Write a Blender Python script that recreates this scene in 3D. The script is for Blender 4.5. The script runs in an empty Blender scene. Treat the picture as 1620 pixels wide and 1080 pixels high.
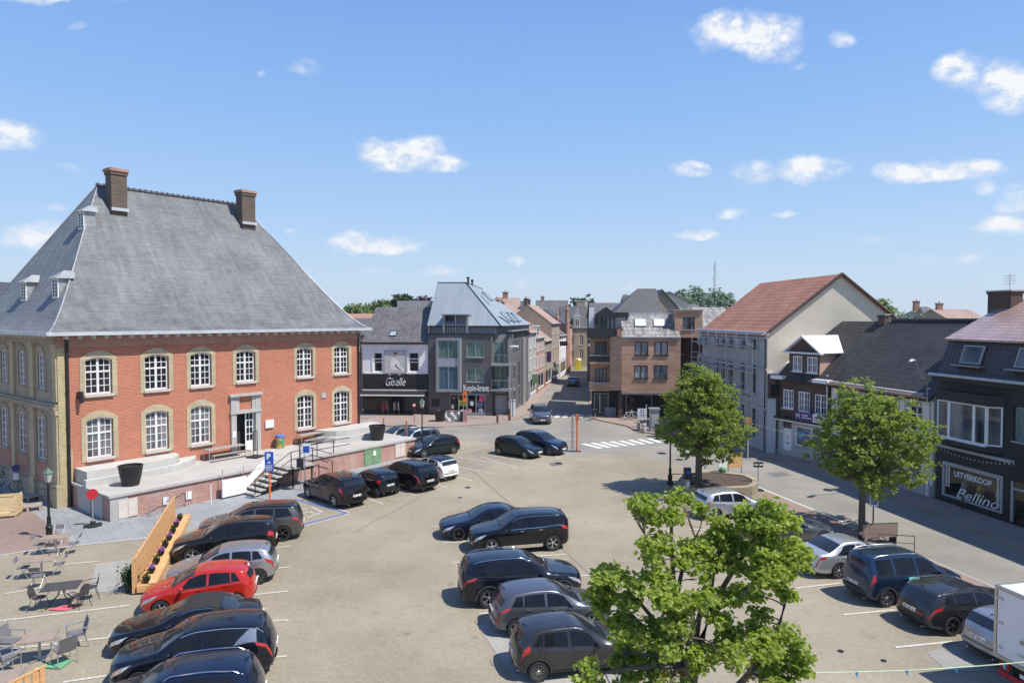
import bpy, bmesh, math, random
from mathutils import Vector, Matrix, noise
from mathutils.bvhtree import BVHTree
R = math.radians
rnd = random.Random(7)
scene = bpy.context.scene
COL = scene.collection
EYE = 10.7
FOC = 1080.0
PITCH = math.atan(37 / 1080)
def ray(px, py):
	u = (px - 810) / FOC
	v = (540 - py) / FOC
	c, s = math.cos(PITCH), math.sin(PITCH)
	return Vector((u, c + v * s, -s + v * c))
def at(px, py, z=0.0):
	d = ray(px, py)
	t = (z - EYE) / d.z
	return Vector((d.x * t, d.y * t, z))
def atY(px, py, Y):
	d = ray(px, py)
	t = Y / d.y
	return Vector((d.x * t, Y, EYE + d.z * t))
class Plane:
	"""a vertical facade plane: local x along it (left to right as seen), y into the building, z up"""
	def __init__(self, p0, d):
		self.p0 = Vector((p0[0], p0[1], 0))
		self.d = Vector((d[0], d[1], 0)).normalized()
		self.n = Vector((-self.d.y, self.d.x, 0))
		self.rot = math.atan2(self.d.y, self.d.x)
		self.M = Matrix.Translation(self.p0) @ Matrix.Rotation(self.rot, 4, 'Z')
	def px(self, px, py, y=0.0):
		r = ray(px, py)
		o = Vector((0, 0, EYE)) - self.p0
		t = (y - o.dot(self.n)) / r.dot(self.n)
		q = o + r * t
		return q.dot(self.d), q.z
	def s(self, px, y=0.0):
		return self.px(px, 540, y)[0]
	def rect(self, x0, x1, y0, y1, y=0.0):
		ym = (y0 + y1) / 2
		s0 = self.px(x0, ym, y)[0]; s1 = self.px(x1, ym, y)[0]
		xm = (x0 + x1) / 2
		z1 = self.px(xm, y0, y)[1]; z0 = self.px(xm, y1, y)[1]
		return s0, s1, z0, z1
	def w(self, s, y, z=0.0):
		return self.M @ Vector((s, y, z))
def plane2(a, b):
	return Plane(a, (b[0] - a[0], b[1] - a[1]))
class MB:
	def __init__(self, M=None):
		self.v = []; self.f = []; self.mi = []; self.M = M or Matrix(); self.cur = 0
	def add(self, verts, faces, mi=None):
		b = len(self.v)
		M = self.M
		self.v += [M @ Vector(p) for p in verts]
		self.f += [tuple(b + i for i in fc) for fc in faces]
		self.mi += [self.cur if mi is None else mi] * len(faces)
		return self
	def box(self, x0, x1, y0, y1, z0, z1, mi=None):
		if x0 > x1: x0, x1 = x1, x0
		if y0 > y1: y0, y1 = y1, y0
		if z0 > z1: z0, z1 = z1, z0
		vs = [(x0, y0, z0), (x1, y0, z0), (x1, y1, z0), (x0, y1, z0), (x0, y0, z1), (x1, y0, z1), (x1, y1, z1), (x0, y1, z1)]
		return self.add(vs, [(3, 2, 1, 0), (4, 5, 6, 7), (0, 1, 5, 4), (1, 2, 6, 5), (2, 3, 7, 6), (3, 0, 4, 7)], mi)
	def bbox(self, c, size, rot=None, mi=None):
		M = Matrix.Translation(Vector(c)) @ (rot or Matrix())
		sx, sy, sz = [q / 2 for q in size]
		vs = [M @ Vector(p) for p in [(-sx, -sy, -sz), (sx, -sy, -sz), (sx, sy, -sz), (-sx, sy, -sz), (-sx, -sy, sz), (sx, -sy, sz), (sx, sy, sz), (-sx, sy, sz)]]
		return self.add(vs, [(3, 2, 1, 0), (4, 5, 6, 7), (0, 1, 5, 4), (1, 2, 6, 5), (2, 3, 7, 6), (3, 0, 4, 7)], mi)
	def quad(self, a, b, c, d, mi=None):
		return self.add([a, b, c, d], [(0, 1, 2, 3)], mi)
	def poly(self, pts, mi=None):
		return self.add(pts, [tuple(range(len(pts)))], mi)
	def prism(self, pts, vec, mi=None):
		"""closed polygon pts extruded along vec"""
		n = len(pts); vec = Vector(vec)
		vs = [Vector(p) for p in pts] + [Vector(p) + vec for p in pts]
		fs = [tuple(range(n - 1, -1, -1)), tuple(range(n, 2 * n))]
		fs += [(i, (i + 1) % n, n + (i + 1) % n, n + i) for i in range(n)]
		return self.add(vs, fs, mi)
	def tube(self, p0, p1, r0, r1=None, n=8, mi=None, cap=True):
		r1 = r0 if r1 is None else r1
		p0 = Vector(p0); p1 = Vector(p1); d = (p1 - p0)
		if d.length < 1e-6: return self
		d.normalize()
		a = d.cross(Vector((0, 0, 1)) if abs(d.z) < .9 else Vector((1, 0, 0))).normalized(); b = d.cross(a)
		vs = []
		for p, r in ((p0, r0), (p1, r1)):
			for i in range(n):
				t = 2 * math.pi * i / n
				vs.append(p + a * (r * math.cos(t)) + b * (r * math.sin(t)))
		fs = [(i, (i + 1) % n, n + (i + 1) % n, n + i) for i in range(n)]
		if cap: fs += [tuple(range(n - 1, -1, -1)), tuple(range(n, 2 * n))]
		return self.add(vs, fs, mi)
	def path(self, pts, r, n=6, mi=None):
		rs = r if isinstance(r, (list, tuple)) else [r] * len(pts)
		pts = [Vector(p) for p in pts]
		vs = []; fs = []
		for k, p in enumerate(pts):
			d = (pts[min(k + 1, len(pts) - 1)] - pts[max(k - 1, 0)]).normalized()
			a = d.cross(Vector((0, 0, 1)) if abs(d.z) < .95 else Vector((1, 0, 0))).normalized(); b = d.cross(a)
			for i in range(n):
				t = 2 * math.pi * i / n
				vs.append(p + a * (rs[k] * math.cos(t)) + b * (rs[k] * math.sin(t)))
		for k in range(len(pts) - 1):
			for i in range(n):
				fs.append((k * n + i, k * n + (i + 1) % n, (k + 1) * n + (i + 1) % n, (k + 1) * n + i))
		fs += [tuple(range(n - 1, -1, -1)), tuple(range((len(pts) - 1) * n, len(pts) * n))]
		return self.add(vs, fs, mi)
	def lathe(self, c, prof, n=16, mi=None, axis='z', cap=True):
		"""prof: list of (r,h); closed with caps when r>0 at the ends"""
		c = Vector(c); vs = []; fs = []
		for r, h in prof:
			for i in range(n):
				t = 2 * math.pi * i / n
				x, y = r * math.cos(t), r * math.sin(t)
				p = (x, y, h) if axis == 'z' else ((h, x, y) if axis == 'x' else (y, h, x))
				vs.append(c + Vector(p))
		for k in range(len(prof) - 1):
			for i in range(n):
				fs.append((k * n + i, k * n + (i + 1) % n, (k + 1) * n + (i + 1) % n, (k + 1) * n + i))
		if cap and prof[0][0] > 1e-5: fs.append(tuple(range(n - 1, -1, -1)))
		if cap and prof[-1][0] > 1e-5: fs.append(tuple(range((len(prof) - 1) * n, len(prof) * n)))
		return self.add(vs, fs, mi)
	def mesh(self, name, mats, smooth=None, uv=True):
		me = bpy.data.meshes.new(name)
		me.from_pydata([tuple(p) for p in self.v], [], self.f)
		mats = mats if isinstance(mats, (list, tuple)) else [mats]
		for m in mats: me.materials.append(m)
		if len(mats) > 1: me.polygons.foreach_set('material_index', self.mi)
		me.update()
		if uv: box_uv(me)
		if smooth is not None:
			me.polygons.foreach_set('use_smooth', [True] * len(me.polygons))
			if smooth < 180: me.set_sharp_from_angle(angle=R(smooth))
		return me
	def build(self, name, mats, parent=None, smooth=None, uv=True):
		if not self.f: return None
		o = bpy.data.objects.new(name, self.mesh(name, mats, smooth, uv))
		COL.objects.link(o)
		if parent is not None: o.parent = parent
		return o
def box_uv(me):
	uvl = me.uv_layers.new(name='UVMap')
	data = [0.0] * (2 * len(me.loops))
	Z = Vector((0, 0, 1))
	vs = me.vertices
	for p in me.polygons:
		n = p.normal
		if abs(n.z) > 0.985 or n.length < .1:
			for li in p.loop_indices:
				co = vs[me.loops[li].vertex_index].co
				data[2 * li] = co.x; data[2 * li + 1] = co.y
		else:
			t = Z.cross(n).normalized(); b = n.cross(t)
			for li in p.loop_indices:
				co = vs[me.loops[li].vertex_index].co
				data[2 * li] = co.dot(t); data[2 * li + 1] = co.dot(b)
	uvl.data.foreach_set('uv', data)
def tag(o, label=None, cat=None, group=None, kind=None):
	if label: o['label'] = label
	if cat: o['category'] = cat
	if group: o['group'] = group
	if kind: o['kind'] = kind
	return o
def thing(name, label, cat, loc=(0, 0, 0), rot=0.0, group=None):
	o = bpy.data.objects.new(name, None)
	COL.objects.link(o)
	o.location = loc; o.rotation_euler = (0, 0, rot); o.empty_display_size = .3
	return tag(o, label, cat, group)
def kids(o):
	return [c for c in bpy.data.objects if c.parent == o]
def copy_tree(o, kidmap=None, parent=None):
	c = o.copy(); COL.objects.link(c)
	if parent is not None: c.parent = parent
	for ch in list(o.children): copy_tree(ch, None, c)
	return c
def structure(o): o['kind'] = 'structure'; return o
def text_mesh(mb, txt, size, M, shear=0.0, extrude=0.01, bold=0.0, space=1.0, mi=None, align='LEFT', width=None):
	cu = bpy.data.curves.new('lettering', 'FONT')
	cu.body = txt; cu.size = size; cu.shear = shear; cu.extrude = extrude; cu.offset = bold; cu.space_character = space
	cu.align_x = align; cu.resolution_u = 3
	ob = bpy.data.objects.new('lettering', cu)
	COL.objects.link(ob)
	bpy.context.view_layer.update()
	dg = bpy.context.evaluated_depsgraph_get()
	me = bpy.data.meshes.new_from_object(ob.evaluated_get(dg))
	xs = [v.co.x for v in me.vertices]
	k = 1.0
	if width and xs: k = width / (max(xs) - min(xs))
	vs = [M @ Vector((v.co.x * k, -v.co.z, v.co.y)) for v in me.vertices]
	mb.add(vs, [tuple(p.vertices) for p in me.polygons], mi)
	bpy.data.objects.remove(ob); bpy.data.meshes.remove(me); bpy.data.curves.remove(cu)
def nodes_of(name):
	m = bpy.data.materials.new(name); m.use_nodes = True
	nt = m.node_tree; nt.nodes.clear()
	out = nt.nodes.new('ShaderNodeOutputMaterial')
	bs = nt.nodes.new('ShaderNodeBsdfPrincipled')
	nt.links.new(bs.outputs[0], out.inputs[0])
	return m, nt, bs, out
def C(c): return (c[0], c[1], c[2], 1.0)
def N(nt, t, **kw):
	n = nt.nodes.new(t)
	for k, v in kw.items(): setattr(n, k, v)
	return n
def uvn(nt): return nt.nodes.new('ShaderNodeTexCoord').outputs['UV']
def objn(nt): return nt.nodes.new('ShaderNodeTexCoord').outputs['Object']
def geon(nt): return nt.nodes.new('ShaderNodeNewGeometry').outputs['Position']
def noise_fac(nt, vec, scale, detail=3, lo=.35, hi=.65, rough=.55, stretch=None):
	if stretch:
		mp = N(nt, 'ShaderNodeMapping'); mp.inputs['Scale'].default_value = stretch
		nt.links.new(vec, mp.inputs[0]); vec = mp.outputs[0]
	n = N(nt, 'ShaderNodeTexNoise'); n.inputs['Scale'].default_value = scale; n.inputs['Detail'].default_value = detail
	n.inputs['Roughness'].default_value = rough
	nt.links.new(vec, n.inputs['Vector'])
	r = N(nt, 'ShaderNodeMapRange'); r.inputs[1].default_value = lo; r.inputs[2].default_value = hi
	nt.links.new(n.outputs[0], r.inputs[0])
	return r.outputs[0]
def mixc(nt, fac, a, b, mode='MIX'):
	n = N(nt, 'ShaderNodeMix', data_type='RGBA', blend_type=mode)
	for sock, val in ((n.inputs[0], fac), (n.inputs[6], a), (n.inputs[7], b)):
		if isinstance(val, (int, float)): sock.default_value = val
		elif isinstance(val, (tuple, list)): sock.default_value = C(val)
		else: nt.links.new(val, sock)
	return n.outputs[2]
def bump(nt, bs, h, strength=.3, dist=.01):
	b = N(nt, 'ShaderNodeBump'); b.inputs['Strength'].default_value = strength; b.inputs['Distance'].default_value = dist
	nt.links.new(h, b.inputs['Height']); nt.links.new(b.outputs[0], bs.inputs['Normal'])
def plain(name, col, rough=.6, metal=0.0, var=.12, scale=3.0, spec=.5, coat=0.0):
	"""paint / plaster / metal with soft uneven tone"""
	m, nt, bs, out = nodes_of(name)
	v = objn(nt)
	a = tuple(c * (1 - var) for c in col); b = tuple(min(1, c * (1 + var)) for c in col)
	f = noise_fac(nt, v, scale, 4)
	c = mixc(nt, f, a, b)
	nt.links.new(c, bs.inputs['Base Color'])
	bs.inputs['Roughness'].default_value = rough; bs.inputs['Metallic'].default_value = metal
	bs.inputs['Specular IOR Level'].default_value = spec
	if coat: bs.inputs['Coat Weight'].default_value = coat; bs.inputs['Coat Roughness'].default_value = .03
	return m
def plaster(name, col, dirt=(.25, .23, .2), amt=.35, rough=.85, rowh=None):
	m, nt, bs, out = nodes_of(name)
	v = uvn(nt)
	f1 = noise_fac(nt, v, .5, 5, .3, .7)
	f2 = noise_fac(nt, v, 1.2, 5, .48, .8, stretch=(2.2, .35, 1))
	c = mixc(nt, f1, tuple(q * .88 for q in col), tuple(min(1, q * 1.06) for q in col))
	mm = N(nt, 'ShaderNodeMath', operation='MULTIPLY'); mm.inputs[1].default_value = amt
	nt.links.new(f2, mm.inputs[0])
	c = mixc(nt, mm.outputs[0], c, dirt)
	nt.links.new(c, bs.inputs['Base Color']); bs.inputs['Roughness'].default_value = rough
	f3 = noise_fac(nt, v, 30, 2, 0, 1)
	bump(nt, bs, f3, .15, .01)
	return m
def brick(name, c1, c2, mortar, bw=.22, bh=.068, mort=.010, big=.25, weather=(.12, .1, .09), wamt=.25, rough=.85):
	m, nt, bs, out = nodes_of(name)
	v = uvn(nt)
	b = N(nt, 'ShaderNodeTexBrick'); b.inputs['Scale'].default_value = 1.0
	b.inputs['Brick Width'].default_value = bw; b.inputs['Row Height'].default_value = bh
	b.inputs['Mortar Size'].default_value = mort; b.inputs['Bias'].default_value = 0.0
	b.inputs['Mortar Smooth'].default_value = .15
	b.inputs['Color1'].default_value = C(c1); b.inputs['Color2'].default_value = C(c2); b.inputs['Mortar'].default_value = C(mortar)
	nt.links.new(v, b.inputs['Vector'])
	f = noise_fac(nt, v, .45, 5, .3, .7)
	g = noise_fac(nt, v, 2.6, 4, .3, .7, stretch=(.6, 3.0, 1))
	c = mixc(nt, big, b.outputs[0], mixc(nt, f, tuple(q * .55 for q in c1), tuple(min(1, q * 1.35) for q in c2)), 'MIX')
	c = mixc(nt, .22, c, mixc(nt, g, (.35, .35, .35), (1, 1, 1)), 'MULTIPLY')
	w = noise_fac(nt, v, .8, 5, .52, .85, stretch=(1.4, .5, 1))
	mm = N(nt, 'ShaderNodeMath', operation='MULTIPLY'); mm.inputs[1].default_value = wamt
	nt.links.new(w, mm.inputs[0])
	c = mixc(nt, mm.outputs[0], c, weather)
	nt.links.new(c, bs.inputs['Base Color']); bs.inputs['Roughness'].default_value = rough
	inv = N(nt, 'ShaderNodeMath', operation='SUBTRACT'); inv.inputs[0].default_value = 1.0
	nt.links.new(b.outputs['Fac'], inv.inputs[1])
	bump(nt, bs, inv.outputs[0], .5, .008)
	return m
def tiles(name, c1, c2, gap, tw=.24, th=.34, rough=.6, bumpd=.05, offset=0.0, spec=.5, wave=True, stain=(.2, .2, .18), samt=.2, shine=0.0):
	m, nt, bs, out = nodes_of(name)
	v = uvn(nt)
	b = N(nt, 'ShaderNodeTexBrick', offset=offset); b.inputs['Scale'].default_value = 1.0
	b.inputs['Brick Width'].default_value = tw; b.inputs['Row Height'].default_value = th
	b.inputs['Mortar Size'].default_value = .018; b.inputs['Mortar Smooth'].default_value = .6
	b.inputs['Color1'].default_value = C(c1); b.inputs['Color2'].default_value = C(c2); b.inputs['Mortar'].default_value = C(gap)
	nt.links.new(v, b.inputs['Vector'])
	f = noise_fac(nt, v, .5, 5, .3, .7)
	c = mixc(nt, .3, b.outputs[0], mixc(nt, f, tuple(q * .6 for q in c1), tuple(min(1, q * 1.4) for q in c2)), 'MIX')
	w = noise_fac(nt, v, 1.1, 6, .5, .8)
	mm = N(nt, 'ShaderNodeMath', operation='MULTIPLY'); mm.inputs[1].default_value = samt
	nt.links.new(w, mm.inputs[0])
	c = mixc(nt, mm.outputs[0], c, stain)
	nt.links.new(c, bs.inputs['Base Color']); bs.inputs['Roughness'].default_value = rough
	bs.inputs['Specular IOR Level'].default_value = spec
	if shine: bs.inputs['Coat Weight'].default_value = shine; bs.inputs['Coat Roughness'].default_value = .25
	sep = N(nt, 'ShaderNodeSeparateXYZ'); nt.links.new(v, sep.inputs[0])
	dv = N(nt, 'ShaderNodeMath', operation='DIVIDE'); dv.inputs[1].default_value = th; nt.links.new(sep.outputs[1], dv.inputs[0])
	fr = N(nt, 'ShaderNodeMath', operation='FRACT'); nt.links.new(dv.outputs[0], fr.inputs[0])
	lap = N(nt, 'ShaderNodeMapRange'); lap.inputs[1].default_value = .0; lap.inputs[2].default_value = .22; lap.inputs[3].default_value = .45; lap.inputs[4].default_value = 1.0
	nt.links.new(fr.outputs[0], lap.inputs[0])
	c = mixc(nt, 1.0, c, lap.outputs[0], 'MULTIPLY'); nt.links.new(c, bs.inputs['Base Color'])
	neg = N(nt, 'ShaderNodeMath', operation='SUBTRACT'); neg.inputs[0].default_value = 1.0; nt.links.new(fr.outputs[0], neg.inputs[1])
	h = neg.outputs[0]
	if wave:
		du = N(nt, 'ShaderNodeMath', operation='MULTIPLY'); du.inputs[1].default_value = 2 * math.pi / tw; nt.links.new(sep.outputs[0], du.inputs[0])
		sn = N(nt, 'ShaderNodeMath', operation='SINE'); nt.links.new(du.outputs[0], sn.inputs[0])
		ad = N(nt, 'ShaderNodeMath', operation='MULTIPLY_ADD'); ad.inputs[1].default_value = .22
		nt.links.new(sn.outputs[0], ad.inputs[0]); nt.links.new(h, ad.inputs[2]); h = ad.outputs[0]
	bump(nt, bs, h, .8, bumpd)
	return m
def glass_dark(name, col=(.012, .014, .018), rough=.03, curtain=None, camt=.5):
	"""window glass over a dark room; curtain = pale folds hanging behind it"""
	m, nt, bs, out = nodes_of(name)
	v = uvn(nt)
	f = noise_fac(nt, v, .9, 3, .35, .7)
	c = mixc(nt, f, col, tuple(q * 2.2 for q in col))
	if curtain:
		w = N(nt, 'ShaderNodeTexWave', wave_type='BANDS', bands_direction='X'); w.inputs['Scale'].default_value = 2.6
		w.inputs['Distortion'].default_value = 1.2; w.inputs['Detail'].default_value = 2
		nt.links.new(v, w.inputs['Vector'])
		cc = mixc(nt, w.outputs['Fac'], tuple(q * .55 for q in curtain), curtain)
		g = noise_fac(nt, v, .55, 2, .5 - camt * .3, .56 + (.5 - camt) * .3, stretch=(1, .25, 1))
		c = mixc(nt, g, c, cc)
	nt.links.new(c, bs.inputs['Base Color'])
	bs.inputs['Roughness'].default_value = rough; bs.inputs['Specular IOR Level'].default_value = .42
	wob = noise_fac(nt, v, 1.7, 2, 0, 1)
	bump(nt, bs, wob, .06, .02)
	return m
def glass_clear(name):
	m, nt, bs, out = nodes_of(name)
	nt.nodes.remove(bs)
	g = N(nt, 'ShaderNodeBsdfGlossy'); g.inputs['Roughness'].default_value = .02; g.inputs['Color'].default_value = (1, 1, 1, 1)
	t = N(nt, 'ShaderNodeBsdfTransparent'); t.inputs['Color'].default_value = (.82, .86, .86, 1)
	mx = N(nt, 'ShaderNodeMixShader'); fr = N(nt, 'ShaderNodeFresnel'); fr.inputs[0].default_value = 1.5
	nt.links.new(fr.outputs[0], mx.inputs[0]); nt.links.new(t.outputs[0], mx.inputs[1]); nt.links.new(g.outputs[0], mx.inputs[2])
	nt.links.new(mx.outputs[0], out.inputs[0])
	return m
def car_paint(name, col, metal=.35, rough=.28):
	m, nt, bs, out = nodes_of(name)
	v = objn(nt)
	f = noise_fac(nt, v, 2.0, 4, .4, .75)
	c = mixc(nt, f, col, tuple(min(1, q * 1.12 + .004) for q in col))
	nt.links.new(c, bs.inputs['Base Color'])
	bs.inputs['Metallic'].default_value = metal; bs.inputs['Roughness'].default_value = rough
	bs.inputs['Specular IOR Level'].default_value = .1 if max(col) < .06 else .4
	bs.inputs['Coat Weight'].default_value = 1.0; bs.inputs['Coat IOR'].default_value = 1.45; bs.inputs['Coat Roughness'].default_value = .04
	return m
def leafmat(name, dark, light, trans=.35, hue=.0, rough=.5):
	m, nt, bs, out = nodes_of(name)
	gi = nt.nodes.new('ShaderNodeNewGeometry')
	pos = gi.outputs['Position']
	f = noise_fac(nt, pos, .9, 3, .3, .7)
	a = N(nt, 'ShaderNodeMath', operation='MULTIPLY_ADD'); a.inputs[1].default_value = .65; a.inputs[2].default_value = 0
	nt.links.new(gi.outputs['Random Per Island'], a.inputs[0])
	ad = N(nt, 'ShaderNodeMath', operation='MULTIPLY_ADD'); ad.inputs[1].default_value = .35
	nt.links.new(f, ad.inputs[0]); nt.links.new(a.outputs[0], ad.inputs[2])
	c = mixc(nt, ad.outputs[0], dark, light)
	nt.links.new(c, bs.inputs['Base Color']); bs.inputs['Roughness'].default_value = .45
	bs.inputs['Specular IOR Level'].default_value = .35
	tr = N(nt, 'ShaderNodeBsdfTranslucent')
	c2 = mixc(nt, .5, c, (light[0] * 1.3, light[1] * 1.6, light[2] * .6))
	nt.links.new(c2, tr.inputs[0])
	mx = N(nt, 'ShaderNodeMixShader'); mx.inputs[0].default_value = trans
	nt.links.new(bs.outputs[0], mx.inputs[1]); nt.links.new(tr.outputs[0], mx.inputs[2]); nt.links.new(mx.outputs[0], out.inputs[0])
	return m
def paving(name, c1, c2, mortar, bw, bh, mort=.006, rot=0.0, patch=.35, stain=(.1, .09, .08), samt=.25, rough=.85, scale_noise=.16, bumps=.35):
	m, nt, bs, out = nodes_of(name)
	v = geon(nt)
	mp = N(nt, 'ShaderNodeMapping'); mp.inputs['Rotation'].default_value = (0, 0, rot); nt.links.new(v, mp.inputs[0]); vv = mp.outputs[0]
	b = N(nt, 'ShaderNodeTexBrick'); b.inputs['Scale'].default_value = 1.0
	b.inputs['Brick Width'].default_value = bw; b.inputs['Row Height'].default_value = bh; b.inputs['Mortar Size'].default_value = mort
	b.inputs['Mortar Smooth'].default_value = .3
	b.inputs['Color1'].default_value = C(c1); b.inputs['Color2'].default_value = C(c2); b.inputs['Mortar'].default_value = C(mortar)
	nt.links.new(vv, b.inputs['Vector'])
	f = noise_fac(nt, v, scale_noise, 6, .35, .65, .6)
	c = mixc(nt, patch, b.outputs[0], mixc(nt, f, tuple(q * .72 for q in c1), tuple(min(1, q * 1.2) for q in c2)))
	f2 = noise_fac(nt, v, 1.7, 6, .56, .74, .65)
	mm = N(nt, 'ShaderNodeMath', operation='MULTIPLY'); mm.inputs[1].default_value = samt; nt.links.new(f2, mm.inputs[0])
	c = mixc(nt, mm.outputs[0], c, stain)
	f3 = noise_fac(nt, v, 9, 3, .2, .8)
	c = mixc(nt, .45, c, mixc(nt, f3, (.5, .5, .5), (1.1, 1.1, 1.1)), 'MULTIPLY')
	vo = N(nt, 'ShaderNodeTexVoronoi'); vo.inputs['Scale'].default_value = .55; nt.links.new(v, vo.inputs['Vector'])
	mr = N(nt, 'ShaderNodeMapRange'); mr.inputs[1].default_value = .10; mr.inputs[2].default_value = .03; mr.inputs[3].default_value = 0; mr.inputs[4].default_value = .55
	nt.links.new(vo.outputs['Distance'], mr.inputs[0])
	c = mixc(nt, mr.outputs[0], c, tuple(q * .4 for q in c1))
	nt.links.new(c, bs.inputs['Base Color']); bs.inputs['Roughness'].default_value = rough
	inv = N(nt, 'ShaderNodeMath', operation='SUBTRACT'); inv.inputs[0].default_value = 1.0; nt.links.new(b.outputs['Fac'], inv.inputs[1])
	bump(nt, bs, inv.outputs[0], bumps, .006)
	return m
def asphalt(name, col, patch=.3):
	m, nt, bs, out = nodes_of(name)
	v = geon(nt)
	f = noise_fac(nt, v, .22, 6, .35, .65, .6)
	c = mixc(nt, f, tuple(q * .82 for q in col), tuple(q * 1.15 for q in col))
	f2 = noise_fac(nt, v, 40, 2, .3, .7)
	c = mixc(nt, .5, c, mixc(nt, f2, (.6, .6, .6), (1, 1, 1)), 'MULTIPLY')
	f3 = noise_fac(nt, v, .9, 6, .55, .75, .7)
	mm = N(nt, 'ShaderNodeMath', operation='MULTIPLY'); mm.inputs[1].default_value = patch; nt.links.new(f3, mm.inputs[0])
	c = mixc(nt, mm.outputs[0], c, tuple(q * .55 for q in col))
	nt.links.new(c, bs.inputs['Base Color']); bs.inputs['Roughness'].default_value = .8
	bump(nt, bs, f2, .3, .004)
	return m
def wood(name, col, rough=.6):
	m, nt, bs, out = nodes_of(name)
	v = objn(nt)
	f = noise_fac(nt, v, 3, 5, .3, .7, stretch=(1, 1, 6))
	c = mixc(nt, f, tuple(q * .75 for q in col), tuple(min(1, q * 1.2) for q in col))
	nt.links.new(c, bs.inputs['Base Color']); bs.inputs['Roughness'].default_value = rough
	return m
M = {}
M['setts'] = paving('setts', (.295, .252, .18), (.355, .307, .226), (.18, .155, .112), .20, .10, .007, R(12), .45, (.17, .14, .10), .42)
M['asphalt'] = asphalt('asphalt', (.275, .256, .218))
M['asphalt_dark'] = asphalt('asphalt_dark', (.16, .158, .15))
M['sidewalk'] = paving('sidewalk', (.31, .235, .195), (.37, .29, .245), (.2, .16, .14), .3, .15, .008, R(5), .35, (.16, .13, .11), .3)
M['sidewalk_red'] = paving('sidewalk_red', (.25, .178, .145), (.31, .225, .185), (.17, .125, .105), .2, .1, .007, R(40), .35, (.14, .1, .09), .3)
M['bluestone'] = paving('bluestone', (.25, .255, .26), (.32, .325, .33), (.17, .17, .17), .9, .5, .012, R(52), .35, (.17, .17, .17), .35)
M['patch'] = paving('patch', (.34, .325, .29), (.38, .365, .33), (.25, .24, .21), .22, .11, .007, R(12), .6, (.27, .25, .22), .3)
M['marking'] = plain('marking', (.62, .62, .58), .75, var=.12, scale=9)
M['marking_worn'] = plain('marking_worn', (.5, .48, .42), .8, var=.2, scale=14)
M['marking_blue'] = plain('marking_blue', (.10, .16, .42), .75, var=.12, scale=6)
M['kerb'] = plaster('kerb', (.33, .32, .3), amt=.3)
M['brick_red'] = brick('brick_red', (.41, .092, .046), (.53, .142, .074), (.50, .35, .245), bw=.24, bh=.085, mort=.014, big=.18, wamt=.25, weather=(.33, .14, .09))
M['brick_terrace'] = brick('brick_terrace', (.34, .12, .085), (.47, .22, .17), (.5, .42, .36), bw=.24, bh=.08, mort=.014, big=.2, weather=(.55, .45, .4), wamt=.75)
M['brick_yellow'] = brick('brick_yellow', (.44, .36, .19), (.58, .48, .26), (.30, .25, .17), big=.25, bh=.09, weather=(.08, .075, .06), wamt=.6)
M['stone_yellow'] = brick('stone_yellow', (.44, .365, .225), (.53, .445, .295), (.36, .30, .2), bw=.3, bh=.13, big=.3, wamt=.25)
M['stone_old'] = brick('stone_old', (.31, .255, .18), (.42, .355, .26), (.2, .165, .12), bw=.5, bh=.25, big=.4, weather=(.11, .10, .08), wamt=.7)
M['concrete'] = plaster('concrete', (.43, .415, .38), amt=.35)
M['concrete_light'] = plaster('concrete_light', (.48, .47, .44), amt=.25)
M['stone_grey'] = plaster('stone_grey', (.42, .41, .39), amt=.35)
M['white'] = plain('white', (.78, .78, .77), .5, var=.05)
M['white_wood'] = plain('white_wood', (.72, .71, .69), .45, var=.05)
M['cream'] = plaster('cream', (.62, .57, .47), amt=.3)
M['cream_grey'] = plaster('cream_grey', (.76, .72, .63), amt=.25)
M['grey_plaster'] = plaster('grey_plaster', (.47, .485, .50), amt=.35)
M['gable_plaster'] = plaster('gable_plaster', (.62, .55, .44), amt=.15, dirt=(.3, .27, .23))
M['white_plaster'] = plaster('white_plaster', (.82, .82, .83), amt=.15)
M['black_clad'] = plain('black_clad', (.022, .023, .025), .55, var=.2)
M['black_render'] = plaster('black_render', (.013, .014, .018), dirt=(.05, .05, .055), amt=.35, rough=.6)
M['brick_grey'] = brick('brick_grey', (.115, .108, .108), (.165, .156, .156), (.095, .09, .09), big=.25, wamt=.15)
M['grey_clad'] = plain('grey_clad', (.24, .245, .255), .6, var=.06)
M['zinc_frame'] = plain('zinc_frame', (.33, .37, .39), .4, .35, var=.06)
M['brick_brown'] = brick('brick_brown', (.44, .245, .155), (.58, .37, .25), (.30, .2, .14), bw=1.1, bh=.24, big=.2, wamt=.12, mort=.016, weather=(.3, .2, .15))
M['brick_dark'] = brick('brick_dark', (.085, .05, .038), (.13, .078, .06), (.09, .07, .06), big=.3, wamt=.2)
M['brick_house'] = brick('brick_house', (.36, .16, .11), (.45, .22, .15), (.4, .32, .26), big=.3, wamt=.3)
M['brick_pink'] = brick('brick_pink', (.48, .26, .21), (.56, .33, .27), (.45, .36, .3), big=.3, wamt=.25)
M['brick_tan'] = brick('brick_tan', (.36, .27, .19), (.46, .36, .26), (.4, .34, .28), big=.3, wamt=.35)
M['brick_chimney'] = brick('brick_chimney', (.075, .05, .038), (.15, .095, .068), (.17, .145, .12), bh=.1, bw=.26, mort=.018, big=.15, weather=(.05, .04, .035), wamt=.5)
M['tile_red'] = tiles('tile_red', (.33, .135, .075), (.43, .19, .11), (.12, .05, .035), .3, .48, .65, .05)
M['tile_orange'] = tiles('tile_orange', (.38, .18, .115), (.46, .25, .16), (.2, .08, .05), .3, .4, .7, .05)
M['tile_pink'] = tiles('tile_pink', (.33, .225, .18), (.42, .29, .23), (.2, .12, .1), .3, .4, .7, .05)
M['tile_black'] = tiles('tile_black', (.02, .019, .02), (.042, .039, .04), (.008, .008, .008), .28, .42, .62, .06, samt=.1)
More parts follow.
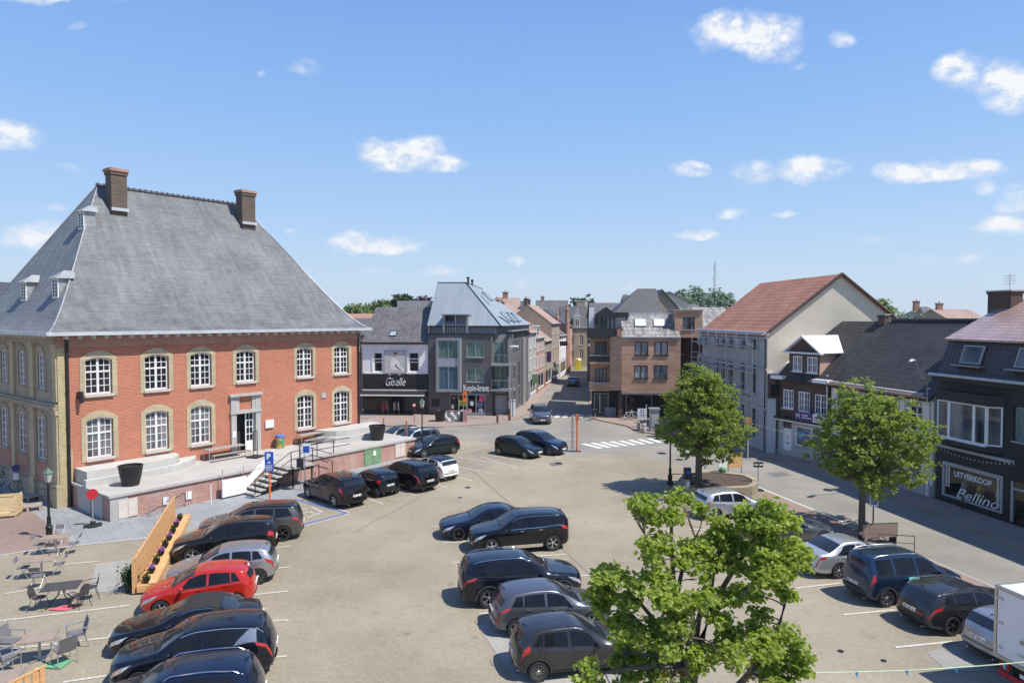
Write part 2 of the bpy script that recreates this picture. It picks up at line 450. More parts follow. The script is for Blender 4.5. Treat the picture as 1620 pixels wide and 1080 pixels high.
M['tile_grey'] = tiles('tile_grey', (.085, .08, .08), (.16, .15, .148), (.03, .03, .03), .34, .46, .6, .05)
M['tile_mottled'] = tiles('tile_mottled', (.10, .095, .09), (.40, .38, .355), (.03, .03, .03), .24, .6, .6, .06, offset=.5, wave=False)
M['tile_shiny'] = tiles('tile_shiny', (.33, .215, .18), (.45, .31, .26), (.05, .03, .025), .28, .36, .36, .07, shine=.6, samt=.05, spec=.9)
M['tile_brown'] = tiles('tile_brown', (.05, .035, .03), (.075, .05, .042), (.015, .01, .01), .28, .36, .5, .06)
M['slate_dark'] = tiles('slate_dark', (.05, .05, .058), (.075, .075, .085), (.03, .03, .035), .25, .2, .6, .015, wave=False, offset=.5)
M['lead'] = plain('lead', (.33, .34, .355), .5, .3, var=.15)
M['gutter_zinc'] = plain('gutter_zinc', (.55, .57, .6), .45, .3, var=.1)
M['dark_metal'] = plain('dark_metal', (.03, .03, .032), .45, .4, var=.15)
M['black_iron'] = plain('black_iron', (.018, .018, .02), .5, .3, var=.2)
M['steel'] = plain('steel', (.55, .56, .58), .35, .9, var=.1)
M['galv'] = plain('galv', (.48, .49, .5), .45, .7, var=.12)
M['rust'] = plain('rust', (.14, .07, .045), .8, .2, var=.3)
M['green_paint'] = plain('green_paint', (.17, .29, .16), .6, var=.12)
M['pale_door'] = plain('pale_door', (.6, .54, .48), .7, var=.06)
M['pane'] = glass_dark('pane')
M['pane_veil'] = glass_dark('pane_veil', curtain=(.26, .27, .29), camt=.45)
M['pane_green'] = glass_dark('pane_green', (.03, .06, .055), curtain=(.16, .27, .24), camt=.7)
M['pane_blue'] = glass_dark('pane_blue', (.02, .04, .06), curtain=(.10, .2, .26), camt=.7)
M['pane_white'] = glass_dark('pane_white', (.03, .03, .035), curtain=(.5, .5, .5), camt=.6)
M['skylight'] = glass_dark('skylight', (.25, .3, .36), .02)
M['clear'] = glass_clear('clear')
M['rubber'] = plain('rubber', (.018, .018, .019), .8, var=.2)
M['plastic_black'] = plain('plastic_black', (.015, .015, .016), .5, var=.15)
M['orange_paint'] = plain('orange_paint', (.75, .17, .03), .5, var=.08)
M['orange_brown'] = plain('orange_brown', (.5, .13, .05), .5, var=.1)
M['blue_sign'] = plain('blue_sign', (.02, .09, .42), .4, var=.05)
M['red_sign'] = plain('red_sign', (.5, .02, .03), .45, var=.08)
M['yellow_paint'] = plain('yellow_paint', (.62, .56, .08), .5, var=.05)
M['purple_sign'] = plain('purple_sign', (.06, .03, .16), .45, var=.08)
M['pine'] = wood('pine', (.62, .36, .16))
M['pine_pale'] = wood('pine_pale', (.66, .5, .28))
M['grey_wood'] = wood('grey_wood', (.36, .31, .26))
M['table_grey'] = plain('table_grey', (.3, .28, .26), .6, var=.1)
M['bark'] = plain('bark', (.12, .098, .072), .9, var=.35, scale=12)
M['soil'] = plain('soil', (.08, .055, .04), .95, var=.4, scale=9)
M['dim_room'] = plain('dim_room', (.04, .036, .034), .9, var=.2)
def wall(mb, s0, s1, z0, z1, holes=(), y=0.0, depth=.14, mi=None, rmi=None):
	hs = [h for h in holes if h[1] > s0 and h[0] < s1 and h[3] > z0 and h[2] < z1]
	xs = sorted({s0, s1} | {min(max(q, s0), s1) for h in hs for q in h[:2]})
	zs = sorted({z0, z1} | {min(max(q, z0), z1) for h in hs for q in h[2:4]})
	for i in range(len(xs) - 1):
		for j in range(len(zs) - 1):
			a, b, c, d = xs[i], xs[i + 1], zs[j], zs[j + 1]
			if b - a < 1e-5 or d - c < 1e-5: continue
			cx, cz = (a + b) / 2, (c + d) / 2
			if any(h[0] < cx < h[1] and h[2] < cz < h[3] for h in hs): continue
			mb.quad((a, y, c), (b, y, c), (b, y, d), (a, y, d), mi)
	for a, b, c, d in [h[:4] for h in hs]:
		e = y + depth
		mb.quad((a, y, c), (a, y, d), (a, e, d), (a, e, c), rmi)
		mb.quad((b, y, d), (b, y, c), (b, e, c), (b, e, d), rmi)
		mb.quad((a, y, d), (b, y, d), (b, e, d), (a, e, d), rmi)
		mb.quad((b, y, c), (a, y, c), (a, e, c), (b, e, c), rmi)
def arc(a, b, z, rise, n=8):
	"""points of a segmental arch from (a,z) up to the crown z+rise and down to (b,z)"""
	pts = []
	for i in range(n + 1):
		t = i / n
		pts.append((a + (b - a) * t, z + rise * (1 - (2 * t - 1) ** 2)))
	return pts
class Front:
	def __init__(self, pl, parent, PM=None):
		self.pl = pl; self.parent = parent
		self.M = (PM.inverted() @ pl.M) if PM is not None else Matrix()
		self.holes = []
		self.depth = .14
	def mb(self): return MB(self.M)
	def rect(self, *a): return self.pl.rect(*a)
	def window(self, r, cols=2, rows=3, frame='white', pane='pane', fw=.07, bar=.035, mid=0, transom=None, sill='stone_grey', arch=0, y=None, hole=True, name='window', silld=.08, sillh=.08, parent=None, thick=.06):
		s0, s1, z0, z1 = r
		if s1 < s0: s0, s1 = s1, s0
		if hole: self.holes.append((s0, s1, z0, z1))
		d = self.depth if hole else 0.0
		y = (d - .07 if hole else -.03) if y is None else y
		yb = y + thick
		m = self.mb()
		m.box(s0, s0 + fw, y, yb, z0, z1); m.box(s1 - fw, s1, y, yb, z0, z1)
		m.box(s0 + fw, s1 - fw, y, yb, z0, z0 + fw)
		if arch:
			pts = arc(s0 + fw, s1 - fw, z1 - fw - arch, arch)
			up = [(p[0], p[1] + fw) for p in pts]
			for i in range(len(pts) - 1):
				m.prism([(pts[i][0], y, pts[i][1]), (pts[i + 1][0], y, pts[i + 1][1]), (up[i + 1][0], y, up[i + 1][1]), (up[i][0], y, up[i][1])], (0, yb - y, 0))
		else:
			m.box(s0 + fw, s1 - fw, y, yb, z1 - fw, z1)
		a, b, c, e = s0 + fw, s1 - fw, z0 + fw, z1 - fw
		if mid: m.box((a + b) / 2 - mid / 2, (a + b) / 2 + mid / 2, y - .01, yb, c, e)
		if transom:
			zt = c + (e - c) * transom
			m.box(a, b, y - .008, yb, zt - fw * .5, zt + fw * .5)
		yy = y + .012
		zr = [c + (e - c) * k / rows for k in range(1, rows)]
		if mid:
			halves = [(a, (a + b) / 2 - mid / 2), ((a + b) / 2 + mid / 2, b)]
			cc = max(1, cols // 2)
		else:
			halves = [(a, b)]; cc = cols
		for p, q in halves:
			for k in range(1, cc):
				x = p + (q - p) * k / cc
				m.box(x - bar / 2, x + bar / 2, yy, yb - .005, c, e)
		for z in zr:
			if transom and abs(z - (c + (e - c) * transom)) < .1: continue
			m.box(a, b, yy + .002, yb - .006, z - bar / 2, z + bar / 2)
		o = m.build(name, M[frame], parent or self.parent)
		p = self.mb(); p.quad((a - .01, yb - .015, c - .01), (b + .01, yb - .015, c - .01), (b + .01, yb - .015, e + .01 + (fw if arch else 0)), (a - .01, yb - .015, e + .01 + (fw if arch else 0)))
		p.build('pane', M[pane], o)
		if sill:
			k = self.mb(); k.box(s0 - .06, s1 + .06, -silld, d - .075 if hole else -.001, z0 - sillh, z0 - .002)
			k.build('sill', M[sill], o)
		return o
	def winpx(self, x0, x1, y0, y1, **kw):
		return self.window(self.rect(x0, x1, y0, y1), **kw)
def islands(o):
	"""one object per connected piece of o"""
	me = o.data; bm = bmesh.new(); bm.from_mesh(me); bm.verts.ensure_lookup_table()
	seen = set(); groups = []
	for v0 in bm.verts:
		if v0.index in seen: continue
		st = [v0]; seen.add(v0.index); g = []
		while st:
			q = st.pop(); g.append(q.index)
			for e in q.link_edges:
				w_ = e.other_vert(q)
				if w_.index not in seen: seen.add(w_.index); st.append(w_)
		groups.append(set(g))
	bm.free()
	if len(groups) < 2: return o
	sm = me.polygons[0].use_smooth
	for g in groups:
		m = MB(); ix = sorted(g); mp_ = {v: i for i, v in enumerate(ix)}
		fs = [p for p in me.polygons if p.vertices[0] in g]
		m.add([me.vertices[i].co.copy() for i in ix], [tuple(mp_[v] for v in p.vertices) for p in fs]); m.mi = [p.material_index for p in fs]
		m.build(o.name.split('.')[0], list(me.materials), o.parent, 60 if sm else None)
	bpy.data.objects.remove(o)
def plane_box(mb, s0, s1, y0, y1, z0, z1, mi=None, front=False, top=True):
	"""the sides, back and top of a block; the front stays open for a pierced wall"""
	mb.quad((s0, y1, z0), (s0, y0, z0), (s0, y0, z1), (s0, y1, z1), mi)
	mb.quad((s1, y0, z0), (s1, y1, z0), (s1, y1, z1), (s1, y0, z1), mi)
	mb.quad((s1, y1, z0), (s0, y1, z0), (s0, y1, z1), (s1, y1, z1), mi)
	if front: mb.quad((s0, y0, z0), (s1, y0, z0), (s1, y0, z1), (s0, y0, z1), mi)
	if top: mb.quad((s0, y0, z1), (s1, y0, z1), (s1, y1, z1), (s0, y1, z1), mi)
def slab(mb, pts, t, mi=None):
	"""thin slab under the polygon pts, thickness t along its normal"""
	p = [Vector(q) for q in pts]
	n = (p[1] - p[0]).cross(p[2] - p[0]).normalized()
	if n.z < 0: n = -n
	mb.prism([q - n * t for q in p] if (p[1] - p[0]).cross(p[2] - p[0]).z > 0 else [q - n * t for q in p][::-1], n * t, mi)
def gable_roof(mb, s0, s1, y0, y1, ze, zr, over=.3, t=.12, yr=None, mi=None, eave_drop=None):
	"""ridge parallel to the front; slabs from front eave to ridge to back eave"""
	yr = (y0 + y1) / 2 if yr is None else yr
	k = (zr - ze) / (yr - y0)
	slab(mb, [(s0, y0 - over, ze - over * k), (s1, y0 - over, ze - over * k), (s1, yr, zr), (s0, yr, zr)], t, mi)
	k2 = (zr - ze) / (y1 - yr)
	slab(mb, [(s0, yr, zr), (s1, yr, zr), (s1, y1 + over, ze - over * k2), (s0, y1 + over, ze - over * k2)], t, mi)
def gable_ends(mb, s0, s1, y0, y1, ze, zr, yr=None, mi=None, drop=.1):
	yr = (y0 + y1) / 2 if yr is None else yr
	mb.poly([(s0, y1, ze), (s0, y0, ze), (s0, yr, zr - drop)], mi)
	mb.poly([(s1, y0, ze), (s1, y1, ze), (s1, yr, zr - drop)], mi)
def chimney(parent, x, y, z0, z1, sx=.7, sy=.55, mat='brick_chimney', Mx=None, pots=2, name='chimney'):
	m = MB(Mx)
	m.box(x - sx / 2, x + sx / 2, y - sy / 2, y + sy / 2, z0, z1 - .22, 0)
	m.box(x - sx / 2 - .05, x + sx / 2 + .05, y - sy / 2 - .05, y + sy / 2 + .05, z1 - .22, z1 - .08, 0)
	m.box(x - sx / 2 - .09, x + sx / 2 + .09, y - sy / 2 - .09, y + sy / 2 + .09, z1 - .08, z1, 1)
	for k in range(pots):
		xx = x + (k - (pots - 1) / 2) * sx * .45
		m.lathe((xx, y, z1), [(.11, 0), (.09, .25), (.11, .27), (.11, .3), (.07, .3)], 8, 2)
	return m.build(name, [M[mat], M['stone_grey'], M['tile_orange']], parent)
def downpipe(parent, x, y, z0, z1, mat='gutter_zinc', Mx=None, r=.05):
	m = MB(Mx); m.tube((x, y, z0), (x, y, z1), r, n=8)
	for k in range(int((z1 - z0) / 2) + 1):
		m.tube((x, y, z0 + .5 + 2 * k), (x, y, z0 + .56 + 2 * k), r * 1.25, n=8)
	return m.build('downpipe', M[mat], parent, 40)
def skylight(parent, c, ux, uy, w, h, Mx=None, pane='skylight', frame='dark_metal', name='roof_window'):
	"""roof window lying on a slope: c centre, ux and uy unit vectors in the slope"""
	c = Vector(c); ux = Vector(ux).normalized(); uy = Vector(uy).normalized(); n = ux.cross(uy)
	if n.z < 0: n = -n
	rot = Matrix((ux, uy, n)).transposed().to_4x4()
	m = MB(Mx)
	f = .06
	for (a, b, sx, sy) in ((0, h / 2, w, f), (0, -h / 2, w, f), (-w / 2, 0, f, h), (w / 2, 0, f, h)):
		m.bbox(c + ux * a + uy * b + n * .05, (sx + (f if sy == f else -.0), sy, .1 if sy == f else .097), rot)
	o = m.build(name, M[frame], parent)
	p = MB(Mx); q = c + n * .06
	p.quad(q - ux * w / 2 - uy * h / 2, q + ux * w / 2 - uy * h / 2, q + ux * w / 2 + uy * h / 2, q - ux * w / 2 + uy * h / 2)
	p.build('pane', M[pane], o)
	return o
HP0 = at(97, 803)
HALL = Plane(HP0, (.614, .789))
HL, HD = 21.3, 16.0
HEND = Plane(HALL.w(0, HD), (.789, -.614))     # the short end, seen at the left
hall = thing('town_hall', 'large red brick town hall with steep grey slate roof behind the raised terrace', 'town hall', HALL.p0, HALL.rot)
def slate_mat():
	m, nt, bs, out = nodes_of('slate_weathered')
	v = uvn(nt)
	b = N(nt, 'ShaderNodeTexBrick', offset=.5); b.inputs['Scale'].default_value = 1
	b.inputs['Brick Width'].default_value = .26; b.inputs['Row Height'].default_value = .17; b.inputs['Mortar Size'].default_value = .012; b.inputs['Mortar Smooth'].default_value = .5
	b.inputs['Color1'].default_value = (.11, .114, .12, 1); b.inputs['Color2'].default_value = (.19, .193, .196, 1); b.inputs['Mortar'].default_value = (.06, .062, .07, 1)
	nt.links.new(v, b.inputs['Vector'])
	f = noise_fac(nt, v, .35, 6, .3, .7, .6)
	c = mixc(nt, .5, b.outputs[0], mixc(nt, f, (.08, .083, .09), (.24, .243, .24)))
	g = noise_fac(nt, v, 1.0, 5, .45, .75, .6, stretch=(2.0, .3, 1))
	c = mixc(nt, g, c, mixc(nt, .5, c, (.28, .285, .28)))
	row = noise_fac(nt, v, 1.0, 3, .3, .7, .5, stretch=(.25, 5.5, 1))
	c = mixc(nt, .35, c, mixc(nt, row, (.4, .4, .42), (1, 1, 1)), 'MULTIPLY')
	nt.links.new(c, bs.inputs['Base Color']); bs.inputs['Roughness'].default_value = .55
	sep = N(nt, 'ShaderNodeSeparateXYZ'); nt.links.new(v, sep.inputs[0])
	dv = N(nt, 'ShaderNodeMath', operation='DIVIDE'); dv.inputs[1].default_value = .17; nt.links.new(sep.outputs[1], dv.inputs[0])
	fr = N(nt, 'ShaderNodeMath', operation='FRACT'); nt.links.new(dv.outputs[0], fr.inputs[0])
	neg = N(nt, 'ShaderNodeMath', operation='SUBTRACT'); neg.inputs[0].default_value = 1.0; nt.links.new(fr.outputs[0], neg.inputs[1])
	bump(nt, bs, neg.outputs[0], .9, .03)
	return m
M['slate_old'] = slate_mat()
hf = Front(HALL, hall); hf.depth = .22
HZ = 9.75   # underside of the eaves
def hall_surround(fr, r, key='stone_yellow', wd=.27, rise=.22, name='window_surround'):
	s0, s1, z0, z1 = r
	d = fr.depth
	m = fr.mb()
	o0, o1 = s0 - wd, s1 + wd
	zi = z1 - rise * .75                   # springing of the inner arch
	inner = arc(s0, s1, zi, rise * .75)
	outer = arc(o0, o1, zi + .12, rise * 1.0 + .22)
	y0 = -.035
	m.box(o0, s0, y0, d - .075, z0 - .14, zi); m.box(s1, o1, y0, d - .075, z0 - .14, zi)
	m.prism([(o0, y0, zi), (s0, y0, zi), (s0, y0, zi + .001), (o0, y0, zi + .12)], (0, d - .075 - y0, 0))
	m.prism([(s1, y0, zi), (o1, y0, zi), (o1, y0, zi + .12), (s1, y0, zi + .001)], (0, d - .075 - y0, 0))
	for i in range(len(inner) - 1):
		a, b, c, e = inner[i], inner[i + 1], outer[i + 1], outer[i]
		m.prism([(a[0], y0, a[1]), (b[0], y0, b[1]), (c[0], y0, c[1]), (e[0], y0, e[1])], (0, d - .06 - y0, 0))
	return m.build(name, M[key], fr.parent)
hall_wins = [(132, 175, 564.5, 623), (226.3, 264.5, 560, 616), (298.8, 332, 557, 610), (371.3, 401.3, 553.8, 603), (467, 492, 549.5, 595.5), (526, 548.8, 547, 590.5),
			 (134.5, 177, 659, 723), (228, 264.5, 648.8, 711), (299.5, 332, 640.8, 701), (468, 493, 623.8, 676.5), (526.3, 549.5, 617.5, 667.5)]
for i, (a, b, c, d) in enumerate(hall_wins):
	r = HALL.rect(a, b, c, d, .2)
	hall_surround(hf, r)
	hf.window(r, 4, 5, 'white_wood', 'pane_veil' if i in (6, 7, 8) else 'pane', fw=.10, bar=.04, mid=.13, transom=.62, sill='concrete_light', arch=.14, silld=.14, sillh=.14)
dr = HALL.rect(376, 399, 652.5, 708, .1)
ds = HALL.rect(364.5, 411, 622, 708)
hf.holes.append((ds[0] + .35, ds[1] - .35, 1.38, dr[3]))
TZ = 1.38
m = hf.mb()
for a, b in ((ds[0], ds[0] + .38), (ds[1] - .38, ds[1])):
	m.box(a, b, -.14, .215, TZ, dr[3] + .0)
	m.box(a, b, -.12, -.001, dr[3] + .22, ds[3] - .16)
m.box(ds[0] - .06, ds[1] + .06, -.2, .21, dr[3], dr[3] + .22)
m.box(ds[0] - .12, ds[1] + .12, -.28, -.001, ds[3] - .16, ds[3])
m.box(ds[0] + .38, ds[0] + .62, -.09, -.001, dr[3] + .22, ds[3] - .16); m.box(ds[1] - .62, ds[1] - .38, -.09, -.001, dr[3] + .22, ds[3] - .16)
m.build('door_surround', M['stone_grey'], hall)
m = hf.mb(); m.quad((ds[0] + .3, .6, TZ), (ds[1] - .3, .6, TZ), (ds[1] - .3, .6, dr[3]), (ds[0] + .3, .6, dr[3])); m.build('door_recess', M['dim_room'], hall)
m = hf.mb()
mid = (ds[0] + ds[1]) / 2 + .05
dx1 = ds[1] - .4
m.box(mid, mid + .09, .12, .17, TZ + .02, dr[3] - .02); m.box(dx1 - .1, dx1, .12, .17, TZ + .02, dr[3] - .02)
m.box(mid + .09, dx1 - .1, .12, .17, TZ + .02, TZ + .75)
for k in range(5):
	zz = TZ + .75 + (dr[3] - TZ - .8) * k / 4
	m.box(mid + .09, dx1 - .1, .125, .165, zz - .03, zz + .03)
m.box((mid + dx1) / 2 - .02, (mid + dx1) / 2 + .02, .13, .16, TZ + .7, dr[3] - .05)
dd = m.build('door', M['white_wood'], hall)
m = hf.mb(); m.quad((mid + .05, .155, TZ + .7), (dx1 - .05, .155, TZ + .7), (dx1 - .05, .155, dr[3] - .05), (mid + .05, .155, dr[3] - .05)); m.build('pane', M['pane'], dd)
m = hf.mb(); m.box(ds[0] + .06, ds[0] + .3, -.165, -.142, TZ + 1.2, TZ + 1.6); m.build('notice', M['white'], hall)
m = hf.mb(); r = HALL.rect(419, 432, 664, 676); m.box(r[0], r[1], -.12, -.002, r[2], r[3]); m.build('wall_box', M['white'], hall)
m = hf.mb(); r = HALL.rect(508, 515, 621, 629); m.box(r[0], r[1], -.06, -.002, r[2], r[3]); m.build('vent_grille', M['stone_grey'], hall)
m = hf.mb(); wall(m, 0, HL, 0, HZ, hf.holes, depth=.22)
m.quad((HL, 0, 0), (HL, HD, 0), (HL, HD, HZ), (HL, 0, HZ)); m.quad((HL, HD, 0), (0, HD, 0), (0, HD, HZ), (HL, HD, HZ))
m.build('wall', M['brick_red'], hall)
he = Front(HEND, hall, HALL.M); he.depth = .11
pan = []
for (x0, x1, y0, y1) in ((62, 72.5, 558, 615), (31, 41.5, 554, 608), (3.5, 13, 552, 603.5), (60, 74, 659.5, 725), (30.5, 42.5, 651, 713.5), (3, 14.5, 644.5, 704)):
	r = HEND.rect(x0, x1, y0, y1, .04)
	he.window(r, 2, 5, 'white_wood', 'pane_veil', fw=.08, bar=.035, mid=.08, sill='stone_old', arch=.12)
	hall_surround(he, r, 'stone_old', .22, .2)
	if y0 > 640: pan.append((r[0] - .34, r[1] + .34, r[2] - 1.25, r[2] - .2))
m = he.mb(); wall(m, -.0, HD, 0, HZ, he.holes, depth=.11); m.build('end_wall', M['stone_old'], hall)
m = he.mb()
for a, b, c, d in pan: m.box(a, b, -.03, -.002, c, d)
islands(m.build('infill_panel', M['brick_house'], hall))
ps = [HD - .28] + [HEND.s(q) for q in (52, 21, -9)]
zc = HEND.px(50, 636)[1]
zu = HEND.px(40, 541)[1]
for k, s in enumerate(ps):
	wdt = .28 if k == 0 else .3
	m = he.mb()
	m.box(s - wdt, s + wdt, -.16, -.003, 1.3, zc - .4); m.box(s - wdt, s + wdt, -.14, -.003, zc + .35, zu)
	m.box(s - wdt - .1, s + wdt + .1, -.24, -.004, 0, 1.3)
	m.box(s - wdt - .07, s + wdt + .07, -.22, -.004, zc - .4, zc - .18); m.box(s - wdt - .07, s + wdt + .07, -.2, -.004, zu - .2, zu)
	m.build('pilaster', M['stone_yellow'], hall)
m = he.mb()
m.box(0, HD + .02, -.28, -.005, zc - .18, zc + .05); m.box(0, HD + .02, -.2, -.005, zc + .05, zc + .2)
m.box(0, HD + .0, -.22, -.005, zu, zu + .22); m.box(0, HD, -.36, -.005, zu + .22, HZ - .05)
m.box(0, HD, -.09, -.006, 0, 1.05)
m.build('cornice', M['stone_old'], hall)
m = hf.mb(); m.box(-.06, .32, -.07, -.002, 0, HZ - .4); m.box(.32, .62, -.04, -.002, 0, 3.2); m.build('corner_stone', M['brick_yellow'], hall)
downpipe(hall, .40, -.13, 0, HZ - .1, 'dark_metal', r=.09)
downpipe(hall, HL - .1, -.1, 0, HZ - .1, 'dark_metal', r=.07)
m = hf.mb(); m.box(.9, 1.15, -.3, -.002, 6.1, 6.5); m.box(.95, 1.1, -.42, -.3, 5.85, 6.3); m.build('wall_lamp', M['dark_metal'], hall)
OV = .62
m = MB(); m.box(-.1, HL + .1, -.10, -.003, HZ - .75, HZ - .28); m.box(-.1, HL + .1, -.16, -.004, HZ - .28, HZ - .1); m.build('frieze', M['brick_house'], hall)
m = MB()
n = 31
for k in range(n):
	x = .3 + (HL - .5) * k / (n - 1)
	m.box(x - .09, x + .09, -.5, -.165, HZ - .24, HZ - .06)
for k in range(22):
	y = .5 + (HD - .8) * k / 21
	m.box(-.55, -.37, y - .09, y + .09, HZ - .2, HZ - .06)
islands(m.build('corbel', M['concrete_light'], hall))
m = MB(); m.box(-OV - .02, HL + OV + .02, -OV - .02, HD + OV + .02, HZ - .055, HZ + .03)
m.build('soffit', M['white_wood'], hall)
m = MB()
for a, b, c, d in ((-OV - .16, HL + OV + .16, -OV - .16, -OV - .02), (-OV - .16, HL + OV + .16, HD + OV + .02, HD + OV + .16), (-OV - .16, -OV - .02, -OV - .02, HD + OV + .02), (HL + OV + .02, HL + OV + .16, -OV - .02, HD + OV + .02)):
	m.box(a, b, c, d, HZ - .03, HZ + .17)
m.build('gutter', M['gutter_zinc'], hall)
RI0, RI1 = 5.3, 15.95
def hprof(f): # bell-cast
	pts = [(0, 0), (.05, .022), (.12, .068), (.22, .155), (.36, .30), (.55, .51), (.78, .765), (1, 1)]
	for (a, b), (c, d) in zip(pts, pts[1:]):
		if f <= c: return b + (d - b) * (f - a) / (c - a)
	return 1
RZ0, RZ1 = HZ + .12, 19.8
fs = [0, .03, .06, .09, .13, .18, .24, .31, .4, .5, .62, .75, .88, 1]
rings = []
for f in fs:
	z = RZ0 + (RZ1 - RZ0) * hprof(f)
	x0 = -OV + (RI0 + OV) * f; x1 = HL + OV - (HL + OV - RI1) * f
	y0 = -OV + (HD / 2 + OV) * f; y1 = HD + OV - (HD / 2 + OV) * f
	rings.append([(x0, y0, z), (x1, y0, z), (x1, y1, z), (x0, y1, z)])
roof = None
m = MB()
for k in range(4):
	j = (k + 1) % 4
	for i in range(len(rings) - 1):
		if k in (0, 2):
			nn = 14
			for q in range(nn):
				a = Vector(rings[i][k]).lerp(Vector(rings[i][j]), q / nn); b = Vector(rings[i][k]).lerp(Vector(rings[i][j]), (q + 1) / nn)
				c = Vector(rings[i + 1][k]).lerp(Vector(rings[i + 1][j]), (q + 1) / nn); d = Vector(rings[i + 1][k]).lerp(Vector(rings[i + 1][j]), q / nn)
				def sag(p):
					e = min(1, min(abs(p.x - RI0 + (RZ1 - p.z) * .6), abs(p.x - RI1 - (RZ1 - p.z) * .6)) / 2) * (1 if RZ0 + .2 < p.z < RZ1 - .2 else 0)
					w = noise.noise(Vector((p.x * .45, p.z * .5, p.y * .1))) * .07 * e
					return p + Vector((0, (-1 if k == 0 else 1) * w, 0))
				m.quad(*[sag(p) for p in (a, b, c, d)])
		else:
			m.quad(rings[i][k], rings[i][j], rings[i + 1][j], rings[i + 1][k])
roof = m.build('roof', M['slate_old'], hall)
m = MB()
for k in range(4):
	m.path([Vector(r[k]) + Vector((0, 0, .02)) for r in rings], .045, 6)
islands(m.build('hip_flashing', M['lead'], roof, 60))
m = MB(); m.tube((RI0 - .1, HD / 2, RZ1 + .03), (RI1 + .1, HD / 2, RZ1 + .03), .12, n=8)
for k in range(28):
	x = RI0 + (RI1 - RI0) * k / 27; m.box(x - .03, x + .03, HD / 2 - .14, HD / 2 + .14, RZ1 - .02, RZ1 + .18)
m.build('ridge_tile', M['slate_dark'], roof)
for (xa, xb, yt, yb) in ((160.5, 201, 268, 322), (369.5, 403, 302, 345)):
	yy = HD / 2 - 1.3
	s0 = HALL.px(xa, (yt + yb) / 2, yy)[0]; s1 = HALL.px(xb, (yt + yb) / 2, yy)[0]
	zt = HALL.px((xa + xb) / 2, yt, yy)[1]; zb = HALL.px((xa + xb) / 2, yb, yy)[1]
	sw = (s1 - s0) * .62
	m = MB()
	cx = (s0 + s1) / 2 + .12
	m.box(cx - sw / 2, cx + sw / 2, yy - .45, yy + .45, zb - .9, zt - .42, 0)
	m.box(cx - sw / 2 - .06, cx + sw / 2 + .06, yy - .51, yy + .51, zt - .42, zt - .2, 0)
	m.box(cx - sw / 2 - .12, cx + sw / 2 + .12, yy - .57, yy + .57, zt - .2, zt, 1)
	ch = m.build('chimney', [M['brick_chimney'], M['brick_house']], hall)
	m = MB(); m.box(cx - sw / 2 - .05, cx + sw / 2 + .05, yy - .62, yy - .452, zb - .55, zb - .35); m.build('flashing', M['gutter_zinc'], ch)
def hall_dormer(px, py, scale=1.0):
	best = None
	rr = ray(px, py)
	o = HALL.M.inverted() @ Vector((0, 0, EYE)); dvec = HALL.M.inverted().to_3x3() @ rr
	t = 20.0
	while t < 90:
		q = o + dvec * t
		f = (q.x + OV) / (RI0 + OV)
		if 0 < f < 1 and q.z <= RZ0 + (RZ1 - RZ0) * hprof(f): best = q; break
		t += .02
	if best is None: return
	x, y, z = best
	w, h, L = .46 * scale, 1.2 * scale, .75 * scale
	d = bpy.data.objects.new('dormer', None); COL.objects.link(d); d.parent = hall
	m = MB()
	m.box(x + .06, x + L, y - w, y + w, z - .25, z + h); b = m.build('cheek', M['lead'], d)
	m = MB()
	for a, bq, c, e in ((-w, -w + .08, 0, h), (w - .08, w, 0, h), (-w + .08, w - .08, 0, .1), (-w + .08, w - .08, h - .1, h), (-.03, .03, .1, h - .1)):
		m.box(x, x + .058, y + a, y + bq, z + c, z + e)
	for k in range(1, 5):
		zz = z + .1 + (h - .2) * k / 5; m.box(x + .01, x + .055, y - w + .08, y + w - .08, zz - .018, zz + .018)
	m.build('dormer_window', M['white_wood'], d)
	m = MB(); m.quad((x + .04, y + w - .08, z + .1), (x + .04, y - w + .08, z + .1), (x + .04, y - w + .08, z + h - .1), (x + .04, y + w - .08, z + h - .1)); m.build('pane', M['pane'], d)
	m = MB(); e = .17
	A = [(x - e, y - w - e, z + h), (x - e, y + w + e, z + h), (x + L + .1, y + w + e, z + h), (x + L + .1, y - w - e, z + h)]
	T0, T1 = (x + .5, y, z + h + .5 * scale), (x + L + .35, y, z + h + .5 * scale)
	m.poly([A[1], A[0], T0]); m.quad(A[0], A[3], T1, T0); m.quad(A[2], A[1], T0, T1); m.quad(A[0], A[1], A[2], A[3])
	m.build('dormer_roof', M['lead'], d)
for p in ((37, 476, 1.0), (87, 472, 1.0), (128, 363, .95)): hall_dormer(*p)
TP = 5.05
terr = thing('terrace', 'raised stone terrace with red brick front wall running along the town hall', 'terrace', HALL.p0, HALL.rot)
t0, t1 = .55, 22.6
m = MB(); m.box(t0, t1, -TP, -.02, .0, TZ - .14); m.build('retaining_wall', M['brick_terrace'], terr)
m = MB(); m.box(t0 - .08, t1 + .08, -TP - .1, -.01, TZ - .137, TZ); m.build('paving_slab', M['concrete'], terr)
m = MB(); m.box(t0, t0 + .9, -TP - .03, -TP - .002, 0, TZ - .15); m.box(t0 - .03, t0 - .002, -2.6, -.9, 0, TZ - .15); m.box(t0 - .03, t0 - .002, -4.2, -2.9, 0, TZ - .15); islands(m.build('stone_panel', M['stone_grey'], terr))
TW = Plane(HALL.w(0, -TP), HALL.d)
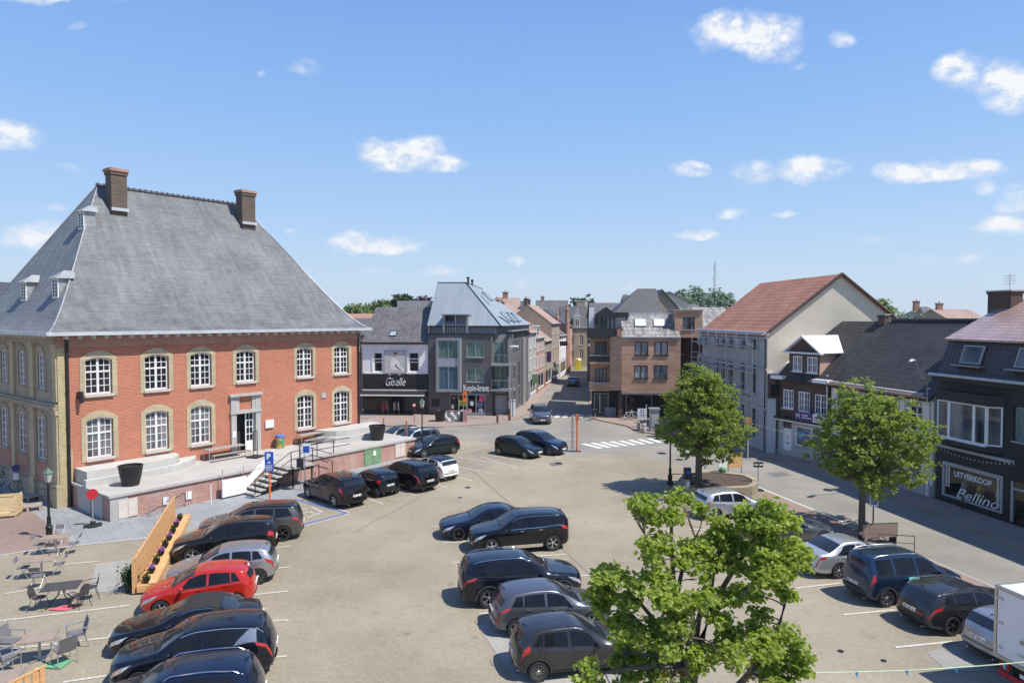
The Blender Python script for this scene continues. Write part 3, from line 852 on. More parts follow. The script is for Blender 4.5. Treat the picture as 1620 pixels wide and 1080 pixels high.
for (xa, xb, ya, yb, mt, nm) in ((189, 215, 789, 817, 'pale_door', 'hatch_door'), (577, 601, 706, 738, 'green_paint', 'utility_door'), (626, 639.5, 699, 722, 'pale_door', 'hatch_door')):
	s0, s1, z0, z1 = TW.rect(xa, xb, ya, yb)
	z0 = max(z0, .04); z1 = min(z1, TZ - .16)
	m = MB(); m.box(s0, (s0 + s1) / 2 - .01, -TP - .05, -TP - .003, z0, z1); m.box((s0 + s1) / 2 + .01, s1, -TP - .05, -TP - .003, z0, z1)
	m.box(s0 - .07, s0 - .003, -TP - .06, -TP - .002, z0, z1 + .0); m.box(s1 + .003, s1 + .07, -TP - .06, -TP - .002, z0, z1 + .0)
	m.build(nm, M[mt], terr)
m = MB()
for xa, xb, ya, yb in ((257, 267, 785, 797), (293, 302, 777, 789), (589.5, 594, 713, 720)):
	s0, s1, z0, z1 = TW.rect(xa, xb, ya, yb); m.box(s0, s1, -TP - .075, -TP - .052, z0, z1)
islands(m.build('notice_board', M['white'], terr))
def conc_bench(pts, z1, name='stone_bench'):
	"""curved solid ledge; pts outline in terrace coordinates"""
	m = MB(); m.prism([(x, y, TZ + .003) for x, y in pts], (0, 0, z1 - TZ))
	return m.build(name, M['concrete_light'], terr)
conc_bench([(.7, -1.75), (4.6, -1.75), (5.3, -1.62), (5.9, -1.3), (6.3, -.8), (6.4, -.03), (.7, -.03)], 2.15)
conc_bench([(.5, -2.15), (4.7, -2.15), (5.6, -2.0), (6.6, -1.45), (7.3, -.8), (7.8, -.03), (6.43, -.03), (6.33, -.82), (5.95, -1.34), (5.33, -1.66), (4.62, -1.79), (.5, -1.79)], 1.75, 'bench_step')
conc_bench([(17.0, -.03), (17.2, -.9), (17.7, -1.7), (18.4, -2.1), (21.5, -2.1), (22.2, -1.6), (22.5, -.8), (22.5, -.03)], 2.2)
conc_bench([(16.4, -.03), (16.6, -1.1), (17.3, -2.1), (18.2, -2.5), (20.5, -2.5), (20.5, -2.14), (18.38, -2.14), (17.67, -1.74), (17.17, -.92), (16.97, -.03)], 1.8, 'bench_step')
st0, st1, sy0, sy1 = 7.9, 10.5, -TP - 1.55, -TP - .12
m = MB(); ns = 7
for k in range(ns):
	a = st0 + (st1 - st0) * k / ns
	z = TZ * (k + 1) / ns - .02
	m.box(a, a + (st1 - st0) / ns + .06, sy0, sy1, z - .09, z)
islands(m.build('stair_tread', M['concrete'], terr))
m = MB(); m.box(st1 + .06, st1 + 1.7, sy0, sy1, TZ - .16, TZ - .004); m.build('landing', M['concrete'], terr)
m = MB(); m.prism([(st0, sy1 - .02, 0), (st1, sy1 - .02, 0), (st1, sy1 - .02, TZ - .15)], (0, -.05, 0)); m.prism([(st0 + .05, sy0 + .02, .0), (st0 + .3, sy0 + .02, .0), (st1 + .1, sy0 + .02, TZ - .42), (st1 + .1, sy0 + .02, TZ - .15)], (0, .05, 0))
m.box(st1 + .1, st1 + 1.68, sy0 + .03, sy0 + .09, TZ - .34, TZ - .165)
for q in (st1 + .15, st1 + 1.55): m.box(q, q + .08, sy0 + .1, sy0 + .18, 0, TZ - .165)
m.build('stair_side', M['dark_metal'], terr)
def handrail(pts, posts, z=.95, name='handrail'):
	m = MB()
	for zz in (z, z * .5):
		m.path([(p[0], p[1], p[2] + zz) for p in pts], .025, 6)
	for p in posts: m.tube(p, (p[0], p[1], p[2] + z), .03, n=6)
	return m.build(name, M['black_iron'], terr)
handrail([(st0 + .1, sy0 + .05, .12), (st1, sy0 + .05, TZ), (st1 + 1.65, sy0 + .05, TZ), (st1 + 1.65, -TP, TZ)], [(st0 + .1, sy0 + .05, .12), (st1, sy0 + .05, TZ - .02), (st1 + 1.6, sy0 + .05, TZ - .02), (st1 + 1.65, -TP, TZ)])
handrail([(st1 + 1.65, -TP - .02, TZ), (16.3, -TP - .02, TZ)], [(st1 + 1.7 + k * 1.35, -TP + .02, TZ) for k in range(1, 3)], .9)
handrail([(12.3, -TP - .35, TZ), (14.5, -TP - .35, TZ * .35)], [(12.3, -TP - .35, .0), (13.4, -TP - .35, 0), (14.5, -TP - .35, 0)], .95)
pn = thing('sloping_banner', 'long white sloping panel along the stair rail beside the terrace steps', 'banner', HALL.w(st0, -TP - .1), HALL.rot)
a = TW.px(384, 775); b = TW.px(432, 714)
m = MB(); L = b[0] - a[0]
m.prism([(a[0] - st0, .0, max(.1, a[1] - .35)), (b[0] - st0, .0, b[1] - .45), (b[0] - st0, .0, b[1] + .15), (a[0] - st0, .0, a[1] + .55)], (0, .045, 0)); m.build('panel', M['white'], pn)
m = MB()
for q in (.1, .9):
	m.tube((a[0] - st0 + L * q, .07, 0), (a[0] - st0 + L * q, .07, a[1] + (b[1] - a[1]) * q), .025)
m.tube((a[0] - st0, .07, a[1] + .1), (b[0] - st0, .07, b[1] - .1), .03)
m.build('frame', M['galv'], pn)
r = TW.rect(345, 383, 763, 786)
pb = thing('white_board', 'plain white horizontal board standing on the ground left of the steps', 'board', HALL.w(r[0], -TP - .5), HALL.rot)
m = MB(); m.box(0, r[1] - r[0], 0, .12, .12, .12 + 1.0); m.build('panel', M['white'], pb)
m = MB()
for x in (.1, r[1] - r[0] - .1): m.tube((x, .16, 0), (x, .16, 1.75), .022); m.box(x - .04, x + .04, -.1, .35, 0, .05)
m.build('post', M['galv'], pb)
def hall_pt(px, py, z=TZ):
	p = at(px, py, z); return p
def pot(px, py, z, h, label, script=False):
	p = at(px, py, z)
	t = thing('planter_pot', label, 'planter', p, 0, 'large dark planters on the terrace')
	r1, r0 = h * .56, h * .38
	m = MB(); m.lathe((0, 0, 0), [(r0, 0), (r0 * 1.02, .03), (r0 + (r1 - r0) * .6, h * .5), (r1, h * .92), (r1 * 1.04, h), (r1 * .9, h), (r1 * .88, h * .9)], 28); m.build('pot', M['plastic_black'], t, 40)
	m = MB(); m.lathe((0, 0, h * .86), [(r1 * .9, 0), (r1 * .5, .03), (.001, .05)], 20); m.build('soil', M['soil'], t)
	return t
pot(207, 767, TZ, 1.12, 'big dark round planter near the left corner of the terrace')
pot(597, 695.5, TZ, 1.12, 'big dark round planter at the far right end of the terrace')
def picnic(pxa, pya, label):
	p = at(pxa, pya, TZ)
	t = thing('picnic_table', label, 'picnic table', p, HALL.rot, 'metal picnic tables on the terrace')
	L = 2.6
	m = MB(); m.box(-L / 2, L / 2, -.38, .38, .7, .74); m.build('table_top', M['table_grey'], t)
	for s in (-1, 1):
		m = MB(); m.box(-L / 2, L / 2, s * .82 - .15, s * .82 + .15, .42, .455); m.build('bench_seat', M['table_grey'], t)
		for e in (-1, 1):
			m = MB(); x = e * (L / 2 - .03)
			m.tube((x, s * .36, 0), (x, s * .36, .7), .025); m.build('leg', M['galv'], t)
			m = MB(); m.tube((x, s * .95, 0), (x, s * .95, .42), .022); m.tube((x, s * .69, 0), (x, s * .69, .42), .022); m.tube((x, s * .69, .4), (x, s * .95, .4), .02); m.build('bench_frame', M['galv'], t)
	return t
picnic(356, 724, 'metal table and benches on the terrace just left of the town hall door')
picnic(496, 700, 'metal table and benches on the terrace right of the mosaic bin')
p = HALL.w(HALL.px(443, 690, -.5)[0], -.5, TZ)
t = thing('rubbish_bin', 'colourful mosaic round bin with blue top beside the hall door', 'bin', p, 0)
mm, nt, bs, out = nodes_of('mosaic')
vo = N(nt, 'ShaderNodeTexVoronoi'); vo.inputs['Scale'].default_value = 5; nt.links.new(objn(nt), vo.inputs['Vector'])
cr = N(nt, 'ShaderNodeValToRGB'); cr.color_ramp.interpolation = 'CONSTANT'
for i, (q, c) in enumerate(((0, (.08, .25, .06)), (.25, (.7, .5, .08)), (.45, (.05, .12, .04)), (.6, (.55, .2, .12)), (.75, (.1, .3, .3)), (.88, (.3, .45, .1)))):
	if i < 2: e = cr.color_ramp.elements[i]; e.position = q
	else: e = cr.color_ramp.elements.new(q)
	e.color = C(c)
sp = N(nt, 'ShaderNodeSeparateColor'); nt.links.new(vo.outputs['Color'], sp.inputs[0]); nt.links.new(sp.outputs[0], cr.inputs[0]); nt.links.new(cr.outputs[0], bs.inputs['Base Color']); bs.inputs['Roughness'].default_value = .4
M['mosaic'] = mm
m = MB(); m.lathe((0, 0, 0), [(.26, 0), (.30, .1), (.31, .5), (.29, .78)], 18); m.build('drum', M['mosaic'], t, 40)
m = MB(); m.lathe((0, 0, .782), [(.34, 0), (.34, .14), (.28, .2), (.16, .2), (.14, .1)], 18); m.build('rim', M['marking_blue'], t, 40)
p = at(404, 723, TZ)
t = thing('sign_stand', 'tall black sign stand with square foot right of the hall door', 'sign stand', p, HALL.rot + .4)
m = MB(); m.prism([(-.45, -.4, 0), (.45, -.4, 0), (.45, .4, 0), (-.45, .4, 0)], (0, 0, .1)); m.build('foot', M['dark_metal'], t)
m = MB()
for x in (-.22, .22): m.tube((x, 0, .1), (x, 0, 1.75), .025)
m.tube((-.22, 0, 1.75), (.22, 0, 1.75), .025); m.tube((-.22, 0, .5), (.22, 0, .5), .02); m.build('frame', M['dark_metal'], t)
def ground_poly(name, mat, pts, z, px=True, parent=None, thick=0.0):
	P = [at(*p) if px else Vector(p) for p in pts]
	m = MB()
	if thick: m.prism([(p.x, p.y, z - thick) for p in P], (0, 0, thick))
	else: m.poly([(p.x, p.y, z) for p in P])
	me = m.mesh(name, M[mat])
	bm = bmesh.new(); bm.from_mesh(me)
	bmesh.ops.triangulate(bm, faces=[f for f in bm.faces if len(f.verts) > 4])
	bmesh.ops.recalc_face_normals(bm, faces=bm.faces)
	if not thick:
		for f in bm.faces:
			if f.normal.z < 0: f.normal_flip()
	bm.to_mesh(me); bm.free()
	o = bpy.data.objects.new(name, me); COL.objects.link(o)
	structure(o)
	return o
m = MB(); m.quad((-1400, -100, 0), (1400, -100, 0), (1400, 1500, 0), (-1400, 1500, 0))
M['land'] = plain('land', (.16, .17, .1), .95, var=.2, scale=.02)
structure(m.build('ground', M['land']))
sq = [(-45, -8), (45, -8), (45, 90), (-45, 90)]
m = MB(); m.quad((-60, -10, .004), (60, -10, .004), (60, 100, .004), (-60, 100, .004)); structure(m.build('market_square', M['setts']))
roadw = [(520, 684), (560, 674), (700, 676), (792, 671), (818, 664), (838, 652), (869, 614), (899, 588.5), (899, 585), (931, 585), (932, 600), (932, 662), (950, 668), (992, 677), (1004, 684), (1056, 694), (1110, 703), (1179, 721), (1220, 729), (1319, 756), (1389, 783), (1487, 821), (1620, 878), (1800, 960),
		 (2100, 1180), (1640, 958), (1572, 926), (1431, 866), (1371, 841), (1335, 825), (1198, 771), (1150, 752), (1110, 743), (1061, 732), (1033, 725), (960, 717), (897, 723), (830, 708), (760, 696), (725, 694), (560, 700), (520, 700)]
ground_poly('road', 'asphalt', roadw, .008)
kz = .12
ground_poly('pavement', 'sidewalk', [(540, 652), (840, 652), (838, 652), (818, 664), (792, 671), (700, 676), (560, 674), (470, 686), (440, 652)], .10, thick=.1)
ground_poly('pavement', 'sidewalk', [(790, 662), (818, 663.5), (838, 651.5), (869, 613.5), (899, 588.2), (896, 586), (830, 640), (800, 652), (780, 652)], .104, thick=.1)
ground_poly('pavement', 'sidewalk', [(932, 585), (1000, 585), (1120, 690), (1230, 716), (1320, 738), (1480, 791), (1640, 845), (1900, 930), (1800, 952), (1620, 873), (1487, 817), (1389, 779.5), (1319, 752.5), (1220, 726), (1179, 718.5), (1110, 700.5), (1056, 691.5), (1004, 681.5), (992, 674.5), (950, 666), (932.5, 661)], .108, thick=.1)
ground_poly('path', 'sidewalk_red', [(1198, 773), (1335, 827), (1371, 843), (1431, 868), (1572, 928), (1640, 961), (1900, 1090), (1880, 1110), (1560, 950), (1440, 897), (1330, 853), (1260, 820), (1190, 789), (1100, 790), (1075, 782), (1100, 766)], .012)
ground_poly('path', 'bluestone', [(-200, 700), (20, 785), (70, 824), (118, 862), (235, 853), (330, 832), (400, 806), (470, 786), (640, 727), (650, 700), (560, 690), (300, 740), (90, 780), (0, 720)], .012)
ground_poly('path', 'sidewalk_red', [(-400, 690), (-200, 700), (20, 785), (70, 824), (118, 862), (60, 871), (0, 878), (-300, 905), (-700, 930)], .010)
ground_poly('paving_patch', 'patch', [(152, 892), (214, 884), (205, 912), (201, 938), (140, 936)], .014)
ground_poly('paving_patch', 'patch', [(757, 992), (775, 975), (1000, 960), (1010, 1085), (820, 1085)], .016)
ground_poly('paving_patch', 'patch', [(1466, 1032), (1540, 1010), (1640, 1010), (1700, 1060), (1500, 1062)], .013)
def strip(mb, a, b, w=.12, z=.02, px=True):
	A = at(*a) if px else Vector(a); B = at(*b) if px else Vector(b)
	d = (B - A); d.z = 0; d.normalize(); n = Vector((-d.y, d.x, 0)) * w / 2
	mb.quad((A.x - n.x, A.y - n.y, z), (B.x - n.x, B.y - n.y, z), (B.x + n.x, B.y + n.y, z), (A.x + n.x, A.y + n.y, z))
def marks(name, mat, segs, w=.12, z=.02, wear=True):
	m = MB()
	for a, b in segs:
		strip(m, a, b, w, z)
	o = m.build(name, M[mat]); structure(o); return o
marks('parking_line', 'marking_worn', [
	((438, 866.5), (461, 863.5)), ((436, 899), (459, 896.5)), ((380, 943), (456, 934.8)), ((400, 984), (456, 980.8)), ((430, 1040), (454, 1037.5)),
	((0, 878), (75, 867)), ((75, 868), (235, 850)), ((100, 893), (155, 888)), ((8, 939), (60, 931)), ((0, 982), (206, 957.5)), ((10, 1027), (176, 1008)), ((100, 1079), (200, 1064)), ((92, 939), (128, 936)),
	((585, 790), (607, 797.5)), ((627, 773), (657, 783)), ((687, 766), (709, 772)), ((715, 753), (746, 760)), ((712, 736), (784, 750)), ((725, 723), (790, 733.5)), ((760, 722), (820, 741)), ((776, 720), (855, 735)), ((712, 719), (770, 708)), ((770, 708), (785, 706)),
	((682, 833.5), (700, 832)), ((699, 859), (735, 857)), ((716, 890.5), (748, 887.8)), ((848, 879.5), (897, 877)), ((758, 970.5), (780, 969.5)), ((916, 911), (932, 910)), ((1090, 838), (1160, 835)),
	((1258, 930.5), (1330, 922.3)), ((1334, 972.6), (1416, 964.5)), ((1417, 1024), (1508, 1014.8)), ((1165, 889), (1262, 880)), ((862, 708.5), (885, 726))], .11)
marks('disabled_bay_line', 'marking_blue', [((466, 790), (545, 809.5)), ((480, 829.5), (549, 811.5))], .16, .021)
marks('disabled_bay_line', 'marking', [((470, 786.5), (553, 811)), ((480, 832.5), (553, 813))], .07, .024)
marks('wheelchair_symbol', 'marking_worn', [((478, 806), (492, 802)), ((492, 802), (510, 810)), ((510, 810), (486, 819)), ((480, 812), (490, 809)), ((490, 809), (497, 812)), ((476, 806), (474, 822))], .12, .021)
marks('road_edge_line', 'marking', [((1190, 766.5), (1198, 770)), ((1198, 770), (1265, 797.5)), ((1265, 797.5), (1335, 826))], .13, .022)
marks('kerb_line', 'kerb', [((1335, 828.5), (1371, 843.5)), ((1371, 843.5), (1431, 868.5)), ((1431, 868.5), (1572, 928.5)), ((1572, 928.5), (1640, 961)), ((920, 667.5), (994, 683)), ((760, 697), (830, 709))], .16, .022)
m = MB()
for k in range(9):   # zebra across the right-hand road
	f = k / 8
	a = at(917 + (1043 - 917) * f, 707.5 + (695.5 - 707.5) * f - 0.0 * f); b = at(944 + (1090 - 944) * f, 713 + (700.5 - 713) * f)
	c0 = at(922 + 118 * f, 701.8 - 9.5 * f); c1 = at(951 + 108 * f, 709.3 - 10.5 * f)
	strip(m, tuple(c0), tuple(c1), .52, .022, False)
structure(m.build('zebra_crossing', M['marking']))
m = MB()
for k in range(6):
	x = 868 + 12.6 * k
	strip(m, (x + 3, 655.3), (x, 660.5), .5, .022)
structure(m.build('zebra_crossing', M['marking']))
m = MB()
for px, py, a in ((1310, 775, .5), (740, 771, .3), (1047, 717, .6), (1330, 1030, .16), (1398, 1045, .14), (884, 733, .5), (728, 787, .2), (1075, 727, .5)):
	p = at(px, py); m.lathe((p.x, p.y, .0225), [(a * .6, 0), (a * .6, .004), (.001, .004)], 16)
structure(m.build('drain_cover', M['dark_metal']))
ground_poly('road_patch', 'asphalt_dark', [(1212, 748), (1238, 746), (1254, 752), (1226, 755)], .012)
ground_poly('road_patch', 'asphalt_dark', [(868, 733), (884, 730), (890, 735), (874, 737)], .016)
M['seam_stone'] = plain('seam_stone', (.245, .215, .165), .85, var=.15, scale=8)
marks('drain_channel', 'seam_stone', [((745, 742), (888, 866)), ((888, 866), (948, 921)), ((948, 921), (1040, 1005)), ((560, 842), (745, 742)), ((1010, 745), (1090, 830)), ((1260, 872), (1090, 830))], .11, .0165)
GIS = plane2(at(574, 655.3), at(677, 656.3))
gs = thing('clothing_shop', 'white upper floor shop with black fascia reading Giselle and dark awning', 'shop', GIS.p0, GIS.rot)
g = Front(GIS, gs)
W = GIS.s(677)
ze = GIS.px(620, 541)[1]
zm = GIS.px(620, 591)[1]; zf = GIS.px(620, 616)[1]
for a, b in ((591, 605.5), (646.5, 663)):
	r = GIS.rect(a, b, 557, 588.5)
	g.window(r, 1, 2, 'white', 'pane', fw=.12, bar=.1, sill='white', transom=.68)
	m = g.mb(); m.box(r[0] - .2, r[0] - .01, -.06, -.002, r[2] - .1, r[3] + .2); m.box(r[1] + .01, r[1] + .2, -.06, -.002, r[2] - .1, r[3] + .2); m.box(r[0] - .01, r[1] + .01, -.06, -.002, r[3] + .01, r[3] + .2); m.build('window_surround', M['white'], gs)
m = g.mb(); wall(m, 0, W, zm, ze, g.holes); m.build('wall', M['white_plaster'], gs)
m = g.mb(); m.box(0, W, -.1, -.003, ze - .25, ze - .12); m.box(.3, W - .1, -.1, -.003, zm + .0, zm + .1); m.build('cornice', M['white'], gs)
m = g.mb(); plane_box(m, 0, W, 0, 11, 0, ze, top=False); m.build('side_wall', M['cream_grey'], gs)
m = g.mb(); nb = 9
for k in range(nb):
	z = zf + (zm - zf) * k / nb; m.box(.05, W - .05, -.12, -.003, z, z + (zm - zf) / nb - .03)
m.box(0.04, W - .04, -.08, -.004, zf, zm)
fas = m.build('fascia', M['black_clad'], gs)
m = g.mb(); a = GIS.px(609, 614.5); b = GIS.px(640, 597)
text_mesh(m, 'Giselle', (b[1] - a[1]) * 1.05, Matrix.Translation((a[0], -.15, a[1] + .35)), shear=.38, extrude=.02, bold=.0, width=b[0] - a[0])
m.build('lettering', M['white'], fas)
m = g.mb(); aw0 = GIS.px(576, 617)[1];
m.box(.02, W - .1, -.16, -.01, zf - .12, zf + .02); m.build('awning_case', M['white'], gs)
zlo = 2.35
m = g.mb(); m.quad((.05, -.12, zf - .1), (W - .15, -.12, zf - .1), (W - .15, -1.5, zlo), (.05, -1.5, zlo)); m.quad((.05, -1.5, zlo - .02), (W - .15, -1.5, zlo - .02), (W - .15, -.12, zf - .13), (.05, -.12, zf - .13)); aw = m.build('awning', plain('awning_cloth', (.028, .027, .026), .9, spec=.1), gs)
m = g.mb(); m.box(.03, W - .13, -1.54, -1.5, zlo - .1, zlo + .04); m.build('awning_rail', M['white'], aw)
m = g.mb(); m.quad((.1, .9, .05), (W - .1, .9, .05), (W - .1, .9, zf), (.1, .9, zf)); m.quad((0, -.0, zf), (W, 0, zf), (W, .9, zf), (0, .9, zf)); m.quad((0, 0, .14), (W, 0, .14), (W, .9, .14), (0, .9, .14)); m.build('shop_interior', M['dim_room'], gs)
m = g.mb()
for a, b in ((0, .15), (W - .15, W), (W * .42, W * .45), (W * .62, W * .65)): m.box(a, b, -.02, .12, .1, zf)
m.box(.15, W * .42, -.01, .1, .1, .5); m.box(W * .65, W - .15, -.01, .1, .1, .5)
m.build('shop_front_frame', M['black_clad'], gs)
m = g.mb(); m.quad((.15, .05, .5), (W * .42, .05, .5), (W * .42, .05, zf), (.15, .05, zf)); m.build('shop_window', M['clear'], gs)
m = g.mb(); m.quad((W * .65, .05, .5), (W - .15, .05, .5), (W - .15, .05, zf), (W * .65, .05, zf)); m.build('shop_window', M['clear'], gs)
yr = 6.0; zr = GIS.px(640, 485.5, yr)[1]
m = MB(); gable_roof(m, -.05, W + .05, 0, 12, ze, zr, .25, .12, yr); rf = m.build('roof', M['tile_grey'], gs)
m = MB(); gable_ends(m, 0, W, 0, 12, ze, zr, yr); m.build('gable_wall', M['cream_grey'], gs)
m = MB(); m.tube((-.1, -.3, ze - .08), (W + .05, -.3, ze - .08), .09, n=8); m.build('gutter', M['dark_metal'], gs)
k = (zr - ze) / yr
q = GIS.px(622, 529, 1.2)
skylight(rf, (q[0], 1.3, ze + 1.3 * k + .02), (1, 0, 0), (0, 1, k), .75, .9)
m = MB(); m.box(W * .33, W, yr + .4, yr + .7, zr - .6, zr + .75); m.build('parapet', M['stone_grey'], gs)
downpipe(gs, -.2, -.06, 0, ze, 'dark_metal')
pic = thing('fashion_poster', 'framed pale poster of a seated model hung between the two upper shop windows', 'poster', GIS.w(*[GIS.rect(609, 643, 555, 589)[0], -.02, GIS.rect(609, 643, 555, 589)[2]]), GIS.rot)
r = GIS.rect(609, 643, 555, 589); pw, ph = r[1] - r[0], r[3] - r[2]
m = MB(); m.box(0, pw, -.08, 0, 0, ph, 0); m.build('board', plain('poster_pale', (.50, .5, .49), .6, var=.05), pic)
m = MB()
for a, b, c, d in ((-.06, 0, -.06, ph + .06), (pw, pw + .06, -.06, ph + .06), (0, pw, -.06, 0), (0, pw, ph, ph + .06)): m.box(a, b, -.12, 0, c, d)
for x in (.6, 1.7): m.box(x - .05, x + .05, -.3, .0, -.26, -.16); m.box(x - .12, x + .12, -.36, -.26, -.3, -.14)
m.build('frame', M['galv'], pic)
m = MB(); yy = -.088
def pp(l, c, yy=yy): m.poly([(pw * x, yy, ph * z) for x, z in l], c)
pp([(.26, .12), (.62, .10), (.75, .3), (.7, .45), (.55, .62), (.5, .72), (.36, .70), (.28, .5)], 0)
pp([(.62, .1), (.86, .05), (.9, .16), (.72, .34)], 0, yy - .001)
pp([(.4, .7), (.52, .7), (.55, .84), (.5, .9), (.42, .88)], 1, yy - .002); pp([(.37, .84), (.45, .95), (.56, .94), (.58, .8), (.54, .88), (.44, .88)], 2, yy - .004)
pp([(.45, .3), (.72, .08), (.75, .12), (.5, .4)], 3, yy - .003)
m.build('drawing', [plain('poster_cloth', (.74, .73, .7), .6), plain('poster_skin', (.42, .33, .28), .6), plain('poster_hair', (.06, .05, .05), .6), plain('poster_shade', (.22, .21, .2), .6)], pic)
def rail(s, col, label):
	p = GIS.w(s, -.75); t = thing('clothes_rail', label, 'clothes rail', (p.x, p.y, .1), GIS.rot)
	m = MB()
	for x in (-.3, .3): m.tube((x, 0, .03), (x, 0, 1.45), .018); m.tube((x, -.25, .03), (x, .25, .03), .018)
	m.tube((-.3, 0, 1.45), (.3, 0, 1.45), .018); m.build('rail', M['galv'], t)
	for k in range(4):
		x = -.22 + .15 * k
		m = MB(); m.prism([(x - .03, -.08, .55), (x + .03, -.1, .5), (x + .035, -.22, 1.15), (x + .02, -.2, 1.3), (x, -.02, 1.42), (x - .02, -.18, 1.3), (x - .035, -.2, 1.1)], (0, .3, 0)); m.build('garment', col[k % len(col)], t)
	return t
rail(GIS.s(612), [plain('cloth_pink', (.6, .04, .12), .8), plain('cloth_red', (.4, .02, .05), .8), plain('cloth_grey', (.3, .3, .3), .8)], 'rail of pink and red clothes outside the black fronted shop')
rail(GIS.s(629), [plain('cloth_white', (.7, .7, .66), .8), plain('cloth_beige', (.35, .28, .18), .8), plain('cloth_dark', (.08, .07, .07), .8)], 'rail of white and beige clothes outside the black fronted shop')
KOP = plane2(at(678, 656.6), at(778, 659))
ko = thing('apartment_building', 'grey brick corner building with pale zinc roof and copy shop at street level', 'apartment building', KOP.p0, KOP.rot)
k_ = Front(KOP, ko); k_.depth = .12
WK = KOP.s(778)
zp = KOP.px(720, 529)[1]
for (a, b, c, d) in ((738, 765.5, 540, 565), (738, 765.5, 582, 604)):
	k_.winpx(a, b, c, d, cols=2, rows=1, frame='zinc_frame', pane='pane_green', fw=.09, mid=.1, bar=.05)
k_.holes.append(KOP.rect(712, 767, 623, 656))
wall_m = k_.mb(); wall(wall_m, 0, WK, 0, zp, k_.holes, depth=.12)
SID = plane2(at(803, 657.5), at(835.5, 633.7))
RECp = KOP.w(WK, 0); SIDe = SID.w(SID.s(836), 0)
Mi = KOP.M.inverted()
c0 = Mi @ SID.p0; c1 = Mi @ SIDe
wall_m.quad((WK, 0, 0), (WK, 1.5, 0), (WK, 1.5, zp), (WK, 0, zp))
wall_m.build('wall', M['brick_grey'], ko)
RC = Plane(KOP.w(WK, 1.5), (SID.p0.x - KOP.w(WK, 1.5).x + .25, SID.p0.y + .9 - KOP.w(WK, 1.5).y))
rc = Front(RC, ko, KOP.M); rc.depth = .08
wr = (SID.p0 - RC.p0).length
for (a, b, c, d) in ((781, 798, 541, 573), (781, 800, 580, 613)): rc.winpx(a, b, c, d, cols=2, rows=1, frame='zinc_frame', pane='pane_green', fw=.07, mid=.08, sill=None)
rc.winpx(780, 799, 622, 656, cols=1, rows=1, frame='grey_clad', pane='pane_veil', fw=.07, sill=None)
m = rc.mb(); wall(m, 0, wr + .2, 0, zp, rc.holes, depth=.08); m.build('recess_wall', M['grey_clad'], ko)
m = rc.mb(); z = RC.px(790, 625)[1]; m.box(.1, wr * .85, -.06, -.02, .1, z); m.build('garage_door', plain('shutter_grey', (.45, .45, .47), .5), ko)
for zc, yb in ((RC.px(790, 574)[1], 0), (RC.px(790, 613)[1], 1)):
	m = MB(); m.box(WK - .05, WK + 2.35, -.35, 1.6, zc - .2, zc); bal = m.build('balcony', M['zinc_frame'], ko)
	m = MB(); m.box(WK - .02, WK + 2.3, -.34, -.30, zc + .95, zc + 1.0)
	for k in range(4): m.box(WK + .02 + k * .75, WK + .06 + k * .75, -.34, -.30, zc + .002, zc + .95)
	m.box(WK + 2.27, WK + 2.31, -.3, 1.4, zc + .95, zc + 1.0)
	m.build('railing', M['zinc_frame'], bal)
	m = MB(); m.quad((WK, -.32, zc + .08), (WK + 2.28, -.32, zc + .08), (WK + 2.28, -.32, zc + .93), (WK, -.32, zc + .93)); m.build('glass_panel', M['clear'], bal)
m = MB(); m.box(WK + 2.28, WK + 2.4, -.35, -.23, 0, zp); m.build('corner_post', M['grey_clad'], ko)
sd = Front(SID, ko, KOP.M); sd.depth = .1
LS = SID.s(836)
for (a, b, c, d) in ((812, 814.6, 537, 560), (816.5, 819, 536, 558), (820.5, 822.5, 535, 556), (812.5, 815.5, 575, 600), (820, 823.2, 571, 610), (810.5, 815.5, 618, 634), (820.5, 823, 610, 640)):
	sd.winpx(a, b, c, d, cols=1, rows=2, frame='zinc_frame', pane='pane', fw=.08, sill=None)
m = sd.mb(); wall(m, 0, LS, 0, zp + .3, sd.holes, depth=.1); m.quad((LS, 0, 0), (LS, 8, 0), (LS, 8, zp + .3), (LS, 0, zp + .3)); m.build('side_wall', M['brick_grey'], ko)
m = sd.mb(); m.box(LS * .62, LS * .75, -.25, -.003, 0, zp - .6); m.build('drain_box', M['grey_clad'], ko)
m = sd.mb(); m.box(0, LS + .3, -.5, .0, zp + .3, zp + .42); m.build('side_cornice', M['grey_clad'], ko)
ra = KOP.rect(689.5, 728, 535, 620, -.7)
m = MB(); s0, s1, z0, z1 = ra; t = .22
m.box(s0, s0 + t, -.7, -.003, z0, z1); m.box(s1 - t, s1, -.7, -.003, z0, z1); m.box(s0 + t, s1 - t, -.7, -.003, z0, z0 + t); m.box(s0 + t, s1 - t, -.7, -.003, z1 - t, z1)
bay = m.build('bay_window', M['zinc_frame'], ko)
zmid = KOP.px(708, 573)[1]
m = MB(); m.box(s0 + t, s1 - t, -.6, -.5, zmid - .38, zmid + .42); m.build('bay_panel', plain('panel_blue_grey', (.36, .39, .44), .5), bay)
for a, b, pn in ((z0 + t, zmid - .38, 'pane_blue'), (zmid + .42, z1 - t, 'pane_green')):
	k_.window((s0 + t + .02, s1 - t - .02, a, b), 2, 1, 'zinc_frame', pn, fw=.09, mid=.1, sill=None, y=-.6, hole=False, parent=ko)
r = KOP.rect(712, 767, 623, 656)
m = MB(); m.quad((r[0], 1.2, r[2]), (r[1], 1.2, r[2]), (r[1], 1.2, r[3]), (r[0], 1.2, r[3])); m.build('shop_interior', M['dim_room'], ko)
m = MB()
for k in range(5):
	x = r[0] + (r[1] - r[0]) * k / 4; m.box(x - .05, x + .05, .0, .11, r[2] + .1, r[3])
m.box(r[0], r[1], -.01, .1, r[2], r[2] + .25); m.box(r[0] + .05, r[1] - .05, .0, .1, r[3] - .12, r[3])
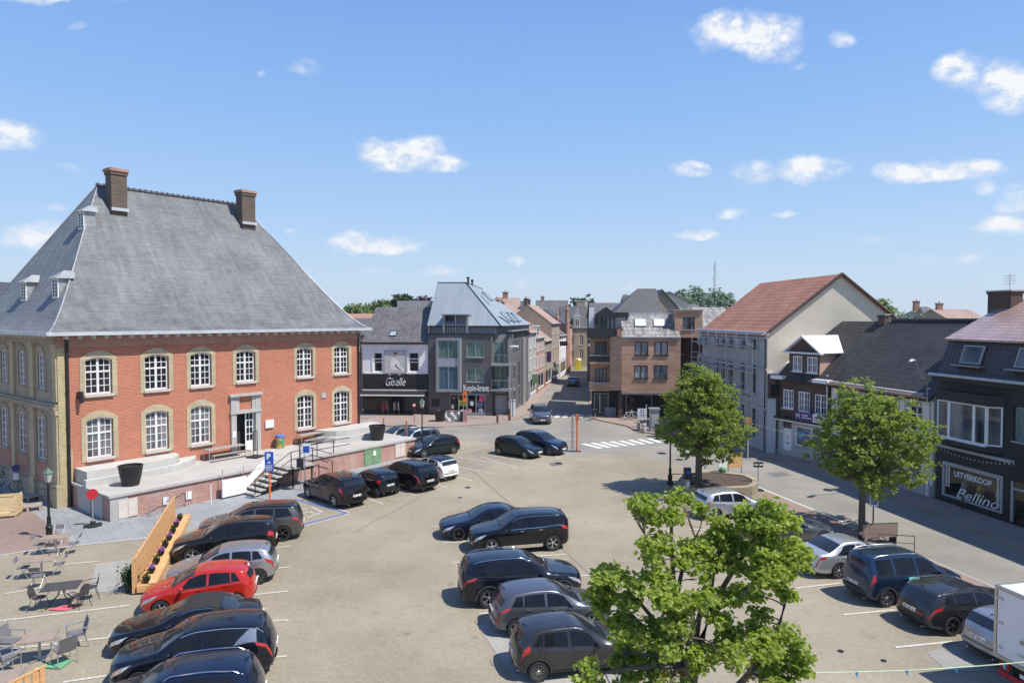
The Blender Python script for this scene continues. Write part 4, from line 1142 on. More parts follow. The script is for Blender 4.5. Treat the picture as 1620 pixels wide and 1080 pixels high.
m.build('shop_front_frame', M['zinc_frame'], ko)
m = MB(); m.quad((r[0], .07, r[2] + .2), (r[1], .07, r[2] + .2), (r[1], .07, r[3] - .1), (r[0], .07, r[3] - .1)); sw = m.build('shop_window', M['clear'], ko)
rs = random.Random(3)
stk = [plain('sticker_pink', (.7, .3, .35), .6), plain('sticker_lime', (.5, .6, .03), .6), plain('sticker_white', (.65, .66, .68), .6), plain('sticker_blue', (.12, .2, .3), .6), plain('sticker_deep_pink', (.6, .08, .15), .6)]
def sticker(x0, x1, y0, y1, mi, n=0):
	a, b, c, d = KOP.rect(x0, x1, y0, y1, .06)
	mm = MB()
	if n: mm.poly([((a + b) / 2 + (b - a) / 2 * math.cos(q * 2 * math.pi / 12) * (1 if q % 2 else .85), .055, (c + d) / 2 + (d - c) / 2 * math.sin(q * 2 * math.pi / 12)) for q in range(12)])
	else: mm.quad((a, .05, c), (b, .05, c), (b, .05, d), (a, .05, d))
	return mm.build('window_sticker', stk[mi], sw)
m_ = sticker(725, 737, 633, 642, 1)
for a in ((713, 719, 648, 654, 0, 1), (728, 736, 647, 653, 2, 1), (740, 747, 646, 655, 0, 1), (756, 765, 645, 656, 2, 1), (758, 766, 625, 635, 4), (743, 750, 634, 642, 2, 1), (755, 764, 636, 644, 3), (714, 718, 640, 646, 2), (716, 720, 627, 631, 4, 1)): sticker(*a)
m = MB(); zt = [KOP.px(731, yy, .04)[1] for yy in (635.5, 638, 640.5)]; a0 = KOP.s(727); a1 = KOP.s(735)
for z in zt: m.quad((a0, .045, z - .05), (a1, .045, z - .05), (a1, .045, z + .05), (a0, .045, z + .05))
m.build('sticker_text', M['black_clad'], sw)
m = MB(); a = KOP.px(733, 619.5); b = KOP.px(773, 611)
text_mesh(m, 'Kopie-krant', .95, Matrix.Translation((a[0], -.06, a[1] + .12)), extrude=.03, bold=.01, width=b[0] - a[0]); m.build('lettering', M['white'], ko)
m = MB(); a = KOP.rect(683, 695, 632, 641)
for k in range(4): m.box(a[0] + .1, a[1] - .1, -.05, -.003, a[2] + k * .17, a[2] + k * .17 + .06)
m.box(a[0], a[1], -.03, -.002, a[2] - .1, a[3] + .1); m.build('letter_box', M['dark_metal'], ko)
m = MB(); m.box(-.02, WK + .02, -.08, .25, zp, zp + .12); m.box(WK - .02, WK + .14, -.1, 2.2, zp + .0, zp + .13); m.build('parapet_cap', M['dark_metal'], ko)
za = KOP.px(730, 516, .8)[1]
T = [KOP.px(692, 447, 5.0), KOP.px(737, 447, 5.0)]
E0, E1 = KOP.px(680, 516, .6), KOP.px(792, 516, .6)
c1b = Mi @ SID.w(LS, -.1)
ridge = [Vector((T[0][0], 5.0, T[0][1])), Vector((T[1][0], 5.0, T[1][1]))]
far = Mi @ atY(763, 452, 92); far.z = T[1][1] - .2
er = Vector((c1b.x + .3, c1b.y, za)); e0 = Vector((E0[0] - .3, .5, za)); e1 = Vector((E1[0] + .1, .5, za))
zinc, nt, bs, out = nodes_of('zinc_roof')
v = uvn(nt); b = N(nt, 'ShaderNodeTexBrick', offset=.37); b.inputs['Scale'].default_value = 1; b.inputs['Brick Width'].default_value = .45; b.inputs['Row Height'].default_value = 6; b.inputs['Mortar Size'].default_value = .02
b.inputs['Color1'].default_value = (.27, .315, .335, 1); b.inputs['Color2'].default_value = (.31, .355, .375, 1); b.inputs['Mortar'].default_value = (.21, .24, .27, 1); nt.links.new(v, b.inputs[0])
f = noise_fac(nt, v, .8, 5, .3, .7, stretch=(1, .3, 1)); c = mixc(nt, .3, b.outputs[0], mixc(nt, f, (.26, .3, .33), (.42, .45, .47))); nt.links.new(c, bs.inputs['Base Color']); bs.inputs['Metallic'].default_value = .25; bs.inputs['Roughness'].default_value = .5
M['zinc_roof'] = zinc
m = MB()
m.quad(e0, e1, ridge[1], ridge[0]); m.quad(e1, er, far, ridge[1]); m.poly([er, Vector((far.x - 6, far.y + 2, za)), far]); m.quad(Vector((e0.x, 12, za)), e0, ridge[0], Vector((ridge[0].x, 12, ridge[0].z)))
m.quad(ridge[0], ridge[1], far, Vector((ridge[0].x, 12, ridge[0].z)))
krf = m.build('roof', M['zinc_roof'], ko)
m = MB(); m.tube(ridge[1], e1, .07, n=6); m.tube(ridge[0], ridge[1], .07, n=6); m.tube(ridge[1], far, .07, n=6); m.tube(e0, e1, .08, n=6); m.tube(e1, er, .08, n=6)
for k in range(7):
	q = e1.lerp(er, (k + .6) / 7.5); q2 = ridge[1].lerp(far, (k + .6) / 7.5)
	pass
m.build('seam_flashing', M['dark_metal'], krf)
nrm = (ridge[1] - e1).cross(er - e1).normalized();
ux = (er - e1).normalized(); uy = ux.cross(nrm)
if uy.z < 0: uy = -uy
for fu, fv in ((.38, .62), (.5, .12), (.66, .12), (.3, .12)):
	q = e1.lerp(er, fu); q2 = ridge[1].lerp(far, fu); c = q.lerp(q2, fv + .05) + (nrm if nrm.z > 0 else -nrm) * .22
	skylight(krf, c, ux, uy, .9, 1.5)
m = MB()
for q in (ridge[1] + Vector((.2, .3, 0)), ridge[1].lerp(far, .35)): m.lathe(q, [(.12, -.2), (.12, .45), (.2, .5), (.2, .6), (.05, .7)], 8)
m.build('flue', M['dark_metal'], krf)
m = MB(); m.quad((.0, .75, zp), (WK + .3, .75, zp), (WK + .3, .75, za), (0, .75, za)); m.quad((WK + .3, .75, zp), Vector((c1b.x, c1b.y, zp)), Vector((c1b.x, c1b.y, za)), (WK + .3, .75, za)); m.build('attic_wall', M['grey_clad'], ko)
m = MB(); m.quad((-.02, .1, zp), (WK, .1, zp), (WK + 2, 6, zp + .0), (-.02, 6, zp + .0)); m.build('flat_roof', M['dark_metal'], ko)
m = MB(); m.quad((0, 12, 0), (0, 0, 0), (0, 0, za), (0, 12, za)); m.build('party_wall', M['brick_grey'], ko)
r = KOP.rect(701.5, 741.5, 498.5, 527, .7)
m = MB(); m.box(r[0], r[0] + .25, .35, 3.0, zp + .1, r[3]); m.box(r[1] - .25, r[1], .35, 3.0, zp + .1, r[3]); m.box(r[0] - .1, r[1] + .1, .2, 3.2, r[3], r[3] + .12); dk = m.build('dormer', M['grey_clad'], ko)
m = MB(); m.quad((r[0] + .25, 1.0, zp + .1), (r[1] - .25, 1.0, zp + .1), (r[1] - .25, 1.0, r[3]), (r[0] + .25, 1.0, r[3])); m.build('pane', M['pane_veil'], dk)
m = MB(); m.box((r[0] + r[1]) / 2 - .08, (r[0] + r[1]) / 2 + .08, .5, .98, zp + .1, r[3]);
for k in range(9):
	x = r[0] + .25 + (r[1] - r[0] - .5) * k / 8; m.box(x - .015, x + .015, .35, .38, zp + .12, zp + 1.0)
m.box(r[0] + .2, r[1] - .2, .34, .39, zp + 1.0, zp + 1.05); m.build('railing', M['zinc_frame'], dk)
def row_house(pl, s0, s1, depth, ze, zr, label, wall_m, roof_m, floors, nwin, cat='house', frame='white', group=None, ground='pane', chim=(), parapet=None, wz=1.55, ww=1.0, base=None, zg=3.1, dormer=None, lowm=None, skirt=True, roofwin=(), over=.25, name='terraced_house', surround=None, door_m='dark_metal'):
	t = thing(name, label, cat, pl.w(s0, 0), pl.rot, group)
	W = s1 - s0; f = Front(Plane(pl.w(s0, 0), pl.d), t); f.depth = .12
	zs = [zg + (ze - zg) * (k + .5) / floors for k in range(floors)]
	for zc in zs:
		h = min(wz, (ze - zg) / floors * .68)
		for j in range(nwin):
			xc = W * (j + .5) / nwin
			f.window((xc - ww / 2, xc + ww / 2, zc - h / 2, zc + h / 2), 2, 2, frame, 'pane_veil', fw=.08, mid=.06, bar=.03, silld=.12)
			if surround:
				m = MB(); a, b, c, d = xc - ww / 2, xc + ww / 2, zc - h / 2, zc + h / 2
				m.box(a - .16, a - .01, -.05, -.002, c, d + .15); m.box(b + .01, b + .16, -.05, -.002, c, d + .15); m.box(a - .01, b + .01, -.05, -.002, d + .01, d + .15); m.build('window_surround', M[surround], t)
	dw = .95
	f.holes.append((.35, .35 + dw, .12, 2.45))
	m = MB(); m.box(.35, .35 + dw, .06, .11, .12, 2.45); m.build('door', M[door_m], t)
	if W - 1.9 > .8: f.window((1.75, W - .35, .6, 2.6), 2, 1, frame, ground, fw=.08, mid=.08)
	m = MB(); wall(m, 0, W, 0 if not lowm else zg - .15, ze, f.holes, depth=.12); plane_box(m, 0, W, 0, depth, 0, ze, top=False); gable_ends(m, 0, W, 0, depth, ze, zr); m.build('wall', M[wall_m], t)
	if lowm:
		m = MB(); wall(m, 0, W, 0, zg - .15, f.holes, depth=.12); m.build('ground_floor_wall', M[lowm], t)
	m = MB(); m.box(0, W, -.06, -.003, zg - .2, zg - .05); m.box(0, W, -.16, -.003, ze - .22, ze - .04); m.build('string_course', M['stone_grey'], t)
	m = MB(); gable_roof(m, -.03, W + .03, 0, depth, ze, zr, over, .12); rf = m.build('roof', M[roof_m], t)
	m = MB(); m.tube((0, -over - .05, ze - .12), (W, -over - .05, ze - .12), .07, n=6); m.build('gutter', M['gutter_zinc'], t)
	for x, y, z1 in chim: chimney(t, x, y, min(ze, z1 - 2), z1, .8, .6, 'brick_house' if 'red' in label or 'orange' in label else 'brick_chimney')
	if dormer:
		x, w, h = dormer; k = (zr - ze) / (depth / 2)
		m = MB(); m.box(x - w / 2, x + w / 2, .35, 3.0, ze - .1, ze + h); m.box(x - w / 2 - .12, x + w / 2 + .12, .2, 3.1, ze + h, ze + h + .12); d = m.build('dormer', M['white'], t)
		f.window((x - w / 2 + .12, x + w / 2 - .12, ze + .15, ze + h - .12), 2, 1, 'white', 'pane', fw=.06, mid=.05, hole=False, y=.3, sill=None, parent=t, name='dormer_window')
	k = (zr - ze) / (depth / 2)
	for x, y in roofwin: skylight(rf, (x, y, ze + y * k + .02), (1, 0, 0), (0, 1, k), .8, 1.0)
	return t
ROW = plane2(at(835.5, 633.7), at(895, 590))
s_ = lambda Z: (Z - ROW.p0.y) / ROW.d.y
h1 = row_house(ROW, .05, s_(95), 9, 8.9, 12.2, 'narrow rendered house with orange roof next after the grey corner building', 'stone_grey', 'tile_orange', 2, 2, chim=((1.0, 4.3, 13.2), (5.6, 4.6, 13.0)), lowm='grey_plaster', surround='white')
h2 = row_house(ROW, s_(95) + .03, s_(103), 9, 8.0, 11.2, 'pink brick house with pale dormer box in the left hand street row', 'brick_pink', 'tile_pink', 2, 3, lowm='brick_pink', dormer=(3.6, 2.6, 1.5), surround='white')
h3 = row_house(ROW, s_(103) + .03, s_(111.5), 8, 7.3, 10.2, 'tan brick house with purple banner halfway down the left street row', 'brick_tan', 'tile_pink', 2, 3, lowm='brick_pink', surround='stone_grey')
h4 = row_house(ROW, s_(111.5) + .03, s_(122), 8, 9.9, 12.9, 'tall tan brick house whose bare gable rises above its lower neighbour', 'brick_tan', 'tile_pink', 3, 3, chim=((2, 4.6, 14.0), (4.6, 4.6, 13.9)), lowm='stone_grey')
h5 = row_house(ROW, s_(122) + .03, s_(133), 8, 7.6, 10.6, 'low white fronted house before the red brick pinnacle', 'white_plaster', 'tile_grey', 2, 3, lowm='white_plaster', roofwin=((2, 2), (5, 2), (8, 2)))
ROWR = plane2(at(934.5, 588), at(934.5, 650))  # hidden right-hand houses, added to cast the shadow on the street
sr = lambda Z: (ROWR.p0.y - Z) / abs(ROWR.d.y)
for (za, zb, e_h, r_h, lab, wm) in ((136, 126, 7.8, 10.6, 'unseen tan brick house farthest along the right side, added to shade the street', 'brick_tan'), (125.9, 116, 6.2, 9.0, 'unseen low brick house on the right side, added to shade the street', 'brick_house'), (115.9, 107, 8.6, 11.2, 'unseen taller rendered house on the right side, added to shade the street', 'cream_grey'), (106.9, 97, 6.8, 9.6, 'unseen pink brick house on the right side, added to shade the street', 'brick_pink'), (96.9, 87, 8.2, 10.6, 'unseen brown brick house just behind the corner apartments, added to shade the street', 'brick_tan')):
	row_house(ROWR, sr(za), sr(zb), 8, e_h, r_h, lab, wm, 'tile_grey', 2, 3, lowm='stone_grey')
def hang_sign(pl, s, z, h, w, mat, label, cat='sign', group=None):
	p = pl.w(s, 0, z); t = thing('hanging_sign', label, cat, p, pl.rot, group)
	m = MB(); m.box(-.03, .03, -w - .2, -.2, -h, 0); m.build('panel', M[mat], t)
	m = MB(); m.tube((0, 0, -.05), (0, -w - .2, -.05), .02); m.build('bracket', M['black_iron'], t)
	return t
hang_sign(ROW, s_(104), 5.6, 1.6, .7, 'purple_sign', 'purple banner hung from the brick house in the side street')
hang_sign(ROW, s_(90), 3.3, 1.2, .8, 'green_paint', 'dark green sign hung at the end of the grey corner building')
hang_sign(ROW, s_(121), 6.6, .8, 1.4, 'black_clad', 'black board sign hung far down the side street row')
CH = Plane(ROW.w(s_(133.5), 0), ROW.d)
ch = thing('red_brick_building', 'red brick building with slim tall corner pinnacle near the street end', 'building', CH.p0, CH.rot)
m = MB(); plane_box(m, 0, 12, 0, 9, 0, 9.2, front=True, top=False); gable_ends(m, 0, 12, 0, 9, 9.2, 12.4); m.build('wall', M['brick_house'], ch)
m = MB(); gable_roof(m, 0, 12, 0, 9, 9.2, 12.4); m.build('roof', M['slate_dark'], ch)
for x, y, z in ((0, -.1, 14.2), (1.6, -.1, 12.0), (0, 1.8, 12.6)):
	m = MB(); m.lathe((x, y, 0), [(.55, 0), (.5, 6), (.38, 6.2), (.36, z - 2.2), (.42, z - 2.1), (.42, z - 1.8), (.3, z - 1.7), (.02, z)], 8); m.build('pinnacle', M['brick_house'], ch)
chf = Front(CH, ch)
for s in (3, 6, 9):
	for z in (1.2, 4.0, 6.6): chf.window((s - .5, s + .5, z, z + 1.7), 2, 2, 'white', 'pane', hole=False, fw=.1, mid=.06)
EN = Plane(atY(897, 585, 150), (1, .06))
en = thing('brick_house', 'old tan brick house with slate roof and stepped dormer closing the street', 'house', (EN.p0.x, EN.p0.y, 0), EN.rot)
e = Front(EN, en); e.depth = .15
ee = EN.px(915, 517)[1]; er_ = EN.px(915, 484, 5)[1]
for a, b in ((902, 908), (916.5, 923)):
	e.winpx(a, b, 530, 546, cols=2, rows=4, frame='cream', pane='pane', fw=.14, mid=.12); e.winpx(a, b, 553, 567, cols=2, rows=4, frame='cream', pane='pane', fw=.14, mid=.12, arch=.2)
WE = EN.s(958)
m = MB(); wall(m, -1, WE, 0, ee, e.holes); plane_box(m, -1, WE, 0, 10, 0, ee, top=False); gable_ends(m, -1, WE, 0, 10, ee, er_); m.build('wall', M['brick_tan'], en)
m = MB(); gable_roof(m, -1, WE, 0, 10, ee, er_); m.build('roof', M['slate_dark'], en)
a = EN.px(913, 517)[0]
m = MB(); m.box(a - .85, a + .85, -.05, 2.5, ee - .2, ee + 2.0, 0)
for k in range(4): m.box(a - .95 + .22 * k, a + .95 - .22 * k, -.08, .25, ee + 2.0 + .35 * k, ee + 2.0 + .35 * (k + 1), 1)
m.lathe((a, .1, ee + 3.4), [(.15, 0), (.2, .3), (.02, .7)], 8, 1); m.build('stepped_dormer', [M['brick_tan'], M['stone_grey']], en)
e.window((a - .5, a + .5, ee + .2, ee + 1.8), 2, 3, 'white', 'pane', hole=False, y=-.1, fw=.1, mid=.08, sill=None)
m = MB(); m.box(-1, WE, -.2, -.003, ee - .25, ee - .05); m.build('cornice', M['stone_grey'], en)
BRK = plane2(at(983, 663.5), at(1077, 665))
br = thing('apartment_building', 'pinkish brown brick corner block with mottled roof and two bright roof windows', 'apartment building', BRK.p0, BRK.rot)
b_ = Front(BRK, br); b_.depth = .16
WB = BRK.s(1077)
zo = BRK.px(1030, 622)[1]; zt = BRK.px(1030, 532)[1]
for (a, b, c, d) in ((1004, 1025.6, 540.2, 561.6), (1035, 1056.8, 540.2, 561.6), (1003.2, 1024.7, 578, 599), (1034, 1056, 578, 599)):
	b_.winpx(a, b, c, d, cols=2, rows=1, frame='dark_metal', pane='pane_white', fw=.09, mid=.12, sill='dark_metal')
m = MB(); wall(m, 0, WB, zo, zt, b_.holes, depth=.16); m.quad((WB, 0, zo), (WB, 9, zo), (WB, 9, zt), (WB, 0, zt)); m.build('wall', M['brick_brown'], br)
m = MB(); m.quad((0, 0, zo), (0, 9, zo), (WB, 9, zo), (WB, 0, zo)); m.box(-.0, WB, .02, .12, zo - .15, zo - .002); m.build('soffit', M['grey_clad'], br)
CAx, CAy = BRK.px(965, 617, .75)[0], .75
zb0 = zo + .25
m = MB(); m.quad((CAx, CAy, zb0), (0, 0, zb0), (0, 0, zt), (CAx, CAy, zt)); m.quad((CAx, CAy, zb0), (CAx, CAy + 1.4, zb0), (0, 1.4, zb0), (0, 0, zb0)); m.quad((CAx, CAy + 2, zb0), (CAx, CAy, zb0), (CAx, CAy, zt), (CAx, CAy + 2, zt)); m.build('bay', M['brick_brown'], br)
RB = Plane(BRK.w(CAx, 2.0), (-1 * -1, .02))
LX = BRK.px(934, 600, 2.2)[0]
rb = Front(Plane(BRK.w(LX, 2.2), BRK.d), br, BRK.M); rb.depth = .1
wl = CAx - LX + .2
for z0 in (zo + .45, zo + 3.35): rb.window((.5, wl - .5, z0, z0 + 2.0), 3, 1, 'dark_metal', 'pane_veil', fw=.09, bar=.08, sill=None)
m = rb.mb(); wall(m, 0, wl, zb0 - .2, zt, rb.holes, depth=.1); m.quad((0, 12, zb0 - .2), (0, 0, zb0 - .2), (0, 0, zt), (0, 12, zt)); m.build('recess_wall', M['brick_brown'], br)
for k, z0 in enumerate((zo + .1, zo + 3.0)):
	m = MB(); m.box(LX - .1, CAx + .0, .85, 2.2, z0, z0 + .2); bb = m.build('balcony', M['brick_brown'], br)
	m = MB(); m.box(LX - .1, CAx + .0, .85, .95, z0 + .21, z0 + .85); m.box(LX - .1, LX, .95, 2.2, z0 + .21, z0 + .85); m.build('parapet', M['dark_metal'] if k else M['brick_brown'], bb)
	m = MB(); m.box(LX - .15, CAx + .05, .8, 1.0, z0 + .86, z0 + .92); m.build('rail', M['stone_grey'], bb)
m = MB(); gx0, gx1 = LX + .2, WB - .4
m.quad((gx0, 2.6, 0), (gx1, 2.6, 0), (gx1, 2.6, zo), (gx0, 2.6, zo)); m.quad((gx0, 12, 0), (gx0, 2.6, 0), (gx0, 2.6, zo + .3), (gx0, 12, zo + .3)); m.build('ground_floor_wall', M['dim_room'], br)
m = MB(); m.box(-.3, .15, .3, .75, 0, zo); m.box(WB - .6, WB - .2, .3, .8, 0, zo); islands(m.build('pillar', M['brick_dark'], br))
gf = Front(Plane(BRK.w(0, 2.5), BRK.d), br, BRK.M); gf.depth = .1
a = BRK.s(940, 2.5); bq = BRK.s(963, 2.5)
for s0, s1 in ((a, a + .7), (a + .75, bq - 1.0), (bq - .9, bq), (.6, 3.4)): gf.window((s0, s1, .25, 2.5), 1, 1, 'zinc_frame', 'pane', fw=.07, hole=False, sill=None)
m = MB(); m.box(bq - .4, bq + .8, 2.0, 2.45, .1, 1.0); m.build('counter', M['grey_clad'], br)
ym = 2.6; zq = BRK.px(1030, 497, ym)[1]
km = (zq - zt) / ym
m = MB(); slab(m, [(.0, -.12, zt - .05), (WB, -.12, zt - .05), (WB - .35, ym, zq), (.0, ym, zq)], .14); m.quad((0, ym, zq), (WB, ym, zq), (WB, 9, zq - .6), (0, 9, zq - .6)); rr_ = m.build('roof', M['tile_mottled'], br)
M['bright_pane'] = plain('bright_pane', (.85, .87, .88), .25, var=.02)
for (a, b, c, d) in ((1005, 1021.5, 501.5, 513.5), (1035, 1051, 501.5, 513.3)):
	q = BRK.px((a + b) / 2, (c + d) / 2, 1.5); skylight(rr_, (q[0], 1.5, zt + 1.55 * km + .03), (1, 0, 0), (0, 1, km), 1.15, 1.15, pane='bright_pane', frame='zinc_frame')
m = MB(); m.quad((0, 0, zt), (0, 0 + ym, zq), (0, 6, zq), (0, 6, zt)); m.box(-.5, .0, -.02, 1.2, zt, zt + .75); m.build('cheek_wall', M['brick_house'], br)
m = MB(); m.box(0, WB, -.16, -.02, zt - .12, zt - .02); m.box(0.4, WB - .3, ym - .05, ym + .1, zq, zq + .14); m.build('eaves_trim', M['gutter_zinc'], br)
px0, px1 = BRK.s(945, 1.8), BRK.s(972, 1.8)
zb = zt + .05; zh = BRK.px(958, 502, 1.8)[1]; zpk = BRK.px(958, 485, 1.8)[1]
m = MB()
for k in range(5):
	x = px0 + (px1 - px0) * k / 4; m.box(x - .09, x + .09, 1.75, 1.95, zb, zh)
m.prism([(px0 - .25, 1.6, zh), (px1 + .15, 1.6, zh), (px1 + .15, 1.6, zh + .35), ((px0 + px1) / 2, 1.6, zpk), (px0 - .25, 1.6, zh + .35)], (0, 4.5, 0)); m.box(px1 + .15, px1 + 1.5, 1.7, 5, zh, zh + .55)
pv = m.build('roof_pavilion', M['black_clad'], br)
m = MB(); m.quad((px0, 1.9, zb), (px1 + 1.2, 1.9, zb), (px1 + 1.2, 1.9, zh), (px0, 1.9, zh)); m.quad((px0, 6, zb), (px0, 1.9, zb), (px0, 1.9, zh), (px0, 6, zh)); m.build('pane', M['pane_white'], pv)
m = MB(); m.box(LX - .4, CAx + 1.3, .55, .7, zt - .1, zt + .85); m.box(LX - .4, LX - .25, .7, 2.3, zt - .1, zt + .85); m.box(LX - .4, .0, .7, 9, zt - .22, zt - .12); m.build('roof_terrace_parapet', M['black_clad'], br)
m = MB(); m.box(px0 - .9, px0 - .35, 3, 5, zt, zh + 1.1); m.build('white_stack', M['white'], br)
bx0, bx1 = BRK.s(1067.5, .6), BRK.s(1111, .6)
zx0, zx1 = BRK.px(1090, 534, .6)[1], BRK.px(1090, 491, .6)[1]
bxf = Front(Plane(BRK.w(0, .6), BRK.d), br, BRK.M); bxf.depth = .2
bxf.holes = []
bxf.window((BRK.s(1080, .6), BRK.s(1099, .6), BRK.px(1090, 521, .6)[1], BRK.px(1090, 502, .6)[1]), 2, 1, 'dark_metal', 'pane_veil', fw=.08, mid=.08)
m = bxf.mb(); wall(m, bx0, bx1, zx0, zx1, bxf.holes, depth=.2); plane_box(m, bx0, bx1, 0, 7, zx0, zx1); m.quad((bx0, 0, zx0), (bx1, 0, zx0), (bx1, 7, zx0), (bx0, 7, zx0)); m.build('upper_box', M['brick_brown'], br)
m = MB(); m.box(bx0 - .1, bx1 + .1, .45, 7.6, zx1, zx1 + .12); m.build('box_cap', M['stone_grey'], br)
lk = Front(Plane(BRK.w(0, 2.2), BRK.d), br, BRK.M)
m = lk.mb(); m.quad((WB, 0, 0), (bx1 + .5, 0, 0), (bx1 + .5, 0, zx0), (WB, 0, zx0)); m.quad((bx1, -1.6, 0), (bx1, 6, 0), (bx1, 6, zx0), (bx1, -1.6, zx0)); m.build('link_wall', M['brick_dark'], br)
lk.window((WB + .05, WB + .55, BRK.px(1080, 560, 2.2)[1], BRK.px(1080, 546, 2.2)[1]), 1, 1, 'dark_metal', 'pane_veil', hole=False); lk.window((WB + .2, bx1 - .3, 3.6, 5.8), 2, 1, 'dark_metal', 'pane', hole=False, sill=None)
m = MB(); m.box(WB, bx1, 1.6, 2.15, 3.0, 3.2); m.build('link_ledge', M['brick_dark'], br)
NC = at(1211.7, 716.5)
da = Vector((-.081, 1, 0)).normalized()
LSH = 14.2
SH = Plane(NC + da * LSH, -da)
sh = thing('rendered_house', 'tall grey rendered house with long red tiled roof and bare cream gable', 'house', SH.p0, SH.rot)
f = Front(SH, sh); f.depth = .18
zE = 9.6
zr1 = SH.rect(1190.4, 1197.8, 537, 552.6)[2:]; zr2 = SH.rect(1190.4, 1198.5, 577, 621.5)[2:]; zr3 = SH.rect(1191, 1198.7, 641, 690.5)[2:]
for k, (a, b) in enumerate(((1190.4, 1198), (1174, 1180), (1155, 1160), (1143.5, 1148), (1132.5, 1137), (1117, 1121), (1107, 1110))):
	s0, s1 = SH.s(a), SH.s(b)
	c = (s0 + s1) / 2; w2 = .5
	for zz in (zr1, zr2, zr3):
		f.window((c - w2, c + w2, zz[0], zz[1]), 2, 3 if zz is zr2 else 2, 'grey_clad', 'pane', fw=.08, mid=.07, transom=.7 if zz is not zr1 else None, sill='stone_grey', silld=.18)
		m = MB(); m.box(c - w2 - .2, c - w2 - .01, -.07, -.002, zz[0] - .1, zz[1] + .2); m.box(c + w2 + .01, c + w2 + .2, -.07, -.002, zz[0] - .1, zz[1] + .2); m.box(c - w2 - .01, c + w2 + .01, -.07, -.002, zz[1] + .01, zz[1] + .2); m.build('window_surround', M['grey_plaster'], sh)
m = MB(); wall(m, 0, LSH, 0, zE, f.holes, depth=.18); m.quad((0, 12, 0), (0, 0, 0), (0, 0, zE), (0, 12, zE)); m.build('wall', M['grey_plaster'], sh)
yR = 5.93; zR = 14.2
m = MB(); m.poly([(LSH, 0, 0), (LSH, 12, 0), (LSH, 12, zE), (LSH, yR, zR - .15), (LSH, 0, zE)]); m.poly([(0, 12, zE), (0, 0, zE), (0, yR, zR - .15)]); islands(m.build('gable_wall', M['gable_plaster'], sh))
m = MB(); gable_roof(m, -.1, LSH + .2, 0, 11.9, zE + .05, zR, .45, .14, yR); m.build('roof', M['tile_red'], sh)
m = MB()
for a, b in (((LSH + .22, -.45, zE - .3), (LSH + .22, yR, zR + .02)), ((LSH + .22, yR, zR + .02), (LSH + .22, 12.3, zE - .3))): m.tube(a, b, .11, n=6)
m.build('verge_board', M['brick_dark'], sh)
m = MB(); m.box(-.1, LSH + .1, -.3, -.003, zE - .55, zE - .25); m.box(-.1, LSH + .3, -.55, -.003, zE - .25, zE - .08); m.box(0, LSH, -.12, -.004, 6.55, 6.7); m.box(0, LSH, -.18, -.004, 3.35, 3.6); m.box(0, LSH + .02, -.1, -.005, 0, .9); m.build('cornice', M['grey_plaster'], sh)
m = MB(); m.tube((-.1, -.6, zE - .05), (LSH + .9, -.6, zE - .05), .08, n=8); m.build('gutter', M['gutter_zinc'], sh)
downpipe(sh, LSH - .05, -.14, 0, zE - .2, 'dark_metal')
m = MB(); m.box(LSH + .003, LSH + .12, 1.1, 2.1, 0, 6.3); m.build('gable_pier', M['gable_plaster'], sh)
sc = thing('scaffolding', 'galvanised scaffold standing against the grey rendered house front', 'scaffold', SH.p0, SH.rot)
xs = [.4 + k * 2.15 for k in range(7)]
for x in xs:
	for y in (-1.25, -.45):
		m = MB(); m.tube((x, y, 0), (x, y, 9.9), .032, n=6); m.build('upright', M['galv'], sc)
for z in (2.4, 4.4, 6.4, 8.4):
	m = MB(); m.box(xs[0], xs[-1], -1.2, -.5, z, z + .05); m.build('platform', M['grey_wood'], sc)
	for dz, y in ((.5, -1.25), (1.0, -1.25), (0, -1.25), (0, -.45)):
		m = MB(); m.tube((xs[0] - .2, y - .03, z + dz), (xs[-1] + .2, y - .03, z + dz), .028, n=6); m.build('ledger', M['galv'], sc)
for k, x in enumerate(xs[:-1]):
	m = MB(); z = 2.4 + 2 * (k % 3); m.tube((x, -1.3, z), (x + 2.15, -1.3, z + 2), .025, n=6); m.build('brace', M['galv'], sc)
for z in (1.9, 3.4, 5.1, 6.9, 8.6):
	m = MB(); m.tube((xs[-1], -1.25, z), (xs[-1] + 1.0, -1.25, z), .035, n=6); m.tube((xs[-1], -.45, z), (xs[-1] + 1.0, -.45, z), .035, n=6); m.build('ledger', M['steel'], sc)
m = MB(); m.tube((xs[-1] + 1.0, -1.25, 0), (xs[-1] + 1.0, -1.25, 8.8), .035, n=6); m.build('upright', M['steel'], sc)
YW = plane2(at(1213, 716.8), at(1230, 718.4))
yw = thing('yard_wall', 'pale grey yard wall closing the gap between two houses', 'wall', YW.w(0, -.25), YW.rot)
m = MB(); m.box(0.02, YW.s(1230) - .02, 0, .3, 0, 4.3); m.build('wall', M['grey_plaster'], yw)
m = MB(); m.box(0, YW.s(1230) - .01, -.05, .35, 4.3, 4.4); m.build('coping', M['stone_grey'], yw)
yb = thing('gap_shade_box', 'dark brick box standing in for the shade in the gap above the yard wall', 'building', YW.w(.05, -.12), YW.rot)
m = MB(); m.box(0, YW.s(1230) - .1, 0, .4, 0, 6.3); m.build('wall', M['brick_dark'], yb)  # dark box in place of the shaded recess between the two houses
m = MB(); m.box(.2, .8, -.03, -.003, 4.6, 5.5); m.build('window', M['pane'], yb); m = MB(); m.box(.0, YW.s(1230) - .1, -.1, .4, 6.303, 6.4); m.build('canopy', M['gutter_zinc'], yb)
BH = plane2(at(1230, 718), at(1313, 737))
bh = thing('brick_house', 'narrow dark brick house with white pediment dormer and purple shop sign', 'house', BH.p0, BH.rot)
f = Front(BH, bh); f.depth = .12
WH = BH.s(1313); zg = BH.px(1260, 664)[1]; zEh = 6.25
